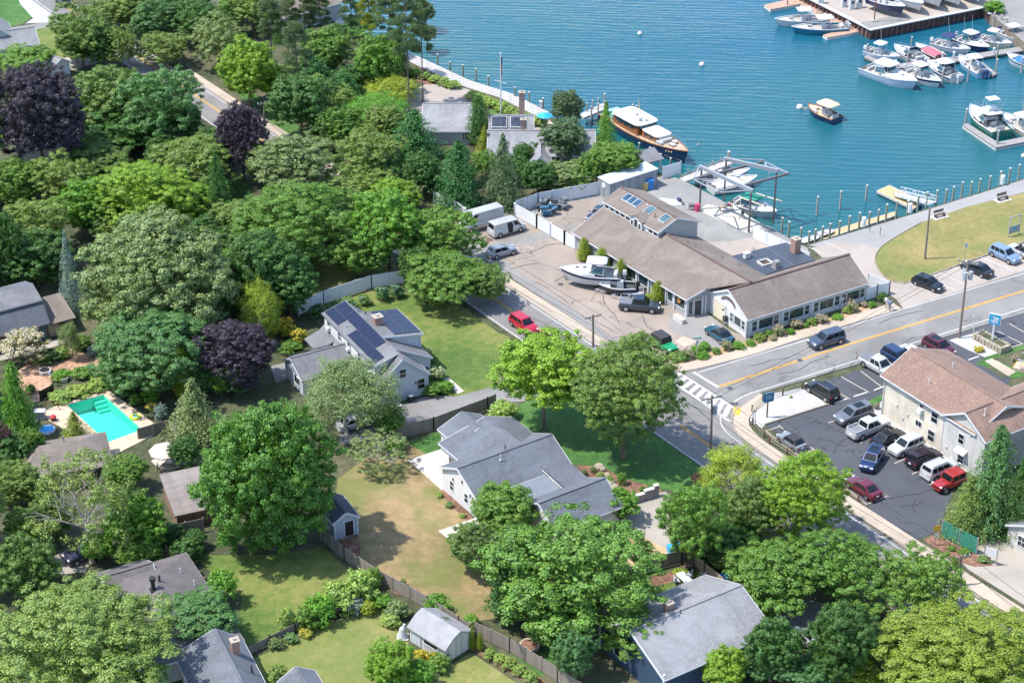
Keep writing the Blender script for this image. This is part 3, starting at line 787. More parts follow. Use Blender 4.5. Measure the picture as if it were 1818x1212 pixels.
def crown_round(seed,lobes=22,clumps=22,leaves=46,leaf=0.030,spread=0.62,lobe_r=0.36,clump_r=0.105,core=900,flat=1.0,gap=0.0,flower=None,ff=0.0,droop=0.0,low=-0.75):
 """broadleaf crown in a unit ball: main limbs carry lobes, lobes carry leaf clumps"""
 rg=np.random.default_rng(seed)
 d=sph(rg,lobes*14);keep=[];sep=1- min(0.3,3.0/lobes)
 for q in d:                                        # spread lobes evenly
  if q[2]<low: continue
  if all(np.dot(q,k)<sep for k in keep): keep.append(q)
  if len(keep) >= lobes: break
 L=np.array(keep);rr=rg.uniform(0.80,1.06,len(L))*spread
 bd=sph(rg,7);ba=rg.uniform(-0.30,0.22,7)             # the crown swells and sinks unevenly
 rr=rr*(1+(np.maximum(0,L @ bd.T) ** 4 @ ba))
 LC=L*rr[:,None];LR=rg.uniform(0.55,1.5,len(L))*lobe_r
 ok=rg.random(len(L))>0.12;L,LC,LR=L[ok],LC[ok],LR[ok]
 LC=np.vstack([LC,[[0,0,0.25]]]);LR=np.append(LR,lobe_r*1.2);L=np.vstack([L,[[0,0,1.0]]])
 cs=[];ns=[];sz=[]
 for c,r,l in zip(LC,LR,L):
  k=max(3,int(clumps*min(1.6,max(0.5,(r/lobe_r) ** 1.4))))
  q=sph(rg,k*2);q=q[(q @ l)+0.5*q[:,2]>-0.45][:k]
  q=q[rg.random(len(q)) >= gap]
  cc=c+q*r*rg.uniform(0.6,1.15,(len(q),1))*np.array([1,1,flat])
  for p,dirn in zip(cc,q):
   m=int(leaves*rg.uniform(0.7,1.3));e=sph(rg,m)
   rad=clump_r*rg.uniform(0.75,1.3)
   pts=p+e*rad*(rg.random((m,1)) ** 0.45)*np.array([1.15,1.15,0.72])
   pts[:,2] -= droop*np.abs(e[:,0])*rad
   cs.append(pts);ns.append(e*0.9+dirn*0.55+np.array([0,0,0.38])+rg.normal(size=(m,3))*0.25);sz.append(rg.uniform(0.7,1.3,m)*leaf)
 if core:
  e=sph(rg,core)*(rg.random((core,1)) ** 0.33)*0.66;cs.append(e+np.array([0,0,0.05]));ns.append(rg.normal(size=(core,3)));sz.append(np.full(core,leaf*1.7))
 cs=np.vstack(cs);ns=np.vstack(ns);sz=np.concatenate(sz)
 cs[:,2]=np.maximum(cs[:,2],-0.98)
 mid=None;mats=[LEAF]
 if flower is not None:
  mid=((rg.random(len(cs))<ff) & (cs[:,2]>-0.3) & (np.linalg.norm(cs,axis=1)>0.6)).astype(np.int32)
  sz=np.where(mid>0,sz*0.85,sz);mats=[LEAF,flower]
 return quads_mesh('crown',cs,ns,sz,mats,mid)
def crown_conifer(seed,levels=26,per=11,leaves=34,leaf=0.026,base=1.0,power=0.85,droop=0.12,jit=0.2,skirt=-1.0,core=900):
 """layered conifer in z -1..1 and radius 1 at the base"""
 rg=np.random.default_rng(seed);cs=[];ns=[];sz=[]
 for i in range(levels):
  t=(i+rg.uniform(-0.3,0.3))/levels;t=min(max(t,0),1)
  z=skirt+(1.0- skirt)*t;rad=base*(1- t) ** power*rg.uniform(0.85,1.1)+0.03
  if t<0.1: rad *= 0.75+2.5*t
  m=max(3,int(per*(0.35+0.65*(1- t))))
  for k in range(m):
   a=2*math.pi*(k+rg.uniform(-0.35,0.35))/m+i*1.1;rk=rad*rg.uniform(1- jit,1+jit)
   nl=max(6,int(leaves*(0.4+0.6*(1- t))))
   s=rg.random(nl) ** 0.6
   w=rg.normal(size=nl)*0.11*(0.35+rad)*(1.15- 0.6*s)
   x=s*rk;zz=z- droop*s*s*rk*2.0+rg.normal(size=nl)*0.016+0.05*s*rk
   ca,sa=math.cos(a),math.sin(a)
   cs.append(np.stack([x*ca- w*sa,x*sa+w*ca,zz],1))
   ns.append(np.stack([ca*np.full(nl,0.5),sa*np.full(nl,0.5),np.full(nl,0.85)],1)+rg.normal(size=(nl,3))*0.5)
   sz.append(rg.uniform(0.7,1.35,nl)*leaf)
 if core:
  t=rg.random(core) ** 1.4;a=rg.random(core)*6.283;r=0.55*base*(1- t) ** power*np.sqrt(rg.random(core))
  cs.append(np.stack([r*np.cos(a),r*np.sin(a),skirt+(0.97- skirt)*t],1));ns.append(rg.normal(size=(core,3)));sz.append(np.full(core,leaf*2.0))
 return quads_mesh('crown',np.vstack(cs),np.vstack(ns),np.concatenate(sz),[LEAF])
def crown_pine(seed,plates=44,leaves=430,leaf=0.030):
 """tall pine: separate foliage plates on the upper trunk with sky between them"""
 rg=np.random.default_rng(seed);cs=[];ns=[];sz=[]
 for i in range(plates):
  t=rg.random();z=-0.75+1.7*t;rmax=0.95*math.sin(math.pi*min(0.97,0.2+0.75*t)) ** 0.8
  a=rg.random()*6.283;r=rmax*rg.uniform(0.35,0.95);c=np.array([r*math.cos(a),r*math.sin(a),z])
  e=sph(rg,leaves)*(rg.random((leaves,1)) ** 0.4);e=e*np.array([0.27,0.27,0.085])*rg.uniform(0.75,1.3)
  cs.append(c+e);ns.append(np.array([0,0,0.7])+rg.normal(size=(leaves,3))*0.6);sz.append(rg.uniform(0.6,1.3,leaves)*leaf)
 return quads_mesh('crown',np.vstack(cs),np.vstack(ns),np.concatenate(sz),[LEAF],aspect=0.5)
def crown_weep(seed,**k): return crown_round(seed,lobes=22,clumps=22,leaves=80,leaf=0.017,lobe_r=0.42,clump_r=0.14,core=400,droop=0.8,**k)
def trunk_mesh(seed,mt,zb=-1.35,spread=0.72,limbs=7,r0=0.055,fork=-0.55,twigs=3,reach=1.0):
 """tapered trunk that forks into limbs reaching the lobes; zb = ground in crown units"""
 rg=random.Random(seed);mb=MB()
 pts=[];n=5;x=y=0
 for i in range(n+1):
  t=i/n;pts.append(Vector((x,y,zb+(fork- zb)*t)));x += rg.uniform(-0.02,0.02);y += rg.uniform(-0.02,0.02)
 for i in range(n):
  ra=r0*(1.0- 0.35*i/n)*(1.35 if i==0 else 1.0);rb=r0*(1.0- 0.35*(i+1)/n)
  mb.tube(pts[i],pts[i+1],ra,rb,8,cap=(i==0))
 top=pts[-1]
 for k in range(limbs):
  a=2*math.pi*(k+rg.uniform(-0.3,0.3))/limbs;el=rg.uniform(0.35,1.2)
  d=Vector((math.cos(a)*math.cos(el),math.sin(a)*math.cos(el),math.sin(el)))
  p=top.copy();L=spread*rg.uniform(0.8,1.15)*reach;r=r0*0.55;seg=4
  for s in range(seg):
   d2=(d+Vector((rg.uniform(-.25,.25),rg.uniform(-.25,.25),rg.uniform(-.05,.3)))).normalized()
   q=p+d2*L/seg;mb.tube(p,q,r,r*0.7,6,cap=False);
   for w in range(twigs if s else 0):
    dd=(d2+Vector((rg.uniform(-1,1),rg.uniform(-1,1),rg.uniform(-.3,.8)))).normalized()
    q1=q+dd*L*0.28;q2=q1+(dd+Vector((rg.uniform(-.5,.5),rg.uniform(-.5,.5),rg.uniform(-.2,.5)))).normalized()*L*0.22
    mb.tube(q,q1,r*0.42,r*0.25,4,cap=False);mb.tube(q1,q2,r*0.25,r*0.1,4,cap=False)
   p=q;r *= 0.7
 return mb.mesh('trunk',mt)
FL_WHITE=blossom('white_blossom',(0.5,0.47,0.36));FL_PINK=blossom('pink_blossom',(0.62,0.36,0.38));FL_YEL=blossom('yellow_blossom',(0.55,0.36,0.02));FL_BLUE=blossom('pale_blue_blossom',(0.32,0.42,0.55))
BIG=[crown_round(s,105,11,84,0.0135,0.80,0.17,0.062,8000) for s in (11,12,13)]                      # big, dense, fine leaved
DOME=[crown_round(s,135,12,70,0.014,0.84,0.155,0.06,12000,low=-0.97) for s in (14,15)]
MED=[crown_round(s,50,12,70,0.020,0.76,0.225,0.08,4500) for s in (21,22,23,24)]                    # medium
OAK=[crown_round(s,56,12,74,0.018,0.78,0.21,0.074,3500,0.8,0.1) for s in (31,32,33)]               # more open, flat lobes
OPEN=[crown_round(s,34,9,52,0.018,0.80,0.22,0.078,0,0.7,0.28) for s in (41,42)]                   # thin crown, limbs show
AIRY=[crown_weep(s,gap=0.15) for s in (51,52)]
CEDAR=[crown_conifer(s,24,14,70,0.025,1.0,0.62,0.10,0.28) for s in (61,62)]
SPRUCE=[crown_conifer(s,22,12,70,0.021,1.0,0.9,0.26,0.3) for s in (71,72)]
CONE=[crown_conifer(s,36,15,34,0.03,1.0,0.42,-0.15,0.12) for s in (81,82)]
PINE=[crown_pine(s) for s in (91,92,93)]
BUSH=[crown_round(s,14,9,26,0.06,0.55,0.42,0.17,200) for s in (101,102,103)]
BUSHW=crown_round(111,14,9,26,0.06,0.55,0.42,0.17,200,flower=FL_WHITE,ff=0.45)
BUSHP=crown_round(112,14,9,26,0.06,0.55,0.42,0.17,200,flower=FL_PINK,ff=0.42)
BUSHY=crown_round(113,14,9,26,0.06,0.55,0.42,0.17,200,flower=FL_YEL,ff=0.6)
BUSHB=crown_round(114,14,9,26,0.06,0.55,0.42,0.17,200,flower=FL_BLUE,ff=0.13)
DOGW=crown_round(115,17,16,34,0.036,0.68,0.34,0.11,200,0.5,0.15,flower=FL_WHITE,ff=0.55)
T_BR=[trunk_mesh(s,BARK) for s in (1,2,3)]
T_PALE=[trunk_mesh(s,BARK_PALE,limbs=9,twigs=4,r0=0.045,reach=1.25) for s in (4,5)]
T_CON=trunk_mesh(6,BARK,zb=-1.2,limbs=3,fork=0.3,spread=0.25,twigs=0,r0=0.05)
T_PINE=trunk_mesh(7,BARK,zb=-2.6,limbs=6,fork=0.45,spread=0.5,twigs=1,r0=0.06)
T_BUSH=trunk_mesh(8,BARK,zb=-1.02,limbs=6,fork=-0.9,spread=0.8,twigs=1,r0=0.04)
KINDS={'dome': (DOME,T_BR,'broadleaf_tree','tree',0.04),   # crowns, trunks, name, category, clear stem height as a fraction of crown half height
 'big': (BIG,T_BR,'broadleaf_tree','tree',0.33),'med': (MED,T_BR,'broadleaf_tree','tree',0.3),'oak': (OAK,T_BR,'oak_tree','tree',0.35),
 'open': (OPEN,T_PALE,'sparse_tree','tree',0.35),'airy': (AIRY,T_PALE,'feathery_tree','tree',0.3),
 'cedar': (CEDAR,[T_CON],'cedar_tree','tree',0.1),'spruce': (SPRUCE,[T_CON],'spruce_tree','tree',0.1),'cone': (CONE,[T_CON],'arborvitae','tree',0.03),
 'pine': (PINE,[T_PINE],'pine_tree','tree',1.5),'bush': (BUSH,[T_BUSH],'shrub','shrub',0.0),'bushw': ([BUSHW],[T_BUSH],'flowering_shrub','shrub',0.0),
 'bushp': ([BUSHP],[T_BUSH],'flowering_shrub','shrub',0.0),'bushy': ([BUSHY],[T_BUSH],'flowering_shrub','shrub',0.0),'bushb': ([BUSHB],[T_BUSH],'hydrangea','shrub',0.0),'dogw': ([DOGW],T_BR,'dogwood_tree','tree',0.3)}
G_={  # leaf colours (albedo)
 'oak': (0.07,0.118,0.030),'olive': (0.088,0.13,0.032),'mid': (0.066,0.128,0.022),'deep': (0.036,0.084,0.020),'teal': (0.048,0.108,0.036),'lime': (0.10,0.175,0.018),
 'yel': (0.135,0.175,0.02),'gold': (0.115,0.14,0.018),'grey': (0.095,0.132,0.052),'purple': (0.032,0.026,0.042),'blue': (0.11,0.16,0.16),'pine': (0.055,0.085,0.04),'cedar': (0.026,0.086,0.024),
 'cream': (0.19,0.18,0.1),'bronze': (0.085,0.05,0.05),'lush': (0.066,0.15,0.018),'arb': (0.115,0.15,0.012),'hedge': (0.14,0.2,0.05)}
_ct=[0]
def tree(kind,u,v,w,h,colr,label,group=None,base=None):
 """u,v,w,h: bearing and spread of the crown as seen; it is stood on the ground behind that bearing at its real size"""
 crowns,trunks,name,cat,clear=KINDS[kind]
 _ct[0] += 1;i=_ct[0]
 zc=4.0
 for _ in range(4):
  p=P(u,v,zc);d=p.y*_c+(CAM_H- zc)*_s;k=FOC/d
  r=w/2/k;a=(h/2/k) ** 2- (r*_s) ** 2
  s=math.sqrt(max(a,(0.45*h/2/k) ** 2))/_c
  s=max(s,0.42*r)
  zb=clear*s
  if base is not None:                            # foot of the stem seen: height follows
   bp=P(base[0],base[1],0);
   lo,hi=s*0.9,22.0
   for _k in range(30):
    m=(lo+hi)/2;q=P(u,v,m)
    if q.y>bp.y: lo=m
    else: hi=m
   zc=(lo+hi)/2
  else:
   zc=zb+s
 p=P(u,v,zc)
 rz=random.uniform(0,6.28)
 root=thing(name,label,cat,(p.x,p.y,0.0),0.0,group)
 c=G_[colr] if isinstance(colr,str) else colr
 j=2.0*random.uniform(0.92,1.08);c=(c[0]*j*random.uniform(0.95,1.05),c[1]*j,c[2]*j)
 ks=1.14 if group and 'woodland' in group and kind not in ('cedar','spruce') else 1.07
 share('crown',crowns[i % len(crowns)],root,(0,0,zc),(0,0,rz),(r*ks*random.uniform(.94,1.06),r*ks*random.uniform(.94,1.06),s*ks*.98),c)
 tm=trunks[i % len(trunks)]
 zb0=min(vv.co.z for vv in tm.vertices)
 # keep the limbs with the crown, stretch the stem down to the ground
 sc=(zc+0.1)/-zb0
 share('trunk',tm,root,(0,0,zc),(0,0,rz),(r*0.9,r*0.9,sc))
 return root
# ------------------------------------------------------------------ the trees one by one
W_='woodland trees along the main street';Y_='garden trees round the houses';S_='trees in the front strip by the street';C_='evergreens screening the waterside cottage';PN='tall pines on the harbour point'
TREES=[
 ('oak',141,58,98,98,'oak','dark olive oak beside the road bend at the far upper left',W_),
 ('oak',198,22,95,66,'olive','olive oak at the top edge, behind the roadside oak',W_),
 ('med',271,36,86,74,'teal','blue-green rounded tree near the top edge, right of the olive oak',W_),
 ('oak',290,82,82,62,'olive','low yellowish oak in front of the blue-green rounded tree',W_),
 ('oak',214,80,58,66,'olive','small olive tree standing over the street with yellow line showing',W_),
 ('med',338,22,90,70,'deep','dark green tree at the top edge above the street',W_),
 ('oak',385,70,84,84,'grey','pale olive tree just behind the overhead wires',W_),
 ('med',420,14,70,50,'mid','fresh green tree at the top edge left of the pines',W_),
 ('med',441,122,106,112,'lime','bright lime green maple beside the wires over the street',W_),
 ('med',44,108,104,62,'mid','green tree beside the pale house at the upper left',W_),
 ('big',66,203,148,186,'purple','huge purple copper beech at the left edge',W_),
 ('oak',190,172,140,120,'oak','spreading oak right of the huge purple beech',W_),
 ('oak',282,180,134,134,'teal','spreading blue-green oak overhanging the street',W_),
 ('oak',225,218,160,96,'deep','dark shaded tree below the two spreading oaks',W_),
 ('big',428,240,88,124,'purple','smaller purple beech beside the street',W_),
 ('med',30,325,100,90,'mid','mid green tree at the left edge below the purple beech',W_),
 ('oak',105,318,110,92,'olive','olive oak between left edge and lime canopy',W_),
 ('med',175,292,110,76,'oak','rounded oak below the purple beech shadow',W_),
 ('big',255,345,150,120,'lime','broad yellow-green tree behind the giant grey-green oak',W_),
 ('oak',342,290,150,104,'olive','olive oak left of the small purple beech',W_),
 ('med',152,362,110,96,'lush','bright green tree left of the broad yellow-green one',W_),
 ('oak',62,395,110,100,'olive','loose olive tree with bare stems at the left edge',W_),
 ('big',330,355,110,80,'lime','yellow-green tree right behind the giant oak crown',W_),
 ('cedar',386,335,62,120,'deep','dark conifer beside the sunny grass clearing',W_),
 ('med',50,455,130,100,'deep','dark shaded tree behind the gambrel barn',W_),
 ('med',12,440,60,120,'deep','dark tree touching the left edge above the barn',W_),
 ('spruce',122,482,62,142,'blue','silvery blue spruce between the barn and the giant oak',Y_),
 ('dome',280,488,276,252,'grey','giant grey-green oak, the largest crown on the left',Y_),
 ('big',275,610,200,150,'teal','shaded lower tree under the giant oak near the pool',Y_),
 ('oak',516,292,142,112,'grey','grey-green oak right of the small purple beech',W_),
 ('big',520,400,205,150,'mid','broad green oak above the pale vinyl fence',W_),
 ('med',470,478,130,140,'deep','dark tree left of the shaded garden',W_),
 ('med',512,498,100,110,'deep','dark tree at the left end of the vinyl fence',W_),
 ('oak',640,322,110,72,'olive','olive tree beside the street under the cottage trees',W_),
 ('med',700,348,90,70,'lime','bright yellow-green tree by the street bend',W_),
 ('oak',690,400,145,132,'lush','bright green tree overhanging the shaded garden',W_),
 ('med',640,445,100,90,'mid','mid green tree behind the shaded garden',W_),
 ('oak',786,418,122,104,'mid','leaning green tree by the white vans',W_),
 ('oak',800,490,170,108,'mid','broad oak shading the street and corner of the lawn',S_),
 ('oak',868,500,74,72,'oak','small grey-green outer limb tree hanging over the street',S_),
 ('med',742,470,70,70,'deep','dark green tree between garden and street',W_),
 ('airy',463,550,74,96,'yel','yellow-green feathery tree by the purple maple',Y_),
 ('big',418,624,130,116,'purple','dark purple maple shaded behind the blue-grey house',Y_),
 ('med',532,182,118,110,'deep','dark rounded tree beside the street pole',W_),
 ('pine',525,92,62,96,'pine','bushy pine above the dark rounded tree',PN),
 ('med',575,88,82,74,'mid','pale green tree left of the birch-stemmed tree',W_),
 ('open',640,86,74,72,'mid','pale-stemmed tree with white limbs showing',W_),
 ('cedar',560,132,90,70,'cedar','dark green cedar below the pale-stemmed tree',C_),
 ('med',668,108,78,92,'mid','green tree below the tall harbour pines',W_),
 ('cedar',612,162,82,74,'cedar','second dark cedar left of the feathery yellow tree',C_),
 ('airy',694,156,92,58,'yel','feathery yellow-green locust beside the gravel turning circle',W_),
 ('airy',655,200,125,78,'lush','broad feathery green locust above the street',W_),
 ('med',596,228,70,72,'mid','green tree hugging the street verge',W_),
 ('cedar',736,238,112,96,'cedar','wide dark cedar left of the cottage garage',C_),
 ('oak',655,268,118,92,'olive','olive oak below the wide dark cedar',W_),
 ('med',746,305,66,76,'deep','dark round tree by the vinyl fence corner',C_),
 ('cedar',815,308,100,118,'cedar','bright green cedar behind the white vans',C_),
 ('spruce',893,300,108,128,'pine','grey-green pine beside the boatyard fence',C_),
 ('cone',850,214,50,82,'deep','clipped cone shaped cypress by the cottage roof',C_),
 ('spruce',860,252,52,60,'gold','yellowish pine in front of the clipped cypress',C_),
 ('med',1008,190,58,66,'pine','dark rounded pine at the end of the boardwalk',C_),
 ('med',1003,247,80,76,'pine','dense dark pine before the cottage end wall',C_),
 ('spruce',1076,214,54,68,'lush','bright young pine by the motor yacht stern',C_),
 ('med',1088,282,96,74,'mid','bushy tree right beside the motor yacht',C_),
 ('med',1012,310,96,62,'grey','grey-green bush behind the boatyard fence',C_),
 ('med',955,312,60,58,'deep','dark bush left of the porch',C_),
 ('med',1050,296,60,62,'mid','green tree behind the grey container',C_),
 ('med',928,276,40,46,'deep','small dark bush beside the porch',C_),
 ('pine',478,34,52,70,'pine','tall pine at the top edge, leftmost of its row',PN),('pine',508,26,50,70,'pine','tall pine second from the left of its row',PN),
 ('pine',538,20,50,66,'pine','tall pine before the waterside house roof',PN),('pine',568,18,46,64,'pine','tall pine right of the waterside house roof',PN),
 ('pine',622,16,48,64,'pine','bare stemmed pine with water behind it',PN),('pine',655,18,48,70,'gold','browning pine with thin crown above the water',PN),
 ('pine',690,30,58,84,'pine','tall pine left of the big end pine',PN),('pine',722,48,62,118,'pine','largest pine at the end of the row',PN),('pine',748,52,46,100,'pine','outermost pine leaning over the boardwalk',PN),
 ('med',640,44,60,30,'deep','dark understorey bush below the pines',PN),('med',600,58,70,30,'deep','low dark bush beneath the bare stemmed pine',PN),('spruce',492,55,30,40,'deep','small dark spruce beneath the pine row',PN),
 ('cedar',26,706,82,132,'lush','bright cedar at the left edge by the pool yard',Y_),
 ('med',22,800,80,80,'deep','dark shrubby tree at the left edge beside the cottage',Y_),('med',2,790,46,90,'bronze','bronze leaved tree cut by the left edge',Y_),
 ('med',55,792,56,76,'mid','green tree between the cottage and left edge',Y_),
 ('spruce',132,757,78,66,'gold','golden spruce standing at the pool edge',Y_),
 ('cone',324,662,46,86,'arb','tall yellow-green arborvitae right of the pool',Y_),('spruce',344,725,132,126,'grey','wide grey-green juniper right of the pool',Y_),
 ('med',392,676,46,52,'lush','small bright tree behind the grey-green juniper',Y_),('med',330,800,60,62,'deep','dark tree below the juniper by the umbrella',Y_),
 ('dome',474,836,250,306,(.05,.122,.02),'huge bright green maple in the lower left garden',Y_),
 ('open',150,890,215,200,'olive','thin crowned tree with grey trunk by the dark car',Y_,None),('med',222,838,84,66,'mid','green tree hiding the cottage eaves',Y_),('med',240,920,130,110,'lush','green tree over the brown garage',Y_),
 ('big',142,1150,330,240,'olive','huge olive green oak filling the lower left corner',Y_),('med',40,1000,126,124,'oak','rounded green tree at the left edge above the corner oak',Y_),
 ('med',345,1098,158,110,'teal','blue-green tree between the two dark roofs',Y_),
 ('bush',391,1040,66,72,'lush','large round green shrub on the lower lawn','garden shrubs'),('bush',330,978,54,50,'deep','dark round shrub beside the board fence','garden shrubs'),
 ('airy',612,700,176,142,'grey','feathery grey-olive tree in front of the blue-grey house',Y_),('open',672,800,112,76,'grey','twiggy half bare tree over the straw lawn',Y_),('med',690,745,66,56,'mid','green tree at the driveway end',Y_),
 ('med',966,655,172,138,'lime','bright yellow-green maple on the lush lawn',S_,(978,760)),('big',1110,694,184,184,(.085,.132,.03),'big round oak on the lush lawn at the corner',S_,(1108,812)),
 ('med',895,905,126,100,'mid','green tree against the white gable wall',Y_),('oak',838,966,100,88,'oak','small leaved oak on the straw lawn',Y_),('oak',1010,1010,300,220,'mid','big spreading oak with bare white limbs',Y_),
 ('open',950,1040,150,120,'grey','half dead tree with bleached bare branches',Y_),('med',1018,1158,96,108,'teal','dark blue-green tree beside the navy house',Y_),('oak',1140,1118,130,100,'mid','thin tree overhanging the navy house roof',Y_),
 ('med',905,1035,90,130,'teal','blue-green tree beside the straw lawn',Y_),
 ('med',1098,892,76,62,'lush','small bright tree by the retaining wall',S_),('oak',1228,920,120,150,'mid','open green tree between gravel drive and street',S_),('airy',1300,842,112,108,'yel','feathery yellow-green locust at the street corner',S_),
 ('oak',1335,900,110,120,'oak','olive tree behind the yellow-green locust',S_),('big',1422,882,148,150,'lime','bright rounded tree beside the pavement and parking lot',S_),('med',1300,960,120,80,'deep','dark shaded tree below the locust',S_),
 ('oak',1378,1020,180,130,'mid','broad green tree above the grey drive',S_),('oak',1502,1006,165,130,'mid','green tree leaning over the street edge',S_),('oak',1640,1034,140,128,'mid','green tree hiding the lower street',S_),('open',1600,1080,130,90,'mid','thin tree with white limbs below the street',S_),
 ('med',1372,1145,110,120,'deep','dark tree beside the light grey roof',S_),('med',1495,1140,116,150,'deep','dark narrow tree at the bottom edge',S_),('med',1285,1185,90,80,'lime','yellow-green young tree before the light grey roof',Y_),
 ('big',1712,1168,300,190,(.105,.142,.02),'huge golden green oak filling the lower right corner',S_),('bush',1532,1198,70,50,'yel','vivid lime shrub at the bottom edge','garden shrubs'),('med',1430,1195,100,70,'teal','blue-green tree at the bottom edge',S_),
 ('cedar',1768,845,118,190,'teal','tall blue-green conifer at the end of the parking lot',S_),('cedar',1722,895,92,110,'olive','shorter yellowish conifer by the green screen fence',S_),('cedar',1812,880,70,150,'deep','dark conifer at the right edge',S_),
 ('med',692,1180,92,92,'lime','yellow-green small tree at the bottom edge lawn',Y_),('med',740,1196,70,60,'lush','green bush right of the small yellow-green tree','garden shrubs'),
 ('dogw',44,610,84,66,'cream','white flowering dogwood in front of the barn',Y_),('airy',125,600,40,60,'grey','thin pale willow beside the barn lean-to',Y_),
 ('dogw',500,132,40,40,'cream','white flowering tree behind the lime maple',W_),('dogw',590,172,44,38,'cream','cream flowering tree by the dark cedar',W_),('dogw',668,212,50,36,'cream','pale flowering tree under the feathery locust',W_),
 # off to the sides, so the wood goes on past the frame
 ('big',-110,420,200,180,'oak','oak continuing the woodland past the left edge',W_),('big',-120,640,200,200,'mid','green tree past the left edge by the barn',W_),('big',-130,900,220,220,'olive','olive tree past the left edge by the cottage',W_),
 ('big',-100,240,180,160,'mid','green tree past the left edge by the beech',W_),
]
for t_ in TREES: tree(*t_)
# understorey: smaller trees that close the gaps of the wood
_rg=random.Random(77)
_used=set()
def near_label(u,v,c_):
 """says which one: its colour and the named tree it stands beside"""
 cw={'deep': 'dark green','mid': 'mid green','oak': 'dull green','olive': 'olive','teal': 'bluish','pine': 'grey-green','cedar': 'deep green','lush': 'bright green'}[c_]
 for t_ in sorted(TREES,key=lambda q: math.hypot(q[1]- u,q[2]- v)):
  du,dv=u- t_[1],v- t_[2]
  rel=('right of' if du>0 else 'left of') if abs(du)>abs(dv) else ('in front of' if dv>0 else 'behind')
  l_='small %s tree %s the %s' % (cw,rel,t_[6])
  if l_ not in _used and len(l_.split())<17: _used.add(l_);return l_
def fill(box,n,cols,lo=52,hi=86):
 k=t_=0
 while k<n and t_<n*8:
  t_ += 1;u,v=_rg.uniform(box[0],box[2]),_rg.uniform(box[1],box[3]);g=P(u,v,3);
  if abs(v- (514+0.68*(u- 890)))<(34 if u>640 else 52) or any(abs(u- a)<w and abs(v- b)<h for a,b,w,h in CLEAR): continue
  w=_rg.uniform(lo,hi);c_=_rg.choice(cols);tree(_rg.choice(('med','oak','med')),u,v,w,w*_rg.uniform(.75,.95),c_,near_label(u,v,c_),'understorey trees of the woodland');k += 1
CLEAR=[(1405,1090,50,40),(170,740,120,64),(300,775,60,50),(428,338,28,30),(50,560,90,70),(610,500,110,36),(50,128,80,36),(40,280,60,26),(640,640,130,110),(300,700,40,60)]
GC=('deep','mid','oak','olive','deep')
fill((-40,250,430,440),30,GC);fill((100,120,330,250),10,GC);fill((420,280,760,470),14,GC);fill((440,100,700,260),14,GC);fill((380,440,540,560),7,GC);fill((150,560,420,700),9,('deep','teal','mid'));fill((130,10,470,90),9,GC);fill((-40,440,110,500),4,('deep',));fill((260,740,340,800),2,('mid',));fill((1240,950,1420,1010),3,GC,44,66);fill((1310,1120,1560,1200),4,('deep','mid','teal'),60,90);fill((870,960,1090,1120),7,('mid','oak','mid'),56,84);fill((620,0,770,110),4,('deep','pine'),30,46);fill((0,900,120,1050),4,GC);fill((-20,850,50,960),4,GC);fill((280,940,360,975),2,('deep',),36,50);fill((120,930,290,985),3,('mid','lush'),44,60);fill((770,270,960,340),6,('cedar','deep','mid'),40,60);fill((960,280,1130,330),5,('mid','deep','lush'),36,56)
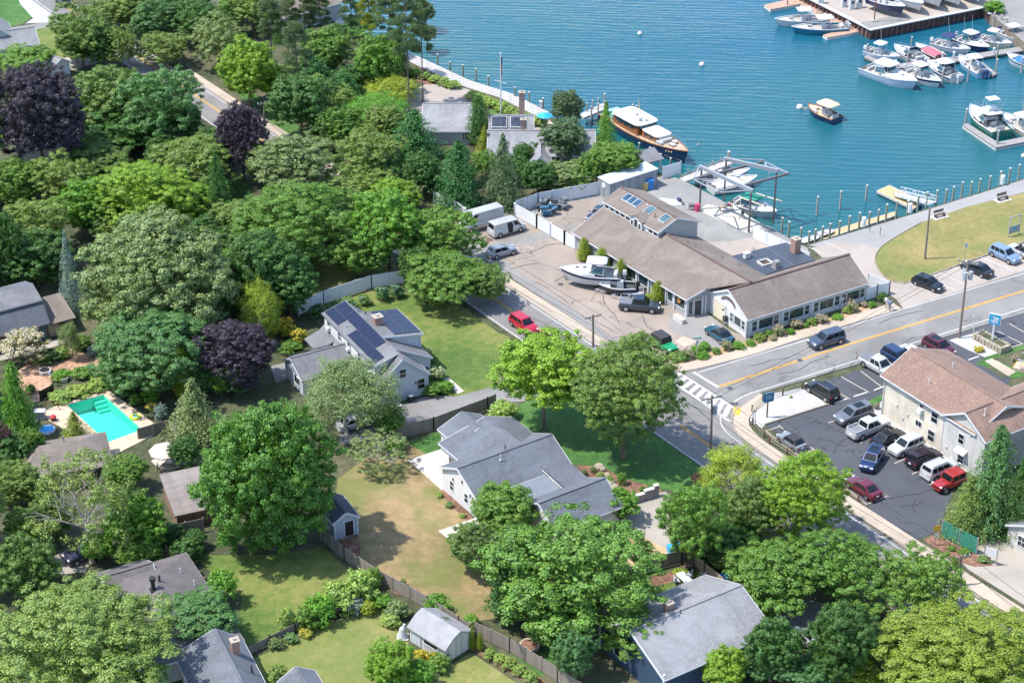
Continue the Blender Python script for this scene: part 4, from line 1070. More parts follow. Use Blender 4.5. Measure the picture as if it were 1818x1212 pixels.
# ---- shrubs
GS='garden shrubs'
def shrub(kind,u,v,w,h,c,label,group=GS): return tree(kind,u,v,w,h,c,label,group)
for a in [
 ('bushy',508,582,40,36,'yel','yellow flowering shrub behind the blue-grey house'),('bushy',528,596,34,32,'yel','smaller yellow shrub nearer the blue-grey house'),('bush',516,616,40,28,'mid','green shrub below the yellow ones'),
 ('bushb',561,552,34,28,'deep','hydrangea leftmost along the vinyl fence','hydrangeas along the vinyl fence'),('bushb',592,544,30,24,'deep','hydrangea second along the vinyl fence','hydrangeas along the vinyl fence'),('bushb',620,538,32,26,'mid','hydrangea at the middle of the vinyl fence','hydrangeas along the vinyl fence'),('bushb',647,532,28,22,'mid','pale hydrangea right of the fence middle','hydrangeas along the vinyl fence'),
 ('bushb',678,520,32,30,'teal','hydrangea at the right end of the vinyl fence','hydrangeas along the vinyl fence'),('bushb',704,516,30,28,'teal','hydrangea outside the vinyl fence end','hydrangeas along the vinyl fence'),
 ('bushw',777,661,34,28,'hedge','white flowering shrub at the blue-grey house corner'),('bush',768,640,22,24,'mid','green shrub under the house window'),('bushw',759,628,18,20,'hedge','small white flowering shrub beside the solar wing'),('bush',768,690,36,28,'mid','leafy clump beside the garden path'),('bush',792,686,32,22,'lush','grassy clump on the far side of the path'),
 ('bush',893,728,56,42,'hedge','rounded shrub at the end of the board fence'),('bush',884,748,40,30,'mid','shrub behind the grey ranch roof'),('bush',698,792,50,32,'lush','bright shrub where fence meets straw lawn'),
 ('bush',780,877,14,12,'hedge','small pale shrub by the white gable wall'),('bushb',798,896,16,12,'mid','blue hydrangea by the white gable wall'),('bush',821,914,13,9,'hedge','tiny shrub at the far end of the mulch bed'),
 ('bush',1036,838,14,13,'grey','leftmost grass tuft in the front mulch bed'),('bush',1053,833,12,12,'grey','second grass tuft in the front mulch bed'),('bush',1066,843,15,12,'hedge','third grass tuft in the front mulch bed'),('bush',1082,850,16,16,'hedge','leafy clump beside the boulders'),('bush',1104,849,18,24,'mid','upright shrub in the front mulch bed'),
 ('bush',1141,868,12,12,'mid','small shrub above the retaining wall'),('bush',1156,865,14,12,'teal','blue-green shrub at the right end of the mulch bed'),('bush',1238,848,22,24,'bronze','dark red shrub at the lawn corner'),
 ('bush',640,1040,64,62,'hedge','topmost shrub of the lawn hedge','hedge between the lawns'),('bush',600,1058,66,62,'hedge','second shrub of the lawn hedge','hedge between the lawns'),('bush',566,1080,62,62,'lush','third shrub of the lawn hedge','hedge between the lawns'),('bush',542,1098,44,44,'mid','fourth shrub of the lawn hedge','hedge between the lawns'),('bush',509,1096,34,46,'hedge','lowest upright shrub of the lawn hedge','hedge between the lawns'),('bush',662,1025,30,44,'mid','tall shrub touching the board fence corner','hedge between the lawns'),
 ('bushw',628,1072,44,34,'blue','silvery variegated shrub below the lawn hedge'),('bushy',545,1122,30,20,'hedge','yellow flowered clump at the hedge end'),('bushb',517,1132,28,20,'mid','hydrangea at the lower fence'),('bush',490,1142,26,22,'grey','grey-green clump against the lower fence'),
 ('bush',655,1078,30,30,'yel','yellow-green perennial clump by the fence bend'),('bush',680,1066,34,30,'lush','perennial clump below the board fence'),('bush',706,1082,44,36,'grey','loose flower bed left of the grey shed'),('bush',694,1100,34,28,'hedge','low clump on the lawn edge left of the shed'),('bush',684,1026,18,16,'hedge','shrub in the mulch strip'),('bush',715,1034,14,16,'grey','second shrub in the mulch strip'),
 ('bush',775,1070,48,40,'lush','shrub behind the grey shed roof'),('bush',794,1120,40,50,'deep','dark climber covering the shed corner'),('bushy',748,1162,34,26,'yel','golden flower clump in front of the shed'),('bushy',768,1164,18,18,'yel','small golden clump by the shed corner'),('bush',790,1150,36,30,'teal','blue-green shrub by the leaning fence'),('bush',780,1176,44,34,'mid','green clump right of the golden flowers'),
 ('bush',836,1101,32,26,'lush','round clipped bush behind the fence'),('cone',838,1131,15,44,'arb','left dwarf arborvitae by the fence end','dwarf arborvitae pair'),('cone',852,1138,15,34,'arb','right dwarf arborvitae by the fence end','dwarf arborvitae pair'),
 ('bush',870,1160,24,25,'hedge','first round shrub along the lower fence','round shrubs along the lower fence'),('bush',888,1168,25,24,'hedge','second round shrub along the lower fence','round shrubs along the lower fence'),('bush',905,1178,26,26,'hedge','third round shrub along the lower fence','round shrubs along the lower fence'),('bush',924,1188,26,26,'hedge','fourth round shrub along the lower fence','round shrubs along the lower fence'),('bush',943,1200,28,28,'hedge','last round shrub along the lower fence','round shrubs along the lower fence'),
 ('bush',492,1196,42,34,'olive','brownish round bush by the slate roof'),
 ('cone',1037,442,29,40,'arb','globe arborvitae nearest the white gates','globe arborvitae along the boat shop'),('cone',1068,460,32,40,'arb','globe arborvitae second along the boat shop','globe arborvitae along the boat shop'),('cone',1102,481,28,42,'arb','globe arborvitae behind the trailered boat','globe arborvitae along the boat shop'),('cone',1168,518,28,38,'arb','globe arborvitae beside the dark pickup','globe arborvitae along the boat shop'),
 ('bush',1152,525,16,10,'hedge','low weeds beside the inflatable boat'),
 ('bush',1766,12,38,26,'lush','bright bush on the marina wall'),
 ('bush',106,703,44,12,'hedge','low hedge left of the pool',GS),('bush',138,693,46,12,'hedge','low hedge middle above the pool',GS),('bush',172,682,44,12,'hedge','low hedge right above the pool',GS),('bush',110,665,40,18,'lush','hosta bed in the wood chip yard'),('bush',150,660,44,16,'mid','green bed beside the planters'),
 ('bush',111,625,28,22,'hedge','bright shrub in front of the barn'),('bush',85,632,50,24,'deep','dark shrubs before the barn'),('bush',145,606,34,30,'mid','green shrub beside the pale willow'),('bush',165,622,24,20,'blue','silvery shrub at the wood chip edge'),('bush',128,553,18,16,'lush','bright sapling beside the barn lean-to'),
 ('bush',241,708,28,22,'mid','round shrub right of the pool'),('bush',266,700,34,34,'lush','leafy shrub right of the pool deck'),('bushy',268,722,26,22,'grey','pale gold shrub by the pool deck'),('bush',284,730,28,36,'blue','blue-grey grass clump by the pool deck'),('bush',225,690,40,30,'teal','shaded grass clump above the pool corner'),('bush',54,690,20,18,'mid','small shrub in the wood chip yard'),
 ('bush',60,830,50,50,'mid','leafy bush at the cottage corner'),('bush',1306,990,60,40,'deep','dark bush beside the blue bin'),('bushw',1200,1030,10,8,'grey','weedy tuft by the garden table'),('bush',1208,1015,26,14,'yel','yellowish weeds by the fence post'),
 ('bush',1570,1078,20,18,'yel','yellow weed clump under the thin tree'),('bush',1690,972,16,12,'mid','weed clump in the mulch island'),('bush',1712,978,22,14,'mid','weeds along the green screen'),('bush',1748,992,24,14,'grey','weeds at the end of the mulch island'),
 ('bushp',1557,720,12,13,'grey','pink hydrangea at the shingled wall corner'),('bushp',1804,637,16,14,'grey','pink flower pot beside the white railings'),('bush',1404,704,6,5,'hedge','tiny weed on the white gravel'),
]: shrub(*a)
fr_=[(1196,632,24,18,'bush','olive'),(1212,634,20,16,'bush','mid'),(1222,628,22,20,'bushp','mid'),(1238,620,26,20,'bush','lush'),(1252,614,22,18,'bush','lush'),(1248,630,26,14,'bush','lush'),(1272,622,18,14,'bush','mid'),(1290,613,20,20,'bushp','mid'),(1311,613,24,16,'bush','lush'),(1333,608,22,14,'bush','mid'),
  (1350,598,26,18,'bush','olive'),(1366,592,20,14,'bush','mid'),(1382,586,24,22,'bushp','mid'),(1372,600,16,12,'bushp','mid'),(1404,588,16,13,'bush','lush'),(1414,574,24,18,'bushp','grey'),(1430,577,14,11,'bush','mid'),(1442,570,22,15,'bush','olive'),(1460,565,24,19,'bushp','grey'),(1487,562,22,13,'bush','lush'),
  (1503,551,16,12,'bush','hedge'),(1514,544,22,22,'bushp','mid'),(1534,540,16,12,'bushp','grey'),(1548,541,15,13,'bush','lush'),(1566,527,20,20,'bush','deep')]
wh_=['by the green off-roader','beside the street name post','below the teal coupe','at the teal coupe tail','under the first shop window','under the second shop window','under the third shop window','under the last shop window','at the white corner fence']
for i,(u,v,w,h,kd_,c) in enumerate(fr_):
 nm={'bush': {'olive': 'brownish low shrub','mid': 'green low shrub','lush': 'bright green low shrub','hedge': 'pale green low shrub','deep': 'dark leafy shrub'}.get(c),'bushp': 'pink flowering rose bush'}[kd_]
 shrub(kd_,u,v,w,h,c,nm+' ' +wh_[min(8,i*9 // 25)]+[' nearest the kerb',' close to the wall',' in mid bed'][i % 3],'shrubs in the pavement bed of the boat shop')
hd=[(722,124),(738,128),(755,133),(772,139),(790,146),(805,150)]
for i,(u,v) in enumerate(hd): shrub('bush',u,v,24,18,'hedge','hedge bush %s of the turning circle hedge' % ['at the far end','second from the far end','left of the middle','right of the middle','second from the near end','at the near end'][i],'hedge above the turning circle')
hd=[(838,168),(850,172),(864,178),(878,183),(892,189),(906,196),(920,203),(934,208),(948,214),(962,216)]
nm_=['at the far end','second','third','just before the flagpole','just behind the flagpole','sixth','seventh','eighth','next to the end','at the chimney end']
for i,(u,v) in enumerate(hd): shrub('bush',u,v,26,20,'hedge','boardwalk hedge bush, %s along the planks' % nm_[i],'hedge along the boardwalk')
# ================================================================== BUILDINGS
class Frame:
 """local axes of a building: x along its front wall, y to the back, z up; fr() gives world points"""
 def __init__(s,A,B=None,ang=None):
  s.A=Vector((A.x,A.y,0))
  a=math.atan2(B.y- A.y,B.x- A.x) if ang is None else ang
  s.a=a;s.ca,s.sa=math.cos(a),math.sin(a)
 def __call__(s,x,y,z=0.0): return Vector((s.A.x+x*s.ca- y*s.sa,s.A.y+x*s.sa+y*s.ca,z))
 def dir(s,x,y): return Vector((x*s.ca- y*s.sa,x*s.sa+y*s.ca,0))
class House:
 def __init__(s,name,label,cat,fr,wall,roof,trim=WHITE,group=None):
  s.fr=fr;s.wall=wall;s.roof=roof;s.trim=trim
  s.root=thing(name,label,cat,(fr.A.x,fr.A.y,0),0,group,world_parts=True)
 def quads(s,mb,pts,mi=0): mb.add(pts,[tuple(range(len(pts)))],mi)
 def walls(s,x0,x1,y0,y1,zf,name='wall',mt=None,zb=-0.05,fr=None):
  """zf(x,y): wall top; closed vertical shell with gable peaks given by extra stations"""
  fr=fr or s.fr;mb=MB();st=zf
  loop=st['loop']
  n=len(loop)
  for i in range(n):
   (xa,ya,za),(xb,yb,zb2)=loop[i],loop[(i+1) % n]
   mb.quad(fr(xa,ya,zb),fr(xb,yb,zb),fr(xb,yb,zb2),fr(xa,ya,za))
  return mb.build(name,mt or s.wall,s.root)
 def slab(s,p,th=0.16,name='roof',mt=None):
  """roof plane: four world corners, counter-clockwise from above, given thickness"""
  mb=MB();lo=[Vector((q.x,q.y,q.z- th)) for q in p]
  n=len(p)
  fs=[tuple(range(n)),tuple(range(2*n- 1,n- 1,-1))]+[(i,n+i,n+(i+1) % n,(i+1) % n) for i in range(n)]
  mb.add(list(p)+lo,fs)
  return mb.build(name,mt or s.roof,s.root)
 def board(s,p,q,w=0.05,h=0.22,name='fascia',mt=None):
  mb=MB();mb.bar(p,q,w,h);return mb.build(name,mt or s.trim,s.root)
 def gable_x(s,x0,x1,y0,y1,ze,zr,yr=None,ze2=None,ov=0.3,og=0.25,fr=None,wall=None,roof=None,walls=True,trim=True):
  """ridge along x"""
  fr=fr or s.fr;yr=(y0+y1)/2 if yr is None else yr;ze2=ze if ze2 is None else ze2
  if walls: s.walls(0,0,0,0,{'loop': [(x0,y0,ze),(x1,y0,ze),(x1,yr,zr),(x1,y1,ze2),(x0,y1,ze2),(x0,yr,zr)]},fr=fr,mt=wall)
  t=0.16;k0=(zr- ze)/(yr- y0);k1=(zr- ze2)/(y1- yr)
  a=[fr(x0- og,y0- ov,ze- k0*ov+t),fr(x1+og,y0- ov,ze- k0*ov+t),fr(x1+og,yr,zr+t),fr(x0- og,yr,zr+t)]
  b=[fr(x0- og,yr,zr+t),fr(x1+og,yr,zr+t),fr(x1+og,y1+ov,ze2- k1*ov+t),fr(x0- og,y1+ov,ze2- k1*ov+t)]
  s.slab(a,mt=roof);s.slab(b,mt=roof)
  if trim:
   d=Vector((0,0,-0.16))
   e=0.03
   for xx in (x0- og- e,x1+og+e):
    s.board(fr(xx,y0- ov,ze- k0*ov+t- 0.1),fr(xx,yr,zr+t- 0.1),name='rake_board');s.board(fr(xx,yr,zr+t- 0.1),fr(xx,y1+ov,ze2- k1*ov+t- 0.1),name='rake_board')
   s.board(fr(x0- og,y0- ov- e,ze- k0*ov+t- 0.11),fr(x1+og,y0- ov- e,ze- k0*ov+t- 0.11),name='gutter',h=0.16)
   s.board(fr(x0- og,y1+ov+e,ze2- k1*ov+t- 0.11),fr(x1+og,y1+ov+e,ze2- k1*ov+t- 0.11),name='gutter',h=0.16)
  mb=MB();mb.bar(fr(x0- og,yr,zr+t+0.02),fr(x1+og,yr,zr+t+0.02),0.3,0.05);mb.build('ridge_cap',roof or s.roof,s.root)
 def gable_y(s,x0,x1,y0,y1,ze,zr,**k):
  f2=Frame(s.fr(x0,y1),ang=s.fr.a- math.pi/2)
  s.gable_x(0,y1- y0,0,x1- x0,ze,zr,fr=f2,**k)
 def hip(s,x0,x1,y0,y1,ze,zr,ov=0.35,walls=True,ins=None,fr=None):
  fr=fr or s.fr;w=(y1- y0);ins=w/2 if ins is None else ins;ym=(y0+y1)/2
  if walls: s.walls(0,0,0,0,{'loop': [(x0,y0,ze),(x1,y0,ze),(x1,y1,ze),(x0,y1,ze)]},fr=fr)
  X0,X1,Y0,Y1=x0- ov,x1+ov,y0- ov,y1+ov
  r0,r1=fr(x0+ins,ym,zr),fr(x1- ins,ym,zr)
  c=[fr(X0,Y0,ze),fr(X1,Y0,ze),fr(X1,Y1,ze),fr(X0,Y1,ze)]
  up=Vector((0,0,.12));c=[q+up for q in c];r0 += up;r1 += up
  s.slab([c[0],c[1],r1,r0]);s.slab([c[2],c[3],r0,r1]);s.slab([c[1],c[2],r1]);s.slab([c[3],c[0],r0])
  for i in range(4): s.board(c[i]+Vector((0,0,-.1)),c[(i+1) % 4]+Vector((0,0,-.1)),name='gutter',h=0.16)
 def window(s,x,y,z,w,h,nx=0.0,ny=-1.0,mull=(1,1),name='window',glass=GLASS,fr=None,trim=None,fw=0.1):
  """centre of the sill line on the wall at (x,y), outward normal (nx,ny) in the frame"""
  fr=fr or s.fr;n=fr.dir(nx,ny).normalized();t=Vector((-n.y,n.x,0));c=fr(x,y,z)
  mb=MB();up=Vector((0,0,1));o=n*0.03
  def rect(u0,u1,v0,v1,d):
   a=[c+t*u0+up*v0,c+t*u1+up*v0,c+t*u1+up*v1,c+t*u0+up*v1]
   mb.hexa([q- n*0.03 for q in a],[q+n*d for q in a])
  rect(-w/2- fw,-w/2,-fw,h+fw,.06);rect(w/2,w/2+fw,-fw,h+fw,.06);rect(-w/2,w/2,-fw,0,.06);rect(-w/2,w/2,h,h+fw,.06)
  for i in range(1,mull[0]): u=-w/2+w*i/mull[0];rect(u- .025,u+.025,0,h,.045)
  for i in range(1,mull[1]): v=h*i/mull[1];rect(-w/2,w/2,v- .03,v+.03,.05)
  f=mb.build(name,trim or s.trim,s.root);f['_o']=s.root['_o']
  g=MB();a=[c+t*u+up*v+n*.025 for u,v in ((-w/2,0),(w/2,0),(w/2,h),(-w/2,h))];g.quad(*a)
  ob=g.build('pane',glass,None,s.root['_o']);ob.location=(0,0,0);ob.parent=f
  return f
 def door(s,x,y,z,w,h,nx=0.0,ny=-1.0,mt=None,fr=None,lite=True,name='door'):
  fr=fr or s.fr;n=fr.dir(nx,ny).normalized();t=Vector((-n.y,n.x,0));c=fr(x,y,z);up=Vector((0,0,1))
  mb=MB()
  def rect(m,u0,u1,v0,v1,d):
   a=[c+t*u0+up*v0,c+t*u1+up*v0,c+t*u1+up*v1,c+t*u0+up*v1]
   m.hexa([q- n*0.03 for q in a],[q+n*d for q in a])
  rect(mb,-w/2,w/2,0,h,.04)
  d=mb.build(name,mt or s.trim,s.root);d['_o']=s.root['_o']
  m2=MB();rect(m2,-w/2- .12,-w/2,0,h+.12,.07);rect(m2,w/2,w/2+.12,0,h+.12,.07);rect(m2,-w/2,w/2,h,h+.12,.07)
  q=m2.build('door_frame',s.trim,None,s.root['_o']);q.location=(0,0,0);q.parent=d
  if lite:
   m3=MB();rect(m3,-w*.32,w*.32,h*.5,h*.92,.05);q=m3.build('door_pane',GLASS,None,s.root['_o']);q.location=(0,0,0);q.parent=d
  return d
 def chimney(s,x,y,z0,z1,w=0.9,d=0.9,mt=None,fr=None):
  fr=fr or s.fr;c=fr(x,y);mb=MB();mb.box((c.x,c.y,(z0+z1)/2),(w,d,z1- z0),fr.a)
  o=mb.build('chimney',mt or brick(),s.root);o['_o']=s.root['_o']
  m2=MB();m2.box((c.x,c.y,z1+.06),(w+.16,d+.16,.12),fr.a);m2.box((c.x,c.y,z1+.2),(w*.4,d*.4,.2),fr.a)
  q=m2.build('chimney_cap',plain('mortar_cap',(0.33,0.29,0.24),0.9),None,s.root['_o']);q.location=(0,0,0);q.parent=o
 def vent(s,x,y,z,h=0.6,r=0.06,mt=None,fr=None):
  fr=fr or s.fr;c=fr(x,y);mb=MB();mb.tube((c.x,c.y,z),(c.x,c.y,z+h),r,r,8);mb.tube((c.x,c.y,z),(c.x,c.y,z+.06),r*2.4,r*1.6,8)
  mb.build('vent_pipe',mt or WHITE,s.root)
 def post(s,x,y,z0,z1,w=0.15,fr=None,name='corner_post',mt=None):
  fr=fr or s.fr;c=fr(x,y);mb=MB();mb.box((c.x,c.y,(z0+z1)/2),(w,w,z1- z0),fr.a);mb.build(name,mt or s.trim,s.root)
 def skylight(s,x,y,z,w,l,dzdy,fr=None,glass_=None):
  """flush roof light on a slope rising dzdy per metre of y"""
  fr=fr or s.fr;mb=MB();k=math.sqrt(1+dzdy*dzdy);l2=l/k/2
  def pt(u,v,o): return fr(x+u,y+v,z+v*dzdy+o)
  c=[(-w/2- .08,-l2- .08),(w/2+.08,-l2- .08),(w/2+.08,l2+.08),(-w/2- .08,l2+.08)]
  mb.hexa([pt(u,v,-.05) for u,v in c],[pt(u,v,.14) for u,v in c])
  o=mb.build('skylight',plain('skylight_frame',(0.36,0.36,0.35),0.5),s.root);g=MB();c=[(-w/2,-l2),(w/2,-l2),(w/2,l2),(-w/2,l2)]
  g.quad(*[pt(u,v,.147) for u,v in c]);q=g.build('pane',glass_ or glass('sky_glass',(0.05,0.10,0.12),0.08),None,s.root['_o']);q.location=(0,0,0);q.parent=o
TAN=shingle('tan_roof_shingles',(0.19,0.155,0.132),0.15,0.33,0.16)
TAND=plain('ridge_brown',(0.12,0.075,0.065),0.9)
GREYR=shingle('grey_roof_shingles',(0.165,0.165,0.175),0.16,0.33,0.2)
SLATE=shingle('slate_grey_shingles',(0.125,0.137,0.16),0.18,0.36,0.2)
SLATED=shingle('dark_slate_shingles',(0.055,0.065,0.085),0.18,0.36,0.2)
REDR=shingle('red_brown_shingles',(0.225,0.145,0.112),0.15,0.35,0.14,0.4,(0.38,0.27,0.2))
PALER=shingle('pale_grey_shingles',(0.24,0.24,0.25),0.18,0.33,0.16)
BRNR=shingle('weathered_brown_shingles',(0.21,0.175,0.15),0.16,0.3,0.2)
DKR=shingle('dark_brown_shingles',(0.135,0.12,0.12),0.16,0.33,0.14)
GREYW=clap('grey_clapboard',(0.33,0.33,0.33));WHITEW=clap('white_clapboard',(0.62,0.61,0.6));BLUEW=clap('pale_blue_clapboard',(0.46,0.49,0.53));NAVYW=clap('navy_board',(0.03,0.055,0.10),0.3,vertical=True)
CEDW=shingle('weathered_cedar_wall',(0.62,0.56,0.46),0.14,0.2,0.14,mort=0.68);CREAMD=clap('cream_garage_door',(0.62,0.55,0.42),0.45);SHINW=shingle('grey_shingle_wall',(0.56,0.54,0.51),0.13,0.18,0.14,mort=0.62)
YELW=clap('yellow_clapboard',(0.5,0.4,0.16));BEIGEW=planks('beige_barn_boards',(0.42,0.36,0.27),0.2);TARPAPER=plain('black_membrane_roof',(0.045,0.055,0.075),0.55,0.15,0.6)
SOLAR=plain('solar_cells',(0.010,0.014,0.035),0.18,0.2,2.0);DARKWIN=glass('dark_window',(0.01,0.012,0.016),0.08);SHOPGL=glass('shop_window',(0.03,0.05,0.055),0.05)
# ---------------------------------------------------------------- boat shop
A=P(1021.5,411,2.8);B=P(1223.6,530,2.8)
f=Frame(A,B)
sh=House('boat_shop','long grey clapboard boat shop with tan shingled roof and clerestory','shop',f,GREYW,TAN)
sh.walls(0,0,0,0,{'loop': [(0,0,2.78),(23.9,0,2.78),(24.75,2.5,3.6),(26,6.1,5.3),(26,12.2,2.9),(0,12.2,2.9),(0,6.1,5.33)]})
sh.slab([f(-.2,-.5,2.75),f(24.35,-.5,2.75),f(25.0,2.1,3.84),f(29.3,6.1,5.51),f(-.2,6.1,5.51)]);sh.slab([f(-.2,6.1,5.51),f(29.3,6.1,5.51),f(28.0,12.6,2.9),f(-.2,12.6,2.9)])
sh.board(f(-.2,-.53,2.66),f(24.35,-.53,2.66),name='gutter',h=.15);sh.board(f(-.23,-.5,2.66),f(-.23,6.1,5.42),name='rake_board');sh.board(f(24.38,-.5,2.66),f(25.03,2.1,3.74),name='rake_board')
mbr=MB();mbr.bar(f(11,6.1,5.56),f(29.2,6.1,5.56),0.34,0.06);mbr.build('ridge_cap',TAND,sh.root)
# front glazing between the posts
for x,w in ((8.2,.9),(12.4,1.9),(15.0,1.9),(17.2,.9),(20.6,1.0),(22.4,2.2)): sh.window(x,0,0.85,w,1.45,mull=(1,1),glass=SHOPGL)
for x in (6.4,7.2,13.7,16.2,19.8,21.5,24.0): sh.post(x,-0.08,0,2.75,0.22,name='wall_post')
so=plain('orange_sign',(0.6,0.22,0.05),0.5);mb=MB();c=f(22.4,-0.09,1.75)
for i in range(14):
 pass
mb.lathe((0,0,0),[(0.0,.02),(.35,.02),(.38,0),(.35,-.02),(0,-.02)],16);o=mb.build('window_sign',so,sh.root,(0,0,0));o.rotation_euler=(math.pi/2,0,f.a);o.location=c- sh.root.location
# upper clerestory storey
ux0,ux1=0.0,11.75
sh.walls(0,0,0,0,{'loop': [(ux0,5.1,5.95),(ux1,5.1,5.95),(ux1,8.1,7.12),(ux1,12.1,5.45),(ux0,12.1,5.45),(ux0,8.1,7.12)]},name='upper_wall')
sh.slab([f(ux0- .3,4.85,6.0),f(ux1+.25,4.85,6.0),f(ux1+.25,8.1,7.3),f(ux0- .3,8.1,7.3)]);sh.slab([f(ux0- .3,8.1,7.3),f(ux1+.25,8.1,7.3),f(ux1+.25,12.4,5.55),f(ux0- .3,12.4,5.55)])
sh.board(f(ux1+.28,4.85,5.92),f(ux1+.28,8.1,7.22),name='rake_board');sh.board(f(ux1+.28,8.1,7.22),f(ux1+.28,12.4,5.47),name='rake_board');sh.board(f(ux0- .3,4.82,5.92),f(ux1+.25,4.82,5.92),name='gutter',h=.13)
mb=MB();mb.bar(f(ux0- .3,8.1,7.33),f(ux1+.25,8.1,7.33),0.34,0.06);mb.build('ridge_cap',TAND,sh.root)
blw=clap('shade_blue_clapboard',(0.40,0.42,0.45));
mb=MB();mb.quad(f(0,5.085,4.9),f(ux1,5.085,4.9),f(ux1,5.085,5.94),f(0,5.085,5.94));mb.build('window_band',WHITE,sh.root)
for x in (0.6,1.75,2.9,4.05,5.2,10.15,11.2): sh.window(x,5.08,5.17,0.72,0.56,glass=DARKWIN,fw=.1)
sh.window(9.25,5.08,5.17,.6,.5,glass=plain('blind_panel',(0.6,0.6,0.58),.6),fw=.08)
# little gabled bay in the clerestory
mb=MB();
sh.walls(0,0,0,0,{'loop': [(6.15,4.7,6.2),(7.4,4.7,6.85),(8.65,4.7,6.2),(8.65,5.6,6.2),(6.15,5.6,6.2)]},name='bay_wall',zb=4.4,mt=WHITE)
sh.slab([f(5.95,4.5,6.22),f(7.4,4.5,6.98),f(7.4,7.5,6.98),f(5.95,5.6,6.22)][::-1] if False else [f(5.95,4.5,6.22),f(7.4,4.5,6.98),f(7.4,7.4,6.98),f(5.95,5.5,6.22)],.1);sh.slab([f(7.4,4.5,6.98),f(8.85,4.5,6.22),f(8.85,5.5,6.22),f(7.4,7.4,6.98)],.1)
for x,w,h in ((6.6,.4,.8),(7.4,.6,1.2),(8.2,.4,.8)): sh.window(x,4.7,5.05,w,h,glass=DARKWIN,fw=.07)
dz=1.3/3.25
for x in (2.5,3.6,4.7): sh.skylight(x,7.1,6.0+(7.1- 4.85)*dz,0.95,1.3,dz,glass_=glass('blue_roof_light',(0.02,0.055,0.10),0.1))
for x in (7.4,10.6): sh.skylight(x,7.1,6.0+(7.1- 4.85)*dz,1.15,1.3,dz)
sh.vent(9.1,6.6,6.7,.6,mt=TAND);sh.vent(6.1,7.7,7.1,.25)
for x,y in ((13.2,6.9),(15.0,7.6),(16.4,7.8),(17.2,8.0),(20.2,9.2),(22.6,10.0)): sh.vent(x,y,5.35- (y- 6.1)*.4,.55,.08 if x>14 else .05,mt=STEEL)
# entry corner with white surround, between main block and wing
fw=Frame(P(1327,599),P(1536,534))
sh2=sh;sh.fr=fw
sh.gable_x(-0.2,19.3,0,8.1,2.85,5.05,ov=0.35,og=0.2,wall=None)
mb=MB();mb.bar(fw(-.4,4.05,5.25),fw(19.5,4.05,5.25),0.34,0.06);mb.build('ridge_cap',TAND,sh.root)
mb=MB();mb.quad(fw(-.23,0,-.02),fw(-.23,0,2.85),fw(-.23,4.05,5.0),fw(-.23,4.05,-.02));mb.quad(fw(-.23,4.05,-.02),fw(-.23,4.05,5.0),fw(-.23,8.1,2.85),fw(-.23,8.1,-.02));mb.build('gable_face',WHITEW,sh.root)
for x,w,m in ((1.0,.75,(1,2)),(2.8,2.2,(1,1)),(4.5,.75,(1,2)),(6.1,.75,(1,2)),(7.8,2.2,(1,1)),(9.5,.75,(1,2)),(11.0,.75,(1,2)),(12.75,2.2,(1,1)),(14.5,.75,(1,2)),(15.6,.75,(1,2)),(17.2,2.1,(1,1)),(18.75,.7,(1,2))):
 sh.window(x,0,0.75,w,1.35,mull=m,glass=SHOPGL,fw=.16)
mb=MB();mb.quad(fw(0,-.012,-.02),fw(19.2,-.012,-.02),fw(19.2,-.012,2.25),fw(0,-.012,2.25));mb.build('window_band',WHITE,sh.root)
for x in (0.2,5.3,10.3,15.1): sh.post(x,-.05,0,2.7,.18)
sh.door(-.25,5.9,0.05,2.5,2.5,-1,0,mt=CREAMD,lite=False,name='garage_door')
for y,w,m in ((3.2,.55,(1,2)),(1.9,1.3,(1,1)),(.65,.55,(1,2))): sh.window(-.25,y,0.95,w,1.2,-1,0,m,glass=SHOPGL)
sh.post(-.3,0,0,2.8,.2);sh.post(-.3,8.1,0,2.8,.2)
# arched name board: an arc of dark wood with worn pale lettering strokes
mb=MB();arc=[]
for i in range(13):
 t=math.pi*(0.22+0.56*i/12);arc.append((4.05+1.9*math.cos(t),2.15+1.75*math.sin(t)))
for (ya,za),(yb,zb) in zip(arc[:-1],arc[1:]): mb.hexa([fw(-.26,ya,za- .18),fw(-.26,yb,zb- .18),fw(-.26,yb,zb+.18),fw(-.26,ya,za+.18)],[fw(-.34,ya,za- .18),fw(-.34,yb,zb- .18),fw(-.34,yb,zb+.18),fw(-.34,ya,za+.18)])
nb=mb.build('name_board',plain('maroon_board',(0.07,0.035,0.05),0.6),sh.root)
mb=MB();rg=random.Random(5)
for i in range(12):
 (ya,za),(yb,zb)=arc[i],arc[i+1];ym,zm=(ya+yb)/2,(za+zb)/2
 for dz_ in (-.07,.07): mb.hexa([fw(-.342,ym- .05,zm+dz_- .025),fw(-.342,ym+.05,zm+dz_- .025),fw(-.342,ym+.05,zm+dz_+.025),fw(-.342,ym- .05,zm+dz_+.025)],[fw(-.352,ym- .05,zm+dz_- .025),fw(-.352,ym+.05,zm+dz_- .025),fw(-.352,ym+.05,zm+dz_+.025),fw(-.352,ym- .05,zm+dz_+.025)])
q=mb.build('lettering',plain('worn_gilt',(0.4,0.33,0.25),0.6),None,sh.root['_o']);q.parent=nb;q.location=(0,0,0)
mb=MB();mb.box(tuple(fw(-.5,4.25,.9)),(.45,.5,.75),fw.a);mb.build('meter_box',plain('dark_meter',(0.05,0.05,0.055),.5),sh.root)
mb=MB();mb.path([fw(-.3,4.3,2.2),fw(-.6,4.3,2.5),fw(-.9,4.3,2.45)],.03);mb.lathe(tuple(fw(-.9,4.3,2.25)),[(0.02,.2),(.2,0),(.18,0)],10);mb.build('gooseneck_lamp',BLACK,sh.root)
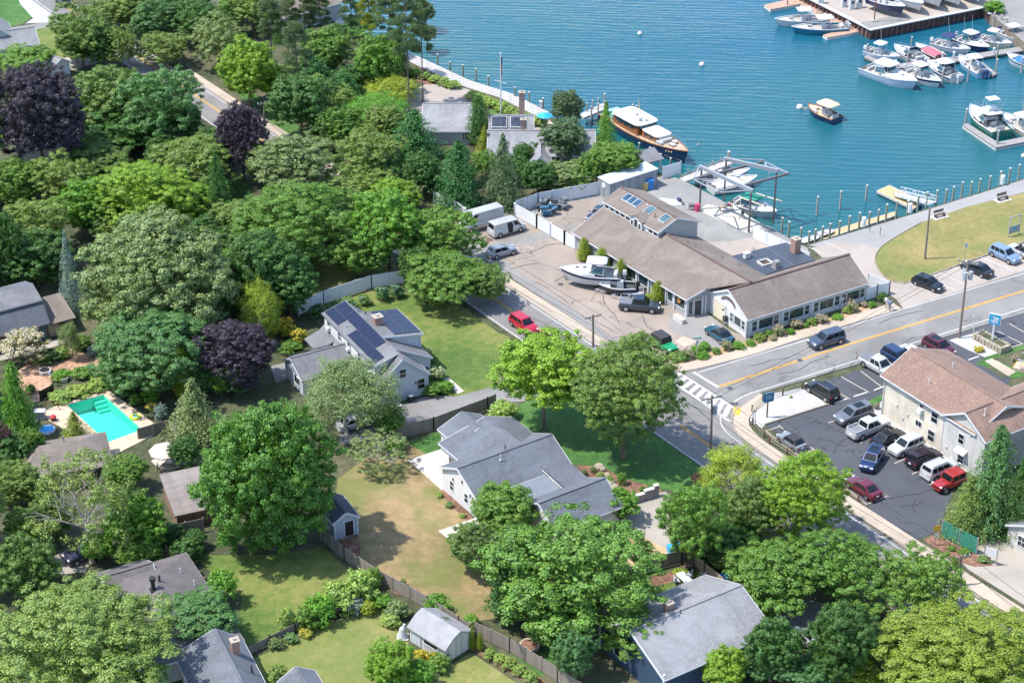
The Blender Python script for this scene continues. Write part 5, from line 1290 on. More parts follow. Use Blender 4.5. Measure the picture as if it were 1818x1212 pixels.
for x in (4.9,12.2): mb=MB();c=fw(x,-.12,2.5);mb.lathe(tuple(c),[(.02,.15),(.13,-.1),(.1,-.1)],8);mb.build('wall_lamp',BLACK,sh.root)
# flat membrane roof behind the wing
mb=MB();lo=[fw(8.3,8.3,-.05),fw(17.0,8.3,-.05),fw(16.9,14.2,-.05),fw(8.2,14.7,-.05)];hi=[Vector((q.x,q.y,2.95)) for q in lo];mb.hexa(lo,hi);mb.build('annex_wall',GREYW,sh.root)
lo=[fw(8.1,8.2,2.96),fw(17.2,8.2,2.96),fw(17.1,14.4,2.96),fw(8.0,14.9,2.96)];mb=MB();mb.hexa(lo,[q+Vector((0,0,.14)) for q in lo]);fl=mb.build('flat_roof',TARPAPER,sh.root)
seam=plain('membrane_seam',(0.16,0.18,0.21),.6)
for x in (11.0,13.8): mb=MB();mb.bar(fw(x,8.5,3.115),fw(x- .05,14.4,3.115),.05,.02);mb.build('roof_seam',seam,sh.root)
sh.chimney(16.3,11.4,3.1,5.1,1.0,1.0)
c=fw(9.6,13.4);mb=MB();mb.box((c.x,c.y,3.5),(.9,.6,.7),fw.a,taper=.92);mb.box((c.x,c.y,3.88),(1.0,.7,.06),fw.a);mb.build('exhaust_fan',plain('pale_unit',(0.5,0.5,0.48),.5),sh.root)
mb=MB();mb.tube((c.x+.9,c.y+.2,3.1),(c.x+.9,c.y+.2,4.6),.04);mb.bar((c.x+.5,c.y+.2,4.4),(c.x+1.3,c.y+.3,4.4),.05,.05);mb.bar((c.x+.6,c.y- .1,4.1),(c.x+1.2,c.y+.5,4.1),.05,.05);mb.build('weather_mast',STEEL,sh.root)
c=fw(11.3,9.1);mb=MB();mb.box((c.x,c.y,3.15),(1.0,1.0,.1),fw.a);mb.box((c.x,c.y,3.62),(.85,.85,.85),fw.a);mb.lathe((c.x,c.y,4.05),[(.42,0),(.42,.08),(.34,.08),(.3,.02),(0,.02)],14);mb.build('condenser_unit',plain('grey_condenser',(0.22,0.22,0.22),.5,.1),sh.root)
mb=MB();a=[(10.0,10.2),(11.6,10.2),(11.6,11.6),(10.0,11.6)]
for (xa,ya),(xb,yb) in zip(a,a[1:]+a[:1]): mb.bar(fw(xa,ya,3.2),fw(xb,yb,3.2),.2,.22)
mb.build('roof_hatch',plain('pale_kerb',(0.45,0.43,0.4),.7),sh.root);mb=MB();mb.quad(fw(10.1,10.3,3.13),fw(11.5,10.3,3.13),fw(11.5,11.5,3.13),fw(10.1,11.5,3.13));mb.build('hatch_well',plain('dark_well',(0.06,0.04,0.03),.8),sh.root)
# recessed entrance between the front wall and the wing gable
fe=Frame(f(23.9,0),f(24.75,2.5));sh.fr=fe
sh.door(1.55,-.02,.05,1.0,2.1,mt=plain('dark_door',(.05,.05,.055),.4));sh.window(.55,-.02,.25,.5,1.9,glass=SHOPGL)
for x in (.05,1.0,2.2,2.6): sh.post(x,-.08,0,2.75,.16)
sh.fr=f
mb=MB();c=f(24.4,-1.6);mb.box((c.x,c.y,.32),(1.9,.7,.64),f.a);mb.build('display_block',plain('pale_concrete',(0.5,0.47,0.42),.9),sh.root)
# ---------------------------------------------------------------- blue-grey solar house
A=P(673,722);f=Frame(A,ang=R(29.0))
h2=House('solar_house','blue-grey clapboard house with rows of dark solar panels on its roof','house',f,BLUEW,GREYR)
W=6.7
h2.gable_y(0,W,0,16.2,2.85,5.75,ov=.25,og=.2)
# long shed dormer on the left slope
h2.walls(0,0,0,0,{'loop': [(.2,1.3,5.05),(3.1,1.3,5.9),(3.1,16.0,5.9),(.2,16.0,5.05)]},name='dormer_wall',zb=2.7,mt=WHITEW)
h2.slab([f(.0,1.05,5.1),f(3.35,1.05,6.1),f(3.35,16.4,6.1),f(.0,16.4,5.1)],name='dormer_roof')
h2.board(f(-.03,1.0,5.02),f(-.03,16.4,5.02),name='gutter',h=.12,mt=STEEL);h2.board(f(0,1.0,5.02),f(3.35,1.0,6.02),name='rake_board',h=.14)
mb=MB();mb.quad(f(.19,1.28,3.0),f(3.0,1.28,5.4),f(3.0,1.28,5.85),f(.19,1.28,5.02));mb.build('dormer_end',BLUEW,h2.root)
h2.window(1.25,1.27,4.15,.6,.6,0,-1,(2,2))
for y in (2.2,5.6,8.6,11.4,14.6):
 h2.window(.18,y,3.6,.75,1.0,-1,0,(1,2),glass=DARKWIN)
acm=plain('window_ac',(0.62,0.62,0.6),.5)
for y in (2.2,8.6,14.6): mb=MB();c=f(-.0,y,3.72);mb.box(tuple(c),(.4,.55,.36),f.a);mb.build('air_conditioner',acm,h2.root)
# gable end
h2.door(1.55,0,.15,.95,2.05,0,-1);h2.window(3.3,0,3.2,.85,1.1,0,-1,(1,2),glass=DARKWIN);h2.window(5.7,0,.95,1.0,1.35,0,-1,(1,2),glass=DARKWIN)
mb=MB();c=f(1.6,-.75,.1);mb.box(tuple(c),(1.7,1.2,.2),f.a);mb.build('door_step',plain('step_stone',(0.5,0.48,0.46),.9),h2.root)
for x,y,z in ((.95,-.08,1.75),(5.0,-.08,1.95)): mb=MB();c=f(x,y,z);mb.box(tuple(c),(.14,.16,.28),f.a);mb.build('wall_lamp',BLACK,h2.root)
for x in (0.06,W- .06): h2.post(x,-.03,0,2.8,.14)
h2.window(-.02,5.0,.9,1.8,1.3,-1,0,(3,1),glass=DARKWIN)
# right lean-to and solar wing
h2.walls(0,0,0,0,{'loop': [(3.35,3.1,5.7),(8.6,3.1,3.0),(8.6,12.4,3.0),(3.35,12.4,5.7)]},name='front_wing_wall')
h2.slab([f(3.35,2.85,5.9),f(3.35,12.6,5.9),f(8.85,12.6,3.0),f(8.85,2.85,3.0)][::-1]);h2.board(f(3.35,2.82,5.78),f(8.85,2.82,2.9),name='rake_board')
h2.window(4.2,3.08,4.6,.4,.4,0,-1,(1,1),glass=DARKWIN);h2.window(7.8,3.08,.9,.9,.9,0,-1,(2,1),glass=DARKWIN)
h2.walls(0,0,0,0,{'loop': [(3.4,5.6,6.0),(8.5,5.6,5.15),(8.5,12.2,5.15),(3.4,12.2,6.0)]},name='solar_wing_wall',zb=2.9)
h2.slab([f(3.2,5.3,6.2),f(3.2,12.5,6.2),f(8.8,12.5,5.27),f(8.8,5.3,5.27)][::-1]);h2.board(f(3.2,5.26,6.08),f(8.8,5.26,5.15),name='rake_board');h2.board(f(8.83,5.3,5.15),f(8.83,12.5,5.15),name='gutter',h=.16)
h2.post(8.52,5.6,2.8,5.0,.16)
fb=h2
def panels(x0,x1,y0,y1,zf,nx,ny):
 for i in range(nx):
  for j in range(ny):
   xa,xb=x0+(x1- x0)*i/nx+.015,x0+(x1- x0)*(i+1)/nx- .015;ya,yb=y0+(y1- y0)*j/ny+.012,y0+(y1- y0)*(j+1)/ny- .012
   lo=[f(xa,ya,zf(xa)+.04),f(xb,ya,zf(xb)+.04),f(xb,yb,zf(xb)+.04),f(xa,yb,zf(xa)+.04)]
   mb=MB();mb.hexa(lo,[q+Vector((0,0,.05)) for q in lo]);mb.build('solar_panel',SOLAR,h2.root)
zd=lambda x: 5.1+x*(1.0/3.35)
panels(1.72,3.2,4.2,16.2,zd,1,11);panels(.35,1.68,1.6,9.4,zd,1,7);panels(.35,1.68,12.3,16.2,zd,1,4)
zs=lambda x: 6.2- (x- 3.2)*(.93/5.6)
panels(5.0,6.75,5.6,12.3,zs,1,6);panels(6.85,8.6,5.6,12.3,zs,1,6)
h2.chimney(4.35,9.0,5.8,7.0,1.1,1.0);h2.vent(4.1,12.0,5.9,.3,.14,BLACK);h2.vent(4.1,5.4,5.7,.3,.14,BLACK);h2.vent(3.1,3.4,5.9,.5,mt=STEEL);h2.vent(1.0,11.0,5.1,.6,mt=STEEL);h2.vent(2.4,12.8,5.6,.6,mt=STEEL)
# left porch wing
h2.gable_x(-7.0,0.2,6.8,12.2,2.35,3.75,yr=9.9,ov=.3)
h2.slab([f(-.3,0.2,3.0),f(-.3,6.6,3.0),f(-1.3,6.6,2.45),f(-1.3,.2,2.45)]);h2.slab([f(-.3,12.4,3.0),f(-.3,16.2,3.0),f(-2.6,16.2,2.2),f(-2.6,12.4,2.2)])
lo=[f(-6.8,10.2,3.75),f(-1.4,10.2,3.75),f(-1.4,11.9,2.95),f(-6.8,11.9,2.95)]
for k in range(4):
 a,b=k/4+.01,(k+1)/4- .01;q=[lo[0].lerp(lo[1],a),lo[0].lerp(lo[1],b),lo[3].lerp(lo[2],b),lo[3].lerp(lo[2],a)]
 mb=MB();mb.hexa([p+Vector((0,0,.12)) for p in q],[p+Vector((0,0,.17)) for p in q]);mb.build('solar_panel',SOLAR,h2.root)
h2.window(-7.03,8.4,.9,1.4,1.0,-1,0,(2,1),glass=DARKWIN)
# ---------------------------------------------------------------- white ranch with grey roof
A=P(786,868);B=P(846.5,920.7);f=Frame(A,B)
h3=House('ranch_house','white ranch house under a slate grey roof with a flat section','house',f,WHITEW,SLATE)
h3.gable_x(-.15,7.3,-.1,12.2,2.95,4.7,yr=None,walls=False,trim=False) if False else None
h3.gable_y(0,7.2,0,12.2,2.95,4.75,ov=.35,og=.3)
for x,z in ((2.0,1.0),(5.0,1.0)): h3.window(x,0,z,.6,1.15,0,-1,(1,2),glass=DARKWIN,fw=.08)
for x,z in ((2.3,2.6),(4.2,3.3),(5.9,2.4),(6.4,2.3)): mb=MB();mb.box(tuple(f(x,-.06,z)),(.14,.1,.4),f.a);mb.build('wall_light',plain('dark_fitting',(.1,.1,.1),.5),h3.root)
h3.vent(2.9,6.6,4.4,.75,mt=BLACK);h3.vent(4.5,4.9,4.6,.7)
# back wings
h3.gable_x(-4.3,2.6,2.6,12.3,2.9,4.2,yr=8.8,ov=.3,og=.25)
h3.gable_x(-7.0,-3.4,4.2,9.6,2.85,4.0,yr=7.2,ov=.3,og=.25)
h3.window(-4.33,5.0,.4,1.8,1.9,-1,0,(3,1),glass=DARKWIN);h3.window(-1.8,2.58,.5,1.6,1.7,0,-1,(3,1),glass=DARKWIN);h3.window(-6.0,4.18,.7,.9,1.3,0,-1,glass=DARKWIN)
# flat membrane between the two ridges and the garage gable
lo=[f(7.0,4.0,2.55),f(11.9,4.0,2.55),f(11.9,12.0,2.55),f(7.0,12.0,2.55)]
mb=MB();mb.hexa([Vector((q.x,q.y,-.05)) for q in lo],lo);mb.build('link_wall',WHITEW,h3.root)
lo2=[f(6.6,3.8,2.95),f(11.6,3.8,2.65),f(11.6,8.9,2.65),f(6.6,8.9,2.95)];h3.slab(lo2,.12,'flat_roof',plain('grey_membrane',(0.155,0.175,0.2),.5,.08,.5))
h3.slab([f(5.6,8.9,3.55),f(12.2,8.9,3.2),f(12.2,12.4,2.95),f(6.0,12.4,3.1)])
h3.gable_y(10.9,17.0,3.8,12.2,2.75,4.5,ov=.35,og=.3)
h3.board(f(6.7,8.85,3.2),f(11.5,8.85,2.85),name='flashing',h=.1)
mb=MB();mb.box(tuple(f(9.2,13.2,.12)),(1.2,1.6,.24),f.a);mb.build('front_step',plain('white_step',(.62,.6,.57),.9),h3.root)
h3.post(17.0,12.6,0,2.6,.2);h3.window(17.03,9.0,.2,2.4,2.0,1,0,(1,4),name='garage_door',glass=plain('white_panels',(.6,.6,.6),.5))
# ---------------------------------------------------------------- shingled office block with red-brown roof
A=P(1565,735);B=P(1676,807);f=Frame(A,B)
rb=House('office_block','two storey shingled building with red-brown roof beside the parking lot','building',f,CEDW,REDR)
rb.gable_x(0,15.0,0,10.0,5.45,7.55,yr=4.2,ov=.45,og=.45)
f2=f;rb.walls(0,0,0,0,{'loop': [(10.4,-.25,5.4),(13.6,-.25,7.0),(16.9,-.25,5.4),(16.9,9,5.4),(10.4,9,5.4)]},name='wing_wall',mt=SHINW)
fy=Frame(f(10.4,24.0),ang=f.a- math.pi/2)
rb.gable_x(0,24.2,0,6.5,5.4,7.3,fr=fy,ov=.4,og=.4,wall=SHINW)
for x,z,w,h in ((6.4,3.6,.7,1.0),(8.6,3.3,1.0,1.3),(6.2,1.55,.9,.7),(8.4,.7,1.0,1.35)): rb.window(x,0,z,w,h,0,-1,(1,2) if h>.8 else (2,1),glass=DARKWIN,fw=.08)
mb=MB();mb.box(tuple(f(6.4,-.25,3.85)),(.7,.5,.5),f.a);mb.build('air_conditioner',acm,rb.root)
for x,z in ((13.3,3.0),): rb.window(x,-.27,z,.8,1.25,0,-1,(1,2),glass=DARKWIN,fw=.08)
rb.window(13.6,-.27,.5,.9,1.1,0,-1,(1,2),glass=DARKWIN,fw=.08)
mb=MB();q=[f(12.9,-.25,2.5),f(14.5,-.25,2.5),f(14.5,-.95,2.1),f(12.9,-.95,2.1)];mb.hexa(q,[p+Vector((0,0,.08)) for p in q]);mb.build('door_canopy',WHITE,rb.root)
for x in (0.05,10.2): mb=MB();mb.tube(f(x,-.12,0),f(x,-.12,5.2),.06,.06,8);mb.build('downpipe',WHITE,rb.root)
for x,z in ((2.4,2.5),(4.3,2.1),(3.6,1.3),(11.2,1.4),(14.6,4.9)): mb=MB();mb.box(tuple(f(x,-.05- (.25 if x>10.4 else 0),z)),(.25,.12,.3),f.a);mb.build('wall_box',plain('pale_box',(.45,.44,.42),.6),rb.root)
rb.vent(5.5,1.6,6.3,.9);rb.vent(5.0,5.8,7.0,.9);rb.vent(14.6,1.6,6.9,.9)
# ---------------------------------------------------------------- waterside cottage and its garage
A=P(868,276,2.4);B=P(1055,276,2.4);f=Frame(A,B)
ct=House('waterside_cottage','low grey cottage by the water with pale grey roof and two brick chimneys','house',f,GREYW,PALER)
L=(B- A).length
ct.gable_x(0,L,0,9.5,2.4,4.3,ov=.3)
ct.gable_x(0.2,6.6,6.0,12.5,2.6,4.9,ov=.3)
for x in (1.5,4.4): ct.skylight(x,8.0,4.35,2.2,1.8,.7,glass_=glass('dark_roof_light',(.03,.035,.05),.1))
ct.chimney(5.2,5.2,4.0,6.0,.8,.7);ct.chimney(5.0,12.6,3.0,7.4,.9,.8)
ct.gable_y(6.3,9.1,-3.0,4,2.3,3.4,ov=.25,og=.2)
ct.door(7.7,-3.02,.05,.95,2.0,0,-1);
for x in (6.75,8.65): ct.window(x,-3.02,.8,.4,1.2,0,-1,(1,3),glass=DARKWIN)
ct.window(10.2,-.02,1.0,1.0,1.1,0,-1,glass=DARKWIN);ct.vent(3.0,2.0,3.3,.5,mt=BLACK)
A=P(752,257);B=P(833,257);f=Frame(A,B)
cg=House('cottage_garage','grey garage with plain pale roof beside the gravel turning circle','garage',f,GREYW,PALER)
cg.gable_x(0,7.2,0,8.0,2.3,4.0,yr=6.6,ov=.3);cg.window(6.4,-.02,.95,.8,1.0,0,-1,(2,3),glass=DARKWIN)
# ---------------------------------------------------------------- barn with gambrel roof and lean-to
A=P(-62,642);B=P(88,601);f=Frame(A,B)
bn=House('gambrel_barn','brown barn with grey gambrel roof at the left edge','barn',f,planks('dark_barn_boards',(0.13,0.10,0.075),.2),SLATE,trim=plain('dark_trim',(.1,.09,.08),.7))
L=(B- A).length
bn.walls(0,0,0,0,{'loop': [(0,0,2.6),(L,0,2.6),(L,1.7,4.6),(L,4.8,5.6),(L,8.0,4.6),(L,9.6,2.6),(0,9.6,2.6),(0,4.8,5.6)]})
bn.slab([f(-.2,-.35,2.35),f(L+.25,-.35,2.35),f(L+.25,1.7,4.75),f(-.2,1.7,4.75)]);bn.slab([f(-.2,1.7,4.75),f(L+.25,1.7,4.75),f(L+.25,4.8,5.8),f(-.2,4.8,5.8)],mt=GREYR);bn.slab([f(-.2,4.8,5.8),f(L+.25,4.8,5.8),f(L+.25,8,4.75),f(-.2,8,4.75)]);bn.slab([f(-.2,8,4.75),f(L+.25,8,4.75),f(L+.25,9.9,2.35),f(-.2,9.9,2.35)])
mb=MB();mb.bar(f(-.2,1.62,4.72),f(L+.25,1.62,4.72),.35,.12);mb.build('roof_break_flashing',plain('dark_flashing',(.05,.055,.07),.5),bn.root)
bn.door(L- 1.0,-.02,.05,1.4,2.1,0,-1,mt=plain('teal_door',(.05,.1,.12),.6),lite=False);bn.door(L- 3.2,-.02,.05,1.6,2.2,0,-1,mt=BEIGEW,lite=False)
bn.walls(0,0,0,0,{'loop': [(L+.05,.3,2.0),(L+3.4,.3,2.0),(L+3.4,5.0,3.1),(L+.05,5.0,3.1)]},name='lean_to_wall',mt=BEIGEW)
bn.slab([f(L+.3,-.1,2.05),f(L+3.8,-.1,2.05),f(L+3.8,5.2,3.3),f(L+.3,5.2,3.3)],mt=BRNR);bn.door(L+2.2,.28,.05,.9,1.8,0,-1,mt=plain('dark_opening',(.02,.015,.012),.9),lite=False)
# ---------------------------------------------------------------- cottage with hip roof near the pool
f=Frame(P(40,880),ang=R(17))
pc=House('pool_cottage','yellow cottage under a weathered hip roof beside the pool','cottage',f,YELW,BRNR,trim=plain('brown_trim',(.2,.15,.12),.7))
pc.hip(0,9.9,0,6.4,2.4,4.1,ov=.5,ins=2.8);pc.vent(5.4,3.6,4.0,.8,.1,mt=STEEL);pc.window(8.2,-.02,.9,1.4,1.1,0,-1,(2,1),glass=DARKWIN)
f=Frame(P(316,940),ang=R(22))
bg_=House('brown_garage','small brown garage with striped pale shingle roof by the board fence','garage',f,planks('brown_boards',(.24,.13,.09),.2),shingle('striped_pale_shingles',(.24,.205,.185),.22,6.0,.16),trim=plain('brown_trim',(.2,.15,.12),.7))
bg_.walls(0,0,0,0,{'loop': [(0,0,2.1),(4.0,0,2.1),(4.0,6.0,3.3),(0,6.0,3.3)]});bg_.slab([f(-.3,-.4,2.15),f(4.3,-.4,2.15),f(4.3,6.3,3.5),f(-.3,6.3,3.5)]);bg_.board(f(-.3,-.43,2.05),f(4.3,-.43,2.05))
# ---------------------------------------------------------------- dark hip roofed house, lower left
A=P(171,1034,2.7);B=P(279,980,2.7);f=Frame(A,ang=R(28))
dk_=House('dark_roof_house','house with dark brown hip roof and black flue pipes, lower left','house',f,GREYW,DKR)
fy=Frame(f(0,.3),ang=f.a- math.pi/2)
dk_.hip(0,16,0,9.6,2.6,4.5,fr=fy,ov=.45)
dk_.gable_x(0.5,5.5,-4.0,1.5,2.6,4.0,ov=.3)
c=f(4.2,-6.2);mb=MB();mb.tube((c.x,c.y,4.2),(c.x,c.y,5.6),.22,.22,12);mb.tube((c.x,c.y,5.6),(c.x,c.y,5.9),.34,.34,12);mb.box((c.x,c.y,4.3),(.7,.7,.4),f.a);mb.build('stove_flue',BLACK,dk_.root)
dk_.vent(5.2,-5.2,4.0,1.2,.12,BLACK);dk_.vent(8.0,-3.4,3.4,.6);dk_.vent(8.6,-5.8,3.2,.6)
# ---------------------------------------------------------------- slate roofed house at the bottom edge
f=Frame(P(318,1164,2.8),ang=R(24))
sl=House('slate_roof_house','house with slate grey roof and red brick chimney at the bottom edge','house',f,GREYW,SLATE)
fy=Frame(f(0,.3),ang=f.a- math.pi/2);sl.gable_x(0,15,0,6.2,2.7,4.4,fr=fy,yr=3.9,ov=.35)
sl.chimney(4.9,-3.0,3.6,5.3,.75,.75);sl.vent(5.6,-6.0,3.4,.8,.08,BLACK)
f=Frame(P(500,1214,2.2),ang=R(26));fy=Frame(f(0,.3),ang=f.a- math.pi/2);sl.gable_x(0,6,0,3.4,2.2,3.2,fr=fy,ov=.25)
# ---------------------------------------------------------------- navy house with pale roof
_pk=P(1119.3,1196);f=Frame(Vector((_pk.x- 5.2*math.cos(R(-57)),_pk.y- 5.2*math.sin(R(-57)),0)),ang=R(-57))
nv=House('navy_house','navy board house under a large light grey shingled roof','house',f,NAVYW,PALER)
nv.gable_y(0,10.6,0,13.2,3.3,5.4,ov=.4,og=.3)
nv.window(3.4,-.02,.9,1.9,1.2,0,-1,(2,1),glass=DARKWIN);nv.window(1.5,-.02,3.2,.6,1.0,0,-1,glass=DARKWIN)
nv.chimney(4.2,5.2,4.6,6.0,.8,.8);nv.vent(5.6,5.6,5.3,.6,.05,BLACK);nv.post(0,-.03,0,3.6,.18);nv.post(10.6,-.03,0,3.6,.18)
# ---------------------------------------------------------------- right edge shingled house
f=Frame(P(1786,968),ang=R(-50));sg=House('shingled_shop','small grey shingled house cut by the right edge','house',f,SHINW,GREYR)
sg.gable_y(0,6,0,9,2.7,4.2);sg.window(1.9,-.02,.95,.95,1.2,0,-1,(2,2),glass=DARKWIN)
# ---------------------------------------------------------------- sheds
f=Frame(P(594,959),P(631,945));f=Frame(P(594,959),ang=R(27))
s1=House('garden_shed','blue-grey garden shed with dark roof and open doorway','shed',f,clap('blue_shed_boards',(.36,.40,.45),.15),SLATED)
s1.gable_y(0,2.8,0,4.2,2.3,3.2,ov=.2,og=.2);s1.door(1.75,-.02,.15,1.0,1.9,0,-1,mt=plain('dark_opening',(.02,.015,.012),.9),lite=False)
for x in (.05,2.75): s1.post(x,-.05,0,2.3,.14)
f=Frame(P(727.5,1137),P(780,1160));f=Frame(P(728,1137),ang=R(-44))
s2=House('old_shed','weathered white shed with grey gambrel roof on the lower lawn','shed',f,planks('peeling_white_boards',(.5,.49,.47),.22),plain('grey_felt_roof',(.25,.25,.26),.8,.15,.8))
s2.walls(0,0,0,0,{'loop': [(0,0,1.9),(5.2,0,1.9),(5.2,.9,2.6),(5.2,1.9,2.95),(5.2,3.8,1.9),(0,3.8,1.9),(0,1.9,2.95),(0,.9,2.6)]})
s2.slab([f(-.2,-.25,1.8),f(5.4,-.25,1.8),f(5.4,.95,2.72),f(-.2,.95,2.72)]);s2.slab([f(-.2,.95,2.72),f(5.4,.95,2.72),f(5.4,1.95,3.05),f(-.2,1.95,3.05)]);s2.slab([f(-.2,1.95,3.05),f(5.4,1.95,3.05),f(5.4,4.05,1.85),f(-.2,4.05,1.85)])
s2.door(.9,-.02,.05,1.2,1.6,0,-1,mt=BLUEW,lite=False);s2.window(3.1,-.02,.95,1.9,.6,0,-1,(1,1),glass=DARKWIN)
f=Frame(P(1086,356),P(1142,338));f=Frame(P(1082,357),ang=R(36))
s3=House('container_shed','grey corrugated storage container behind the boat shop','container',f,planks('grey_corrugation',(.24,.26,.28),.28),plain('pale_tin_roof',(.42,.45,.48),.5,.15))
s3.walls(0,0,0,0,{'loop': [(0,0,2.7),(9.0,0,2.7),(9.0,2.8,2.7),(0,2.8,2.7)]});s3.slab([f(-.1,-.1,2.8),f(9.1,-.1,2.8),f(9.1,2.9,2.86),f(-.1,2.9,2.86)],.12)
mb=MB();mb.lathe((0,0,0),[(0,.06),(.42,.06),(.45,0),(.3,0)],16);o=mb.build('round_plate',WHITE,s3.root,(0,0,0));o.rotation_euler=(0,-math.pi/2,f.a);o.location=f(-.03,1.4,2.0)- s3.root.location
f=Frame(P(1146,312),ang=R(30))
s4=House('dock_shelter','small open shelter with grey shingle roof beside the motor yacht','shelter',f,WHITEW,GREYR)
s4.slab([f(-.4,-.5,2.3),f(3.0,-.5,2.3),f(3.0,2.4,3.1),f(-.4,2.4,3.1)])
for x,y,z in ((0,0,2.3),(2.6,0,2.3),(2.6,2.1,2.9),(0,2.1,2.9)): s4.post(x,y,0,z,.16,name='post')
s4.walls(0,0,0,0,{'loop': [(0,1.9,2.7),(2.6,1.9,2.7),(2.6,2.0,2.7),(0,2.0,2.7)]})
# ---------------------------------------------------------------- far upper left houses
f=Frame(P(-40,118),ang=R(22));u1=House('pale_house','pale blue house with grey roof at the upper left edge','house',f,BLUEW,PALER)
u1.gable_x(0,10.5,0,6,2.6,4.4,ov=.3);u1.gable_y(2.0,7.0,2,10,3.4,5.4,ov=.3);u1.window(9,-.02,.9,.8,1.0,glass=DARKWIN)
f=Frame(P(72,133),ang=R(-40));u2=House('white_garage','small white garage roof beside the purple beech','garage',f,WHITEW,PALER);u2.gable_x(0,3.6,0,3.5,2.2,3.2)
f=Frame(P(500,62),ang=R(40));u3=House('pine_house','house with weathered roof under the tall pines at the top','house',f,GREYW,BRNR);u3.gable_x(0,13,0,8,3.0,5.0);u3.window(5,-.02,1.0,1.0,1.2,glass=DARKWIN)
f=Frame(P(432,442),ang=R(-40));u4=House('hidden_house','pale grey house almost hidden among the trees above the vinyl fence','house',f,WHITEW,PALER);u4.gable_x(0,9,0,7,2.8,4.6)
f=Frame(P(35,298),ang=R(15));u5=House('beech_house','house with blue-grey roof hidden below the purple beech','house',f,WHITEW,SLATE);u5.gable_x(0,9,0,7,2.8,4.8)
# ================================================================== VEHICLES
TL=plain('tail_light',(0.35,0.02,0.02),0.25);HLm=plain('head_light',(0.7,0.72,0.75),0.12);RIM=plain('alloy_rim',(0.5,0.5,0.52),0.3,0.05,metal=0.8);SEATM=plain('black_upholstery',(0.03,0.03,0.035),0.7);PLATE=plain('number_plate',(0.6,0.6,0.62),0.4)
def wheel_mesh(r,w):
 mb=MB();n=16;p=[(r*.6,-w/2),(r*.93,-w/2),(r,-w*.3),(r,w*.3),(r*.93,w/2),(r*.6,w/2)];vs=[];fs=[]
 for i in range(n):
  t=2*math.pi*i/n
  for rr,y in p: vs.append((rr*math.cos(t),y,rr*math.sin(t)))
 k=len(p)
 for i in range(n):
  j=(i+1) % n
  for q in range(k): fs.append((i*k+q,i*k+(q+1) % k,j*k+(q+1) % k,j*k+q))
 mb.add(vs,fs);return mb.mesh('wheel',RUBBER)
def rim_mesh(r,w):
 mb=MB();n=15;vs=[(0,w*.52,0)];fs=[]
 for i in range(n):
  t=2*math.pi*i/n;rr=r*.62;vs.append((rr*math.cos(t),w*(.5 if i % 3 else .42),rr*math.sin(t)))
 for i in range(n): fs.append((0,1+i,1+(i+1) % n))
 vs2=[(x,-y,z) for x,y,z in vs];mb.add(vs,fs);mb.add(vs2,[tuple(reversed(q)) for q in fs]);return mb.mesh('rim',RIM)
_wh={}
# kind: L, W, H, belt height, hood height, nose height, [rear base x, screen base x, roof rear x, roof front x] as fractions of L from the tail, wheel radius, ground clearance
VK={'sedan': (4.75,1.84,1.45,.93,.90,.70,(.10,.72,.28,.55),.33,.2,.97),'coupe': (4.7,1.88,1.37,.90,.88,.68,(.10,.70,.30,.53),.34,.17,.95),'hatch': (4.3,1.8,1.5,.95,.92,.72,(.03,.74,.14,.56),.32,.2,.95),
  'suv': (4.65,1.9,1.7,1.05,1.05,.82,(.03,.75,.09,.58),.37,.24,1.05),'bigsuv': (5.0,2.0,1.78,1.1,1.12,.88,(.02,.75,.06,.58),.39,.25,1.1),'van': (5.5,2.0,2.1,1.15,1.2,.9,(.01,.86,.03,.73),.37,.25,1.2),
  'bigvan': (6.9,2.05,2.75,1.3,1.25,.95,(.01,.88,.02,.73),.38,.28,1.3),'pickup': (5.5,1.95,1.85,1.12,1.12,.92,(.32,.74,.36,.60),.41,.32,1.1),'jeep': (4.0,1.85,1.85,1.1,1.1,.98,(.03,.62,.05,.56),.41,.35,1.1),'mini': (3.85,1.72,1.4,.92,.9,.74,(.08,.72,.2,.58),.31,.18,.92)}
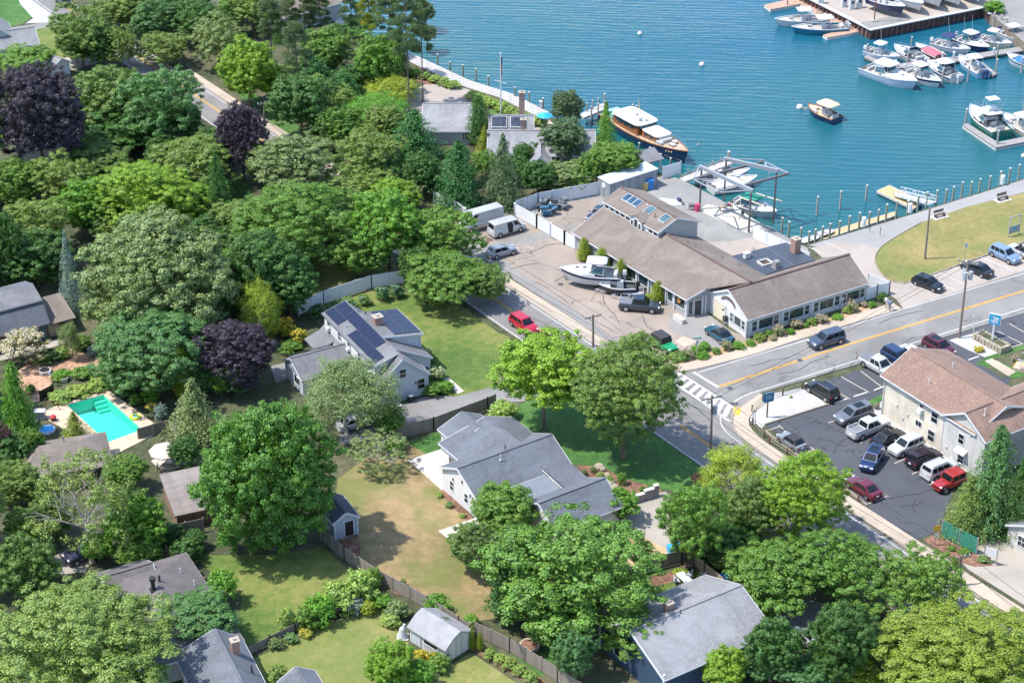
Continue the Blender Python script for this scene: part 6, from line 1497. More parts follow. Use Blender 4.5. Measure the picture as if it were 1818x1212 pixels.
def vehicle(kind,name,label,cat,colr,u,v,du,dv,top=None,soft=False,open_bed=False,cover=False,open_top=False,sunroof=False,spare=False,zc=.7,L=None,roof_col=None,open_door=False,rack=False,group=None):
 l,W,H,zb,zh,zn,(ra,sb,rr,rf),wr,cl,zrear=VK[kind];l=L or l
 p=P(u,v,zc);a=heading(u,v,du,dv)
 root=thing(name,label,cat,(p.x,p.y,.065),a,group)
 pm=paint('paint_%02x%02x%02x' % tuple(int(255*min(1,q)) for q in colr),colr)
 X=lambda t: (t- .5)*l
 hw=W/2;cl0=cl
 st=[(0.0,.86,zrear*.80,cl+.12),(.012,.93,zrear*.95,cl+.05),(.05,.98,zrear,cl),(ra+.02,1.0,max(zb,zrear) if kind not in ('pickup',) else zb,cl),(.5,1.0,zb,cl),(sb- .02,1.0,zb,cl),(sb+.05,.99,zh,cl),(.90,.96,(zh+zn)/2+.06,cl),(.97,.90,zn+.03,cl),(.993,.82,zn- .1,cl+.06),(1.0,.76,zn- .22,cl+.14)]
 if kind=='jeep': st=[(0.0,.95,zb,cl),(.3,.97,zb,cl),(.6,.95,zb,cl),(.66,.82,zh,cl),(.96,.72,zn+.08,cl),(1.0,.72,zn,cl+.05)]
 if kind in ('van','bigvan'): st=[(0.0,.97,zb,cl),(.02,1.0,zb,cl),(.5,1,zb,cl),(.84,1,zb,cl),(.92,.97,zh- .05,cl),(.98,.9,zn,cl+.03),(1.0,.84,zn- .2,cl+.1)]
 rings=[]
 for t,kx,zt,z0 in st:
  h=hw*kx;x=X(t);zm=z0+(zt- z0)*.35;zs=zt- min(.14,(zt- z0)*.25)
  rings.append([(x,-h*.90,z0),(x,-h,zm),(x,-h*.985,zs),(x,-h*.88,zt),(x,h*.88,zt),(x,h*.985,zs),(x,h,zm),(x,h*.90,z0)])
 mb=MB();mb.loft(rings,cap0=True,cap1=True)
 # loft winds inward: flip
 mb.f=[tuple(reversed(q)) for q in mb.f]
 body=mb.build('body',pm,root,smooth=False)
 me=body.data;me.polygons.foreach_set('use_smooth',[True]*len(me.polygons))
 try: me.set_sharp_from_angle(angle=R(38))
 except Exception: pass
 # cabin
 bw,rw=hw*.90,hw*(.74 if kind not in ('van','bigvan','jeep') else .86)
 bz=zb- .03
 B4=[(X(ra),-bw,bz),(X(sb),-bw,bz),(X(sb),bw,bz),(X(ra),bw,bz)];T4=[(X(rr),-rw,H),(X(rf),-rw,H),(X(rf),rw,H),(X(rr),rw,H)]
 Bv=[Vector(q) for q in B4];Tv=[Vector(q) for q in T4]
 def face(i,j,u0,u1,v0,v1,o=.012):
  def pt(u_,v_): return (Bv[i].lerp(Bv[j],u_)).lerp(Tv[i].lerp(Tv[j],u_),v_)
  q=[pt(u0,v0),pt(u1,v0),pt(u1,v1),pt(u0,v1)];n=(q[1]- q[0]).cross(q[3]- q[0]).normalized();return [w_+n*o for w_ in q]
 cabm=BLACK if soft else (paint('roof_%02x%02x%02x' % tuple(int(255*q) for q in roof_col),roof_col) if roof_col else pm)
 if soft and not open_top: cabm=plain('black_soft_top',(.03,.03,.035),.8)
 if not open_top:
  mb=MB();ins=.05
  T5=[(X(rr)+.12,-rw+.1,H+.04),(X(rf)- .12,-rw+.1,H+.04),(X(rf)- .12,rw- .1,H+.04),(X(rr)+.12,rw- .1,H+.04)]
  mb.loft([B4,T4,T5],cap1=True);cab=mb.build('cabin',cabm,root)
  def win(nm,*q):
   m=MB();m.quad(*face(*q));return m.build(nm,CARGLASS,root)
  win('windshield',1,2,.07,.93,.12,.93);win('rear_window',3,0,.1,.9,.25 if kind in ('suv','bigsuv','hatch','van','bigvan') else .15,.9) if not (kind=='bigvan') else None
  nside=3 if kind in ('bigsuv','suv','van') else 2
  if kind=='bigvan': cuts=[(.82,.96)]
  elif kind=='van': cuts=[(.06,.30),(.52,.72),(.77,.94)]
  elif kind=='pickup': cuts=[(.08,.46),(.51,.90)]
  elif kind=='jeep': cuts=[(.05,.45),(.52,.92)]
  else: cuts=[(.08,.27),(.31,.57),(.61,.90)] if nside==3 else [(.13,.48),(.52,.88)]
  for c0,c1 in cuts:
   if kind=='van' and c0<.1: continue
   win('side_window',0,1,c0,c1,.14,.86);win('side_window',2,3,1- c1,1- c0,.14,.86)
  if kind=='van':
   for u0 in (.08,.55): m=MB();m.quad(*face(3,0,u0,u0+.36,.3,.85,.02));m.build('rear_window',CARGLASS,root)
  if open_door:
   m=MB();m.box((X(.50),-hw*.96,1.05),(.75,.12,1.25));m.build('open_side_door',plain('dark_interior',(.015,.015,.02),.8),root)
  if sunroof: m=MB();m.box((X((rr+rf)/2+.03),0,H+.045),(l*.26,rw*1.35,.012));m.build('glass_roof',CARGLASS,root)
  if rack:
   for s in (-1,1): m=MB();m.bar((X(rr)+.2,s*(rw- .08),H+.09),(X(rf)- .1,s*(rw- .08),H+.09),.05,.05);m.build('roof_rail',STEEL,root)
 else:
  m=MB();m.box((X(.45),0,zb+.0),(l*.36,hw*1.5,.03));m.build('cockpit',SEATM,root)
  for sx,sy in ((.52,-.38),(.52,.38),(.36,-.38),(.36,.38)): m=MB();m.box((X(sx),sy,zb+.16),(.16,.48,.42));m.box((X(sx)+.2,sy,zb),(.45,.48,.12));m.build('seat',SEATM,root)
  m=MB();q=[(X(sb),-bw,zb),(X(sb),bw,zb),(X(sb)- .55,rw,H- .1),(X(sb)- .55,-rw,H- .1)];m.quad(*q);m.quad(*[(a_- .02,b_,c_) for a_,b_,c_ in reversed(q)]);m.build('windshield',CARGLASS,root)
 if kind=='pickup':
  m=MB();bx0,bx1=X(.03),X(ra)- .05
  if cover: m.box(((bx0+bx1)/2,0,zb+.03),(bx1- bx0,W*.86,.06));m.build('bed_cover',plain('grey_bed_cover',(.13,.14,.16),.5),root)
  else: m.box(((bx0+bx1)/2,0,zb+.006),(bx1- bx0- .1,W*.78,.02));m.build('bed_floor',plain('grey_bed_liner',(.16,.17,.18),.6),root)
  if not cover:
   for s in (-1,1): m=MB();m.box(((bx0+bx1)/2,s*W*.43,zb+.12),(bx1- bx0,.1,.26));m.build('bed_side',pm,root)
   m=MB();m.box((X(.02),0,zb+.12),(.08,W*.86,.26));m.build('tailgate',pm,root)
 key=(wr,)
 if key not in _wh: _wh[key]=(wheel_mesh(wr,.24),rim_mesh(wr,.24))
 for tx in (.185,.81):
  for s in (-1,1):
   w_=share('wheel',_wh[key][0],root,(X(tx),s*(hw- .10),wr));share('rim',_wh[key][1],w_)
   m=MB();m.lathe((0,0,0),[(wr*1.12,-.01),(wr*1.12,.012),(0,.012)],16);o=m.build('wheel_arch',BLACK,root,(0,0,0));o.rotation_euler=(-s*math.pi/2,0,0);o.location=(X(tx),s*(hw- .012),wr+.03)
 for s in (-1,1):
  m=MB();m.box((X(.965),s*hw*.66,zn- .02),(.2,hw*.36,.14));m.build('headlight',HLm,root)
  m=MB();m.box((X(.012),s*hw*.72,zrear*.80),(.1,hw*.34,.16));m.build('taillight',TL,root)
  m=MB();m.box((X(sb)- .35,s*(hw+.06),zb+.08),(.14,.18,.14));m.build('wing_mirror',BLACK if kind in ('van','bigvan') else pm,root)
 m=MB();m.box((X(.985),0,zn- .22),(.12,hw*1.0,.2));m.build('grille',BLACK,root)
 m=MB();m.box((X(.0)- .01,0,cl+.12),(.1,W*.8,.18));m.build('rear_bumper',pm if kind not in ('pickup','van','jeep') else STEEL,root)
 m=MB();m.box((X(.0)- .02,0,zrear*.68),(.03,.4,.16));m.build('number_plate',PLATE,root)
 if spare: w_=share('spare_wheel',_wh[key][0],root,(X(0)- .15,0,1.0),(0,0,math.pi/2))
 return root
LOTG='vehicles in the dark parking lot';FORG='vehicles on the boat shop forecourt';PKG='cars parked along the park lawn'
WH_=(.46,.465,.47);BLK=(.008,.010,.013);SIL=(.24,.255,.27)
for a in [
 ('bigvan','cargo_van','tall white cargo van parked against the fence under the cedars','van',WH_,853,389,-50,14,dict(zc=1.3,group=FORG)),
 ('van','passenger_van','older white van with its side door open','van',WH_,900,402,35,-10,dict(zc=1.0,open_door=True,group=FORG)),
 ('hatch','parked_car','silver compact crossover in front of the white vans','car',(.24,.26,.29),891,445,27,-7.4,dict(group=FORG)),
 ('pickup','pickup_truck','dark grey pickup with black covered bed on the forecourt','pickup',(.035,.045,.06),1136,542,45,4,dict(cover=True,roof_col=(.01,.02,.035),group=FORG)),
 ('suv','red_car','bright red car driving on the shaded street','car',(.42,.010,.03),930,576,40,27,{}),
 ('jeep','off_roader','green off-roader with dark soft top','car',(.01,.28,.10),1180,612,31,21,dict(soft=True,group=FORG)),
 ('coupe','sports_coupe','teal blue sports coupe by the cream garage door','car',(.012,.085,.13),1277,592,-22,-16,dict(roof_col=(.012,.02,.025),group=FORG)),
 ('bigsuv','moving_car','slate blue utility vehicle driving on the cross street','car',(.055,.075,.11),1467,603,-50,15,{}),
 ('hatch','parked_car','black hatchback at the curved end of the park lawn','car',BLK,1648,502,28,11,dict(group=PKG,L=4.5)),
 ('sedan','parked_car','black sedan behind the twin transformer pole','car',BLK,1734,476,-28,-12,dict(group=PKG)),
 ('suv','parked_car','pale blue utility vehicle along the park lawn','car',(.17,.25,.36),1784,452,28,13,dict(group=PKG)),
 ('mini','convertible','white open convertible cut by the right edge','car',WH_,1814,446,28,13,dict(open_top=True,group=PKG,L=4.4)),
 ('pickup','pickup_truck','white pickup with grey covered bed at the shingled building corner','pickup',WH_,1560,650,30,17,dict(cover=True,group=LOTG)),
 ('suv','parked_car','royal blue car half hidden behind the red-brown roof','car',(.010,.03,.09),1594,634,28,16,dict(group=LOTG)),
 ('sedan','parked_car','white car of which only the roof shows behind the red-brown roof','car',WH_,1622,629,28,16,dict(group=LOTG)),
 ('suv','parked_car','maroon utility vehicle with glass roof behind the red-brown roof','car',(.09,.008,.022),1667,616,28,16,dict(sunroof=True,group=LOTG)),
 ('suv','parked_car','black crossover beside the white gravel island','car',BLK,1460,693,-29,-17,dict(group=LOTG,rack=True)),
 ('bigsuv','parked_car','grey utility vehicle with a sunshade behind its windshield','car',(.13,.14,.16),1515,736,-45,16,dict(sunroof=True,group=LOTG)),
 ('pickup','pickup_truck','white pickup with empty open bed','pickup',WH_,1542,759,46,-19,dict(group=LOTG,L=5.9)),
 ('sedan','parked_car','black sedan between the white pickup and white crossover','car',BLK,1579,776,40,-17,dict(group=LOTG)),
 ('suv','parked_car','white crossover facing out of its stall','car',WH_,1609,791,-40,17,dict(group=LOTG)),
 ('suv','parked_car','dark purple utility vehicle in the stall row','car',(.018,.009,.018),1641,812,40,-17,dict(group=LOTG)),
 ('bigsuv','parked_car','white utility vehicle with long windows next to the red one','car',WH_,1670,832,40,-17,dict(group=LOTG,rack=True)),
 ('jeep','off_roader','red off-roader partly under the conifer','car',(.33,.02,.02),1684,856,-35,15,dict(group=LOTG)),
 ('mini','small_convertible','silver small convertible with black soft top','car',SIL,1405,782,-25,-16.6,dict(soft=True,group=LOTG)),
 ('suv','moving_car','deep blue car crossing the middle of the lot','car',(.006,.022,.085),1548,815,-14,22,dict(sunroof=True,group=LOTG)),
 ('sedan','parked_car','dark red sedan by the post fence','car',(.13,.010,.025),1532,864,-30,-20,dict(group=LOTG)),
 ('suv','parked_car','dark purple car by the grey trunk, lower left','car',(.03,.03,.06),150,980,-30,12,{}),
 ('sedan','parked_car','dark blue car behind the boat shop gate','car',(.03,.045,.075),1062,379,-25,18,dict(group=FORG)),
 ('sedan','parked_car','grey car under the trees beside the blue bin','car',(.2,.21,.22),1322,1017,30,3,{}),
 ('suv','moving_car','silver car on the street half hidden by leaves','car',SIL,748,430,32,22,{}),
 ('sedan','moving_car','dark car at the top edge of the street','car',BLK,112,1,-32,-22,{}),
 ('sedan','parked_car','white car at the solar house driveway under the feathery tree','car',WH_,632,748,30,-8,{}),
 ('sedan','parked_car','white car glimpsed between trees at the bottom','car',WH_,1425,1132,30,6,{}),
]: vehicle(*a[:9],**a[9])
m=MB();r_=[o for o in bpy.data.objects if o.get('label')=='grey utility vehicle with a sunshade behind its windshield'][0]
# ================================================================== BOATS AND DOCKS
GEL=plain('white_gelcoat',(.47,.475,.475),.25,.03,coat=.4);CREAM=plain('cream_deck',(.38,.35,.31),.5,.06);VINYL=plain('white_cushion',(.42,.42,.42),.5);NAVYH=plain('navy_hull',(.012,.022,.075),.2,coat=.5);TEALH=plain('teal_blue_hull',(.02,.14,.22),.2,coat=.5);GREYH=plain('ice_blue_hull',(.38,.45,.52),.2,coat=.5);LBLUE=plain('light_blue_hull',(.22,.40,.56),.2,coat=.5);GREENH=plain('green_hull',(.01,.12,.09),.2,coat=.5);REDH=plain('mahogany_hull',(.2,.035,.025),.2,coat=.5);BEIGEH=plain('beige_hull',(.5,.47,.36),.25,coat=.4)
CANV=plain('white_canvas',(.5,.5,.5),.7);TANC=plain('tan_canvas',(.62,.46,.28),.8);NAVYC=plain('navy_canvas',(.02,.03,.10),.8);GRNC=plain('green_canvas',(.01,.19,.13),.8);PINKC=plain('faded_red_canvas',(.62,.10,.14),.8);BLUEC=plain('blue_canvas',(.02,.13,.42),.8);DARKG=plain('dark_grey_engine',(.05,.055,.07),.35);BLUEENG=plain('navy_engine',(.03,.045,.12),.3);VARN=plain('varnished_wood',(.24,.095,.035),.25,.2,coat=.5);TEAK=planks('teak_deck',(.45,.34,.24),.12);LENS=glass('boat_window',(.02,.06,.08),.05)
def hull_fn(l,b,fb,tr=.86,fine=2.0):
 def w(t): return b/2*(tr+(1- tr)*min(1,t/.35))*(1- max(0,(t- .45)/.55) ** fine)
 def sh(t): return fb*(1+.35*t*t)
 return w,sh
def boat(name,label,l,b,bow,stern,hullm,top=None,deckm=CREAM,fb=.85,cab=None,engines=1,engm=GEL,z=WATER_Z,group=None,stripe=None,seats=True,cover=None,topm=CANV,tower=False,rail=False,ant=0,cat='boat',wood=False,topl=None,topx=.40):
 pb,ps=P(*bow,z+fb),P(*stern,z+fb)
 a=math.atan2(pb.y- ps.y,pb.x- ps.x);c=(pb+ps)/2;l=(pb- ps).length if l is None else l
 b *= 1.28;fb *= 1.2;root=thing(name,label,cat,(c.x,c.y,z),a,group)
 w,sh=hull_fn(l,b,fb);N=14;X=lambda t: (t- .5)*l
 rings=[]
 for i in range(N+1):
  t=i/N*.995;h=max(w(t),.015);s=sh(t);rk=.10*l*max(0,t- .6)/.4  # bow rakes forward at the sheer
  x=X(t);xl=x- rk*.0
  def px(k): return x- (1- k)*.09*l*max(0,(t- .65)/.35)
  rings.append([(px(1),-h,s),(px(.6),-h*.97,s*.55),(px(.2),-h*.80,.0),(px(0),0,-.35),(px(.2),h*.80,0),(px(.6),h*.97,s*.55),(px(1),h,s)])
 mb=MB();mb.loft(rings,closed=False);mb.add(rings[0],[tuple(range(7))])
 hull=mb.build('hull',hullm,root,smooth=True)
 try: hull.data.set_sharp_from_angle(angle=R(40))
 except Exception: pass
 if stripe:
  mb=MB()
  for sg in (0,6):
   k=1 if sg==0 else 5
   for i in range(N):
    q=[Vector(rings[i][sg]).lerp(Vector(rings[i][k]),.12),Vector(rings[i+1][sg]).lerp(Vector(rings[i+1][k]),.12),Vector(rings[i+1][sg]).lerp(Vector(rings[i+1][k]),.75),Vector(rings[i][sg]).lerp(Vector(rings[i][k]),.75)]
    o=Vector((0,-.012 if sg==0 else .012,0));mb.quad(*[v_+o for v_ in q])
  mb.build('hull_stripe',stripe,root)
 # gunwale: a rounded rail along both sheers
 gm=VARN if wood else GEL
 mb=MB()
 for i in range(N):
  for sg in (0,6):
   p,q=Vector(rings[i][sg]),Vector(rings[i+1][sg]);mb.bar(p,q,.16,.09)
 mb.build('gunwale',gm,root)
 # decks: cockpit sole low aft, foredeck at the sheer
 cut=.62 if cab else .70
 mb=MB()
 def strip(t0,t1,dz,k=.95,n=6):
  for i in range(n):
   ta,tb=t0+(t1- t0)*i/n,t0+(t1- t0)*(i+1)/n
   mb.quad((X(ta),-w(ta)*k,sh(ta)+dz),(X(tb),-w(tb)*k,sh(tb)+dz),(X(tb),w(tb)*k,sh(tb)+dz),(X(ta),w(ta)*k,sh(ta)+dz))
 strip(.02,cut,-.42);mb.quad((X(.02),-w(.02),sh(0)- .42),(X(.02),w(.02),sh(0)- .42),(X(.02),w(.02),sh(0)),(X(.02),-w(.02),sh(0)))
 mb.build('cockpit_sole',deckm,root)
 mb=MB();strip(cut,.985,-.02 if cab else -.10);x=X(cut);mb.quad((x,-w(cut)*.95,sh(cut)- .45),(x,w(cut)*.95,sh(cut)- .45),(x,w(cut)*.95,sh(cut)- .02),(x,-w(cut)*.95,sh(cut)- .02));mb.build('foredeck',GEL if not wood else deckm,root)
 zs=sh(.4)
 if cover:
  mb=MB();t0,t1=.05,.62;n=6;rg=[]
  for i in range(n+1):
   t=t0+(t1- t0)*i/n;h=w(t)*.78;k=math.sin(math.pi*min(1,.15+.85*i/n))*.32;rg.append([(X(t),-h,sh(t)+.05),(X(t),-h*.5,sh(t)+.12+k),(X(t),h*.5,sh(t)+.12+k),(X(t),h,sh(t)+.05)])
  mb.loft(rg,closed=False);mb.build('canvas_cover',cover,root)
 elif cab=='express':
  mb=MB();n=8;rg=[]
  for i in range(n+1):
   t=.42+.50*i/n;h=w(t)*.78;k=.55*(1- (i/n) ** 2.2);rg.append([(X(t),-h,sh(t)),(X(t),-h*.8,sh(t)+k),(X(t),h*.8,sh(t)+k),(X(t),h,sh(t))])
  mb.loft(rg,closed=False);mb.add(rg[0],[(0,1,2,3)]);mb.build('trunk_cabin',GEL,root,smooth=False)
  for t in (.60,.72): m=MB();m.box((X(t),0,sh(t)+.55*(1- ((t- .42)/.5) ** 2.2)+.02),(.45,.45,.04));m.build('deck_hatch',DARKG,root)
  mb=MB();x0,x1=X(.36),X(.47);h=w(.42)*.82
  lo=[(x0- .6,-h,zs+.25),(x1+.35,-h*.85,zs+.45),(x1+.35,h*.85,zs+.45),(x0- .6,h,zs+.25)];hi=[(x0- .6,-h*.85,zs+1.15),(x1- .45,-h*.7,zs+1.2),(x1- .45,h*.7,zs+1.2),(x0- .6,h*.85,zs+1.15)]
  mb.quad(lo[1],lo[2],hi[2],hi[1]);mb.quad(lo[0],lo[1],hi[1],hi[0]);mb.quad(lo[2],lo[3],hi[3],hi[2]);mb.build('windscreen',LENS,root)
  mb=MB()
  for a_,b_ in ((0,0),(1,1),(2,2),(3,3)): mb.bar(lo[a_],hi[b_],.07,.07)
  mb.bar(Vector(lo[1]).lerp(Vector(lo[2]),.5),Vector(hi[1]).lerp(Vector(hi[2]),.5),.06,.06);mb.bar(hi[1],hi[2],.07,.07);mb.bar(lo[1],lo[2],.06,.06);mb.bar(lo[0],lo[1],.06,.06);mb.bar(lo[2],lo[3],.06,.06);mb.build('windscreen_frame',GEL,root)
 else:
  mb=MB();cx=X(.42);mb.box((cx,0,zs- .42+.55),(.9,.75,1.1),taper=.85);mb.build('console',GEL,root)
  mb=MB();mb.quad((cx+.42,-.34,zs+.62),(cx+.42,.34,zs+.62),(cx+.15,.28,zs+1.05),(cx+.15,-.28,zs+1.05));mb.build('windscreen',LENS,root)
 if seats and not cover:
  for tx,wy in ((.30,1.0),(.10,1.5 if b>2 else 1.0)):
   m=MB();m.box((X(tx),0,zs- .15),(.5,wy,.5));m.box((X(tx)- .22,0,zs+.2),(.12,wy,.4));m.build('seat',VINYL,root)
  if not cab:
   for s in (-1,1): m=MB();t=.66;m.box((X(t),s*w(t)*.55,zs- .1),(1.2,.35,.35));m.build('bow_seat',VINYL,root)
 if top:
  zt=zs+(1.75 if top != 'low' else 1.3);tl=l*(topl or (.30 if cab != 'express' else .33));tw=b*(.96 if topl==.5 else .8);cx=X(topx)
  mb=MB();n=8;rg=[]
  for i in range(n+1):
   q=-1+2*i/n;k=(1- abs(q) ** 5) ;rg.append([(cx+q*tl/2,-tw/2*(.75+.25*k),zt),(cx+q*tl/2,-tw*.3,zt+.05+.07*k),(cx+q*tl/2,tw*.3,zt+.05+.07*k),(cx+q*tl/2,tw/2*(.75+.25*k),zt),(cx+q*tl/2,0,zt- .05)])
  mb.loft(rg,closed=True,cap0=True,cap1=True);tp=mb.build('hardtop' if top=='hard' else 'canopy',topm,root,smooth=True)
  for sx in (-.38,.38):
   for s in (-1,1): m=MB();m.bar((cx+sx*tl*.9,s*min(.55,tw*.36) if not cab else s*tw*.42,zs- .3),(cx+sx*tl,s*tw*.4,zt),.05,.05);m.build('canopy_post',STEEL if top != 'hard' else GEL,root)
 if tower:
  m=MB();zt=zs+2.9
  for sx in (-.6,.5):
   for s in (-1,1): m.bar((X(.40)+sx,s*b*.36,zs+1.5),(X(.40)+sx*.7,s*b*.28,zt+.9),.05,.05)
  m.box((X(.4),0,zs+2.2),(1.2,1.5,.5));m.build('flybridge',GEL,root);m=MB();m.box((X(.4),0,zt+.95),(1.6,1.9,.08));m.build('tower_top',CANV,root)
 if rail:
  m=MB();n=7
  for i in range(n):
   ta,tb=.55+.43*i/n,.55+.43*(i+1)/n
   for s in (-1,1): m.bar((X(ta),s*w(ta)*.97,sh(ta)+.5),(X(tb),s*w(tb)*.97,sh(tb)+.5),.035,.035);m.bar((X(ta),s*w(ta)*.97,sh(ta)),(X(ta),s*w(ta)*.97,sh(ta)+.5),.03,.03)
  m.build('bow_rail',STEEL,root)
 for i in range(ant): m=MB();y=(-1) ** i*b*.3;m.tube((X(.35),y,zs+1.2),(X(.25),y*1.1,zs+4.4),.022,.012,5);m.build('antenna',WHITE,root)
 for i in range(engines):
  y=(i- (engines- 1)/2)*.75;m=MB();x=X(0)- .35
  m.box((x,y,fb+.28),(.62,.42,.55),taper=.8);m.box((x+.03,y,fb- .15),(.3,.22,.5));m.box((x,y,fb- .65),(.3,.14,.7));m.build('outboard_motor',engm,root)
 return root
SL='boats berthed along the finger dock';MA='boats at the brown dock';RK='boats stored on the wharf'
boat('centre_console','white centre console with long bow, farther of two at the brown dock',9.2,2.7,(1379,38),(1458,33),GEL,'soft',engines=2,group=MA)
boat('centre_console','teal hulled centre console, nearer of two at the brown dock',10.2,2.9,(1405,52),(1502,47),TEALH,'hard',engines=3,group=MA)
boat('hardtop_boat','grey hulled hardtop boat at the outer end of the finger dock',6.6,2.4,(1593,104),(1543,90),GREYH,'hard',group=SL,ant=1)
boat('cuddy_boat','white cuddy cruiser second from the outer end, bow away',7.8,2.7,(1589,84),(1637,108),GEL,None,cab='express',engines=0,rail=True,group=SL)
boat('runabout','mahogany runabout with faded red cover',6.6,2.2,(1625,80),(1671,102),REDH,None,cover=PINKC,engines=0,group=SL,fb=.7)
boat('centre_console','white centre console with dark top right of the red cover',7.2,2.5,(1717,90),(1663,76),GEL,'soft',topm=NAVYC,group=SL,ant=1)
boat('hardtop_boat','navy hulled hardtop boat with white roof',7.2,2.5,(1750,86),(1706,70),NAVYH,'hard',cab='express',group=SL,ant=2)
boat('centre_console','cream centre console beside the dock shore end',6.2,2.3,(1791,80),(1745,68),BEIGEH,'soft',engm=NAVYC,group=SL)
boat('centre_console','white centre console cut by the right edge',7.2,2.5,(1826,76),(1780,56),GEL,'soft',engm=BLUEENG,group=SL)
boat('express_cruiser','largest white express cruiser on the near side of the finger dock',11.0,3.5,(1621,148),(1544,121),GREYH,'hard',cab='express',engines=0,fb=1.1,group=SL)
boat('hardtop_boat','navy striped boat with white hardtop next to the largest cruiser',8.2,2.7,(1672,150),(1607,122),GEL,'hard',stripe=NAVYH,group=SL,engines=1)
boat('pilot_boat','blue striped boat with white roof and outboard towards the channel',8.0,2.7,(1648,112),(1697,138),GEL,'hard',stripe=TEALH,cab='express',group=SL,engm=GEL)
boat('centre_console','light blue centre console with twin dark outboards',8.0,2.6,(1701,101),(1749,132),LBLUE,'soft',engines=2,engm=BLUEENG,group=SL)
boat('bowrider','blue and white bowrider with blue cover at the right edge',6.0,2.3,(1791,100),(1832,116),GEL,None,cover=BLUEC,stripe=TEALH,engines=0,group=SL)
boat('sportfisher','green hulled sportfishing boat with tall tower',10.2,3.5,(1721,192),(1782,236),GREENH,'hard',cab='express',engines=0,fb=1.25,tower=True,rail=True,ant=2)
boat('centre_console','cream hulled boat beside the green sportfisher',8.0,2.7,(1784,206),(1834,236),BEIGEH,'hard',engines=1)
boat('launch','small moored launch with tan canopy and navy hull',6.6,2.5,(1437,190),(1484,210),NAVYH,'soft',topm=TANC,deckm=TANC,wood=True,engines=0,fb=.8,topl=.5,topx=.33)
boat('runabout','white runabout with green canopy under the steel frame',7.6,2.7,(1377,380),(1304,356),GEL,'low',topm=GRNC,cab='express',engines=0,topl=.36,topx=.42)
for i,(bw,st_,hm) in enumerate((((1606,16),(1546,-4),NAVYH),((1641,12),(1588,-14),GEL),((1672,4),(1628,-20),GEL),((1706,0),(1662,-22),GEL),((1742,-6),(1700,-28),GREYH))):
 boat('stored_boat',['navy hulled boat on stands nearest the light pole','white boat on stands with black rub rail','white boat on stands third from the light pole','white boat on stands fourth from the light pole','grey covered boat on stands at the wharf corner'][i],8.0,2.7,bw,st_,hm,None,z=1.1,group=RK,engines=0)
boat('lift_boat','white boat hull moored behind the steel frame',8.5,2.7,(1322,306),(1248,316),GEL,None,engines=0)
boat('lift_boat','second white boat lying by the plank pier',8.0,2.5,(1338,318),(1268,332),GEL,None,engines=0,seats=False,cover=CANV)
# boats on the forecourt
boat('trailer_boat','navy and white boat with white canopy on forecourt stands',8.4,2.7,(1004,482),(1094,488),GEL,'hard',stripe=NAVYH,z=.9,fb=1.0,engines=1,group='boats on the forecourt',cab='express')
boat('skiff','black skiff on a trailer beside the globe arborvitae',4.8,1.9,(1068,508),(1124,508),plain('black_hull',(.03,.035,.045),.4),None,z=.55,fb=.55,engines=1,engm=BLACK,group='boats on the forecourt',deckm=plain('dark_sole',(.05,.06,.06),.7),seats=False)
def dinghy(label,u,v,du,dv,z=.35,l=3.3,cm=plain('grey_inflatable',(.42,.44,.48),.5)):
 p=P(u,v,z);a=heading(u,v,du,dv);root=thing('inflatable_dinghy',label,'dinghy',(p.x,p.y,z),a);r=.22;m=MB();pts=[]
 for i in range(13): t=math.pi*(i/12- .5);pts.append((l*.22+.75*math.cos(t)*1.25,.62*math.sin(t),.1+.12*math.cos(t)))
 pts=[(-l/2,-.62,.1)]+pts+[(-l/2,.62,.1)]
 for a_,b_ in zip(pts[:-1],pts[1:]): m.tube(a_,b_,r,r,10)
 m.build('tube',cm,root,smooth=True);m=MB();m.box((-.2,0,-.02),(l*.8,1.1,.06));m.build('floor',CREAM,root);m=MB();m.box((-.2,0,.2),(.3,1.1,.08));m.build('bench',VINYL,root);m=MB();m.box((-l/2+.1,0,.15),(.06,1.1,.4));m.build('transom',GEL,root)
 m=MB();m.box((-l/2- .1,0,.5),(.35,.25,.35));m.box((-l/2- .05,0,.1),(.16,.12,.6));m.build('outboard_motor',BLACK,root);return root
dinghy('grey inflatable dinghy with small outboard beside the dark pickup',1122,519,-40,-1)
def trailer(label,u,v,du,dv,l=5.0):
 p=P(u,v,.3);a=heading(u,v,du,dv);root=thing('boat_trailer',label,'trailer',(p.x,p.y,0.07),a);m=MB()
 for s in (-1,1): m.bar((-l/2,s*.6,.42),(l*.2,s*.6,.42),.09,.1);m.bar((l*.2,s*.6,.42),(l/2,0,.42),.09,.1)
 for x in (-l*.4,-l*.1,l*.18): m.bar((x,-.6,.42),(x,.6,.42),.08,.08)
 m.bar((l/2,0,0),(l/2,0,.5),.07,.07);m.build('frame',plain('galvanised',(.4,.41,.42),.4),root)
 for s in (-1,1): w_=share('wheel',wheel_mesh(.3,.2),root,(-.5,s*.8,.3));share('rim',rim_mesh(.3,.2),w_)
trailer('galvanised trailer under the black skiff',1090,516,-40,0);trailer('galvanised trailer under the grey inflatable',1112,526,-40,0,4.0)
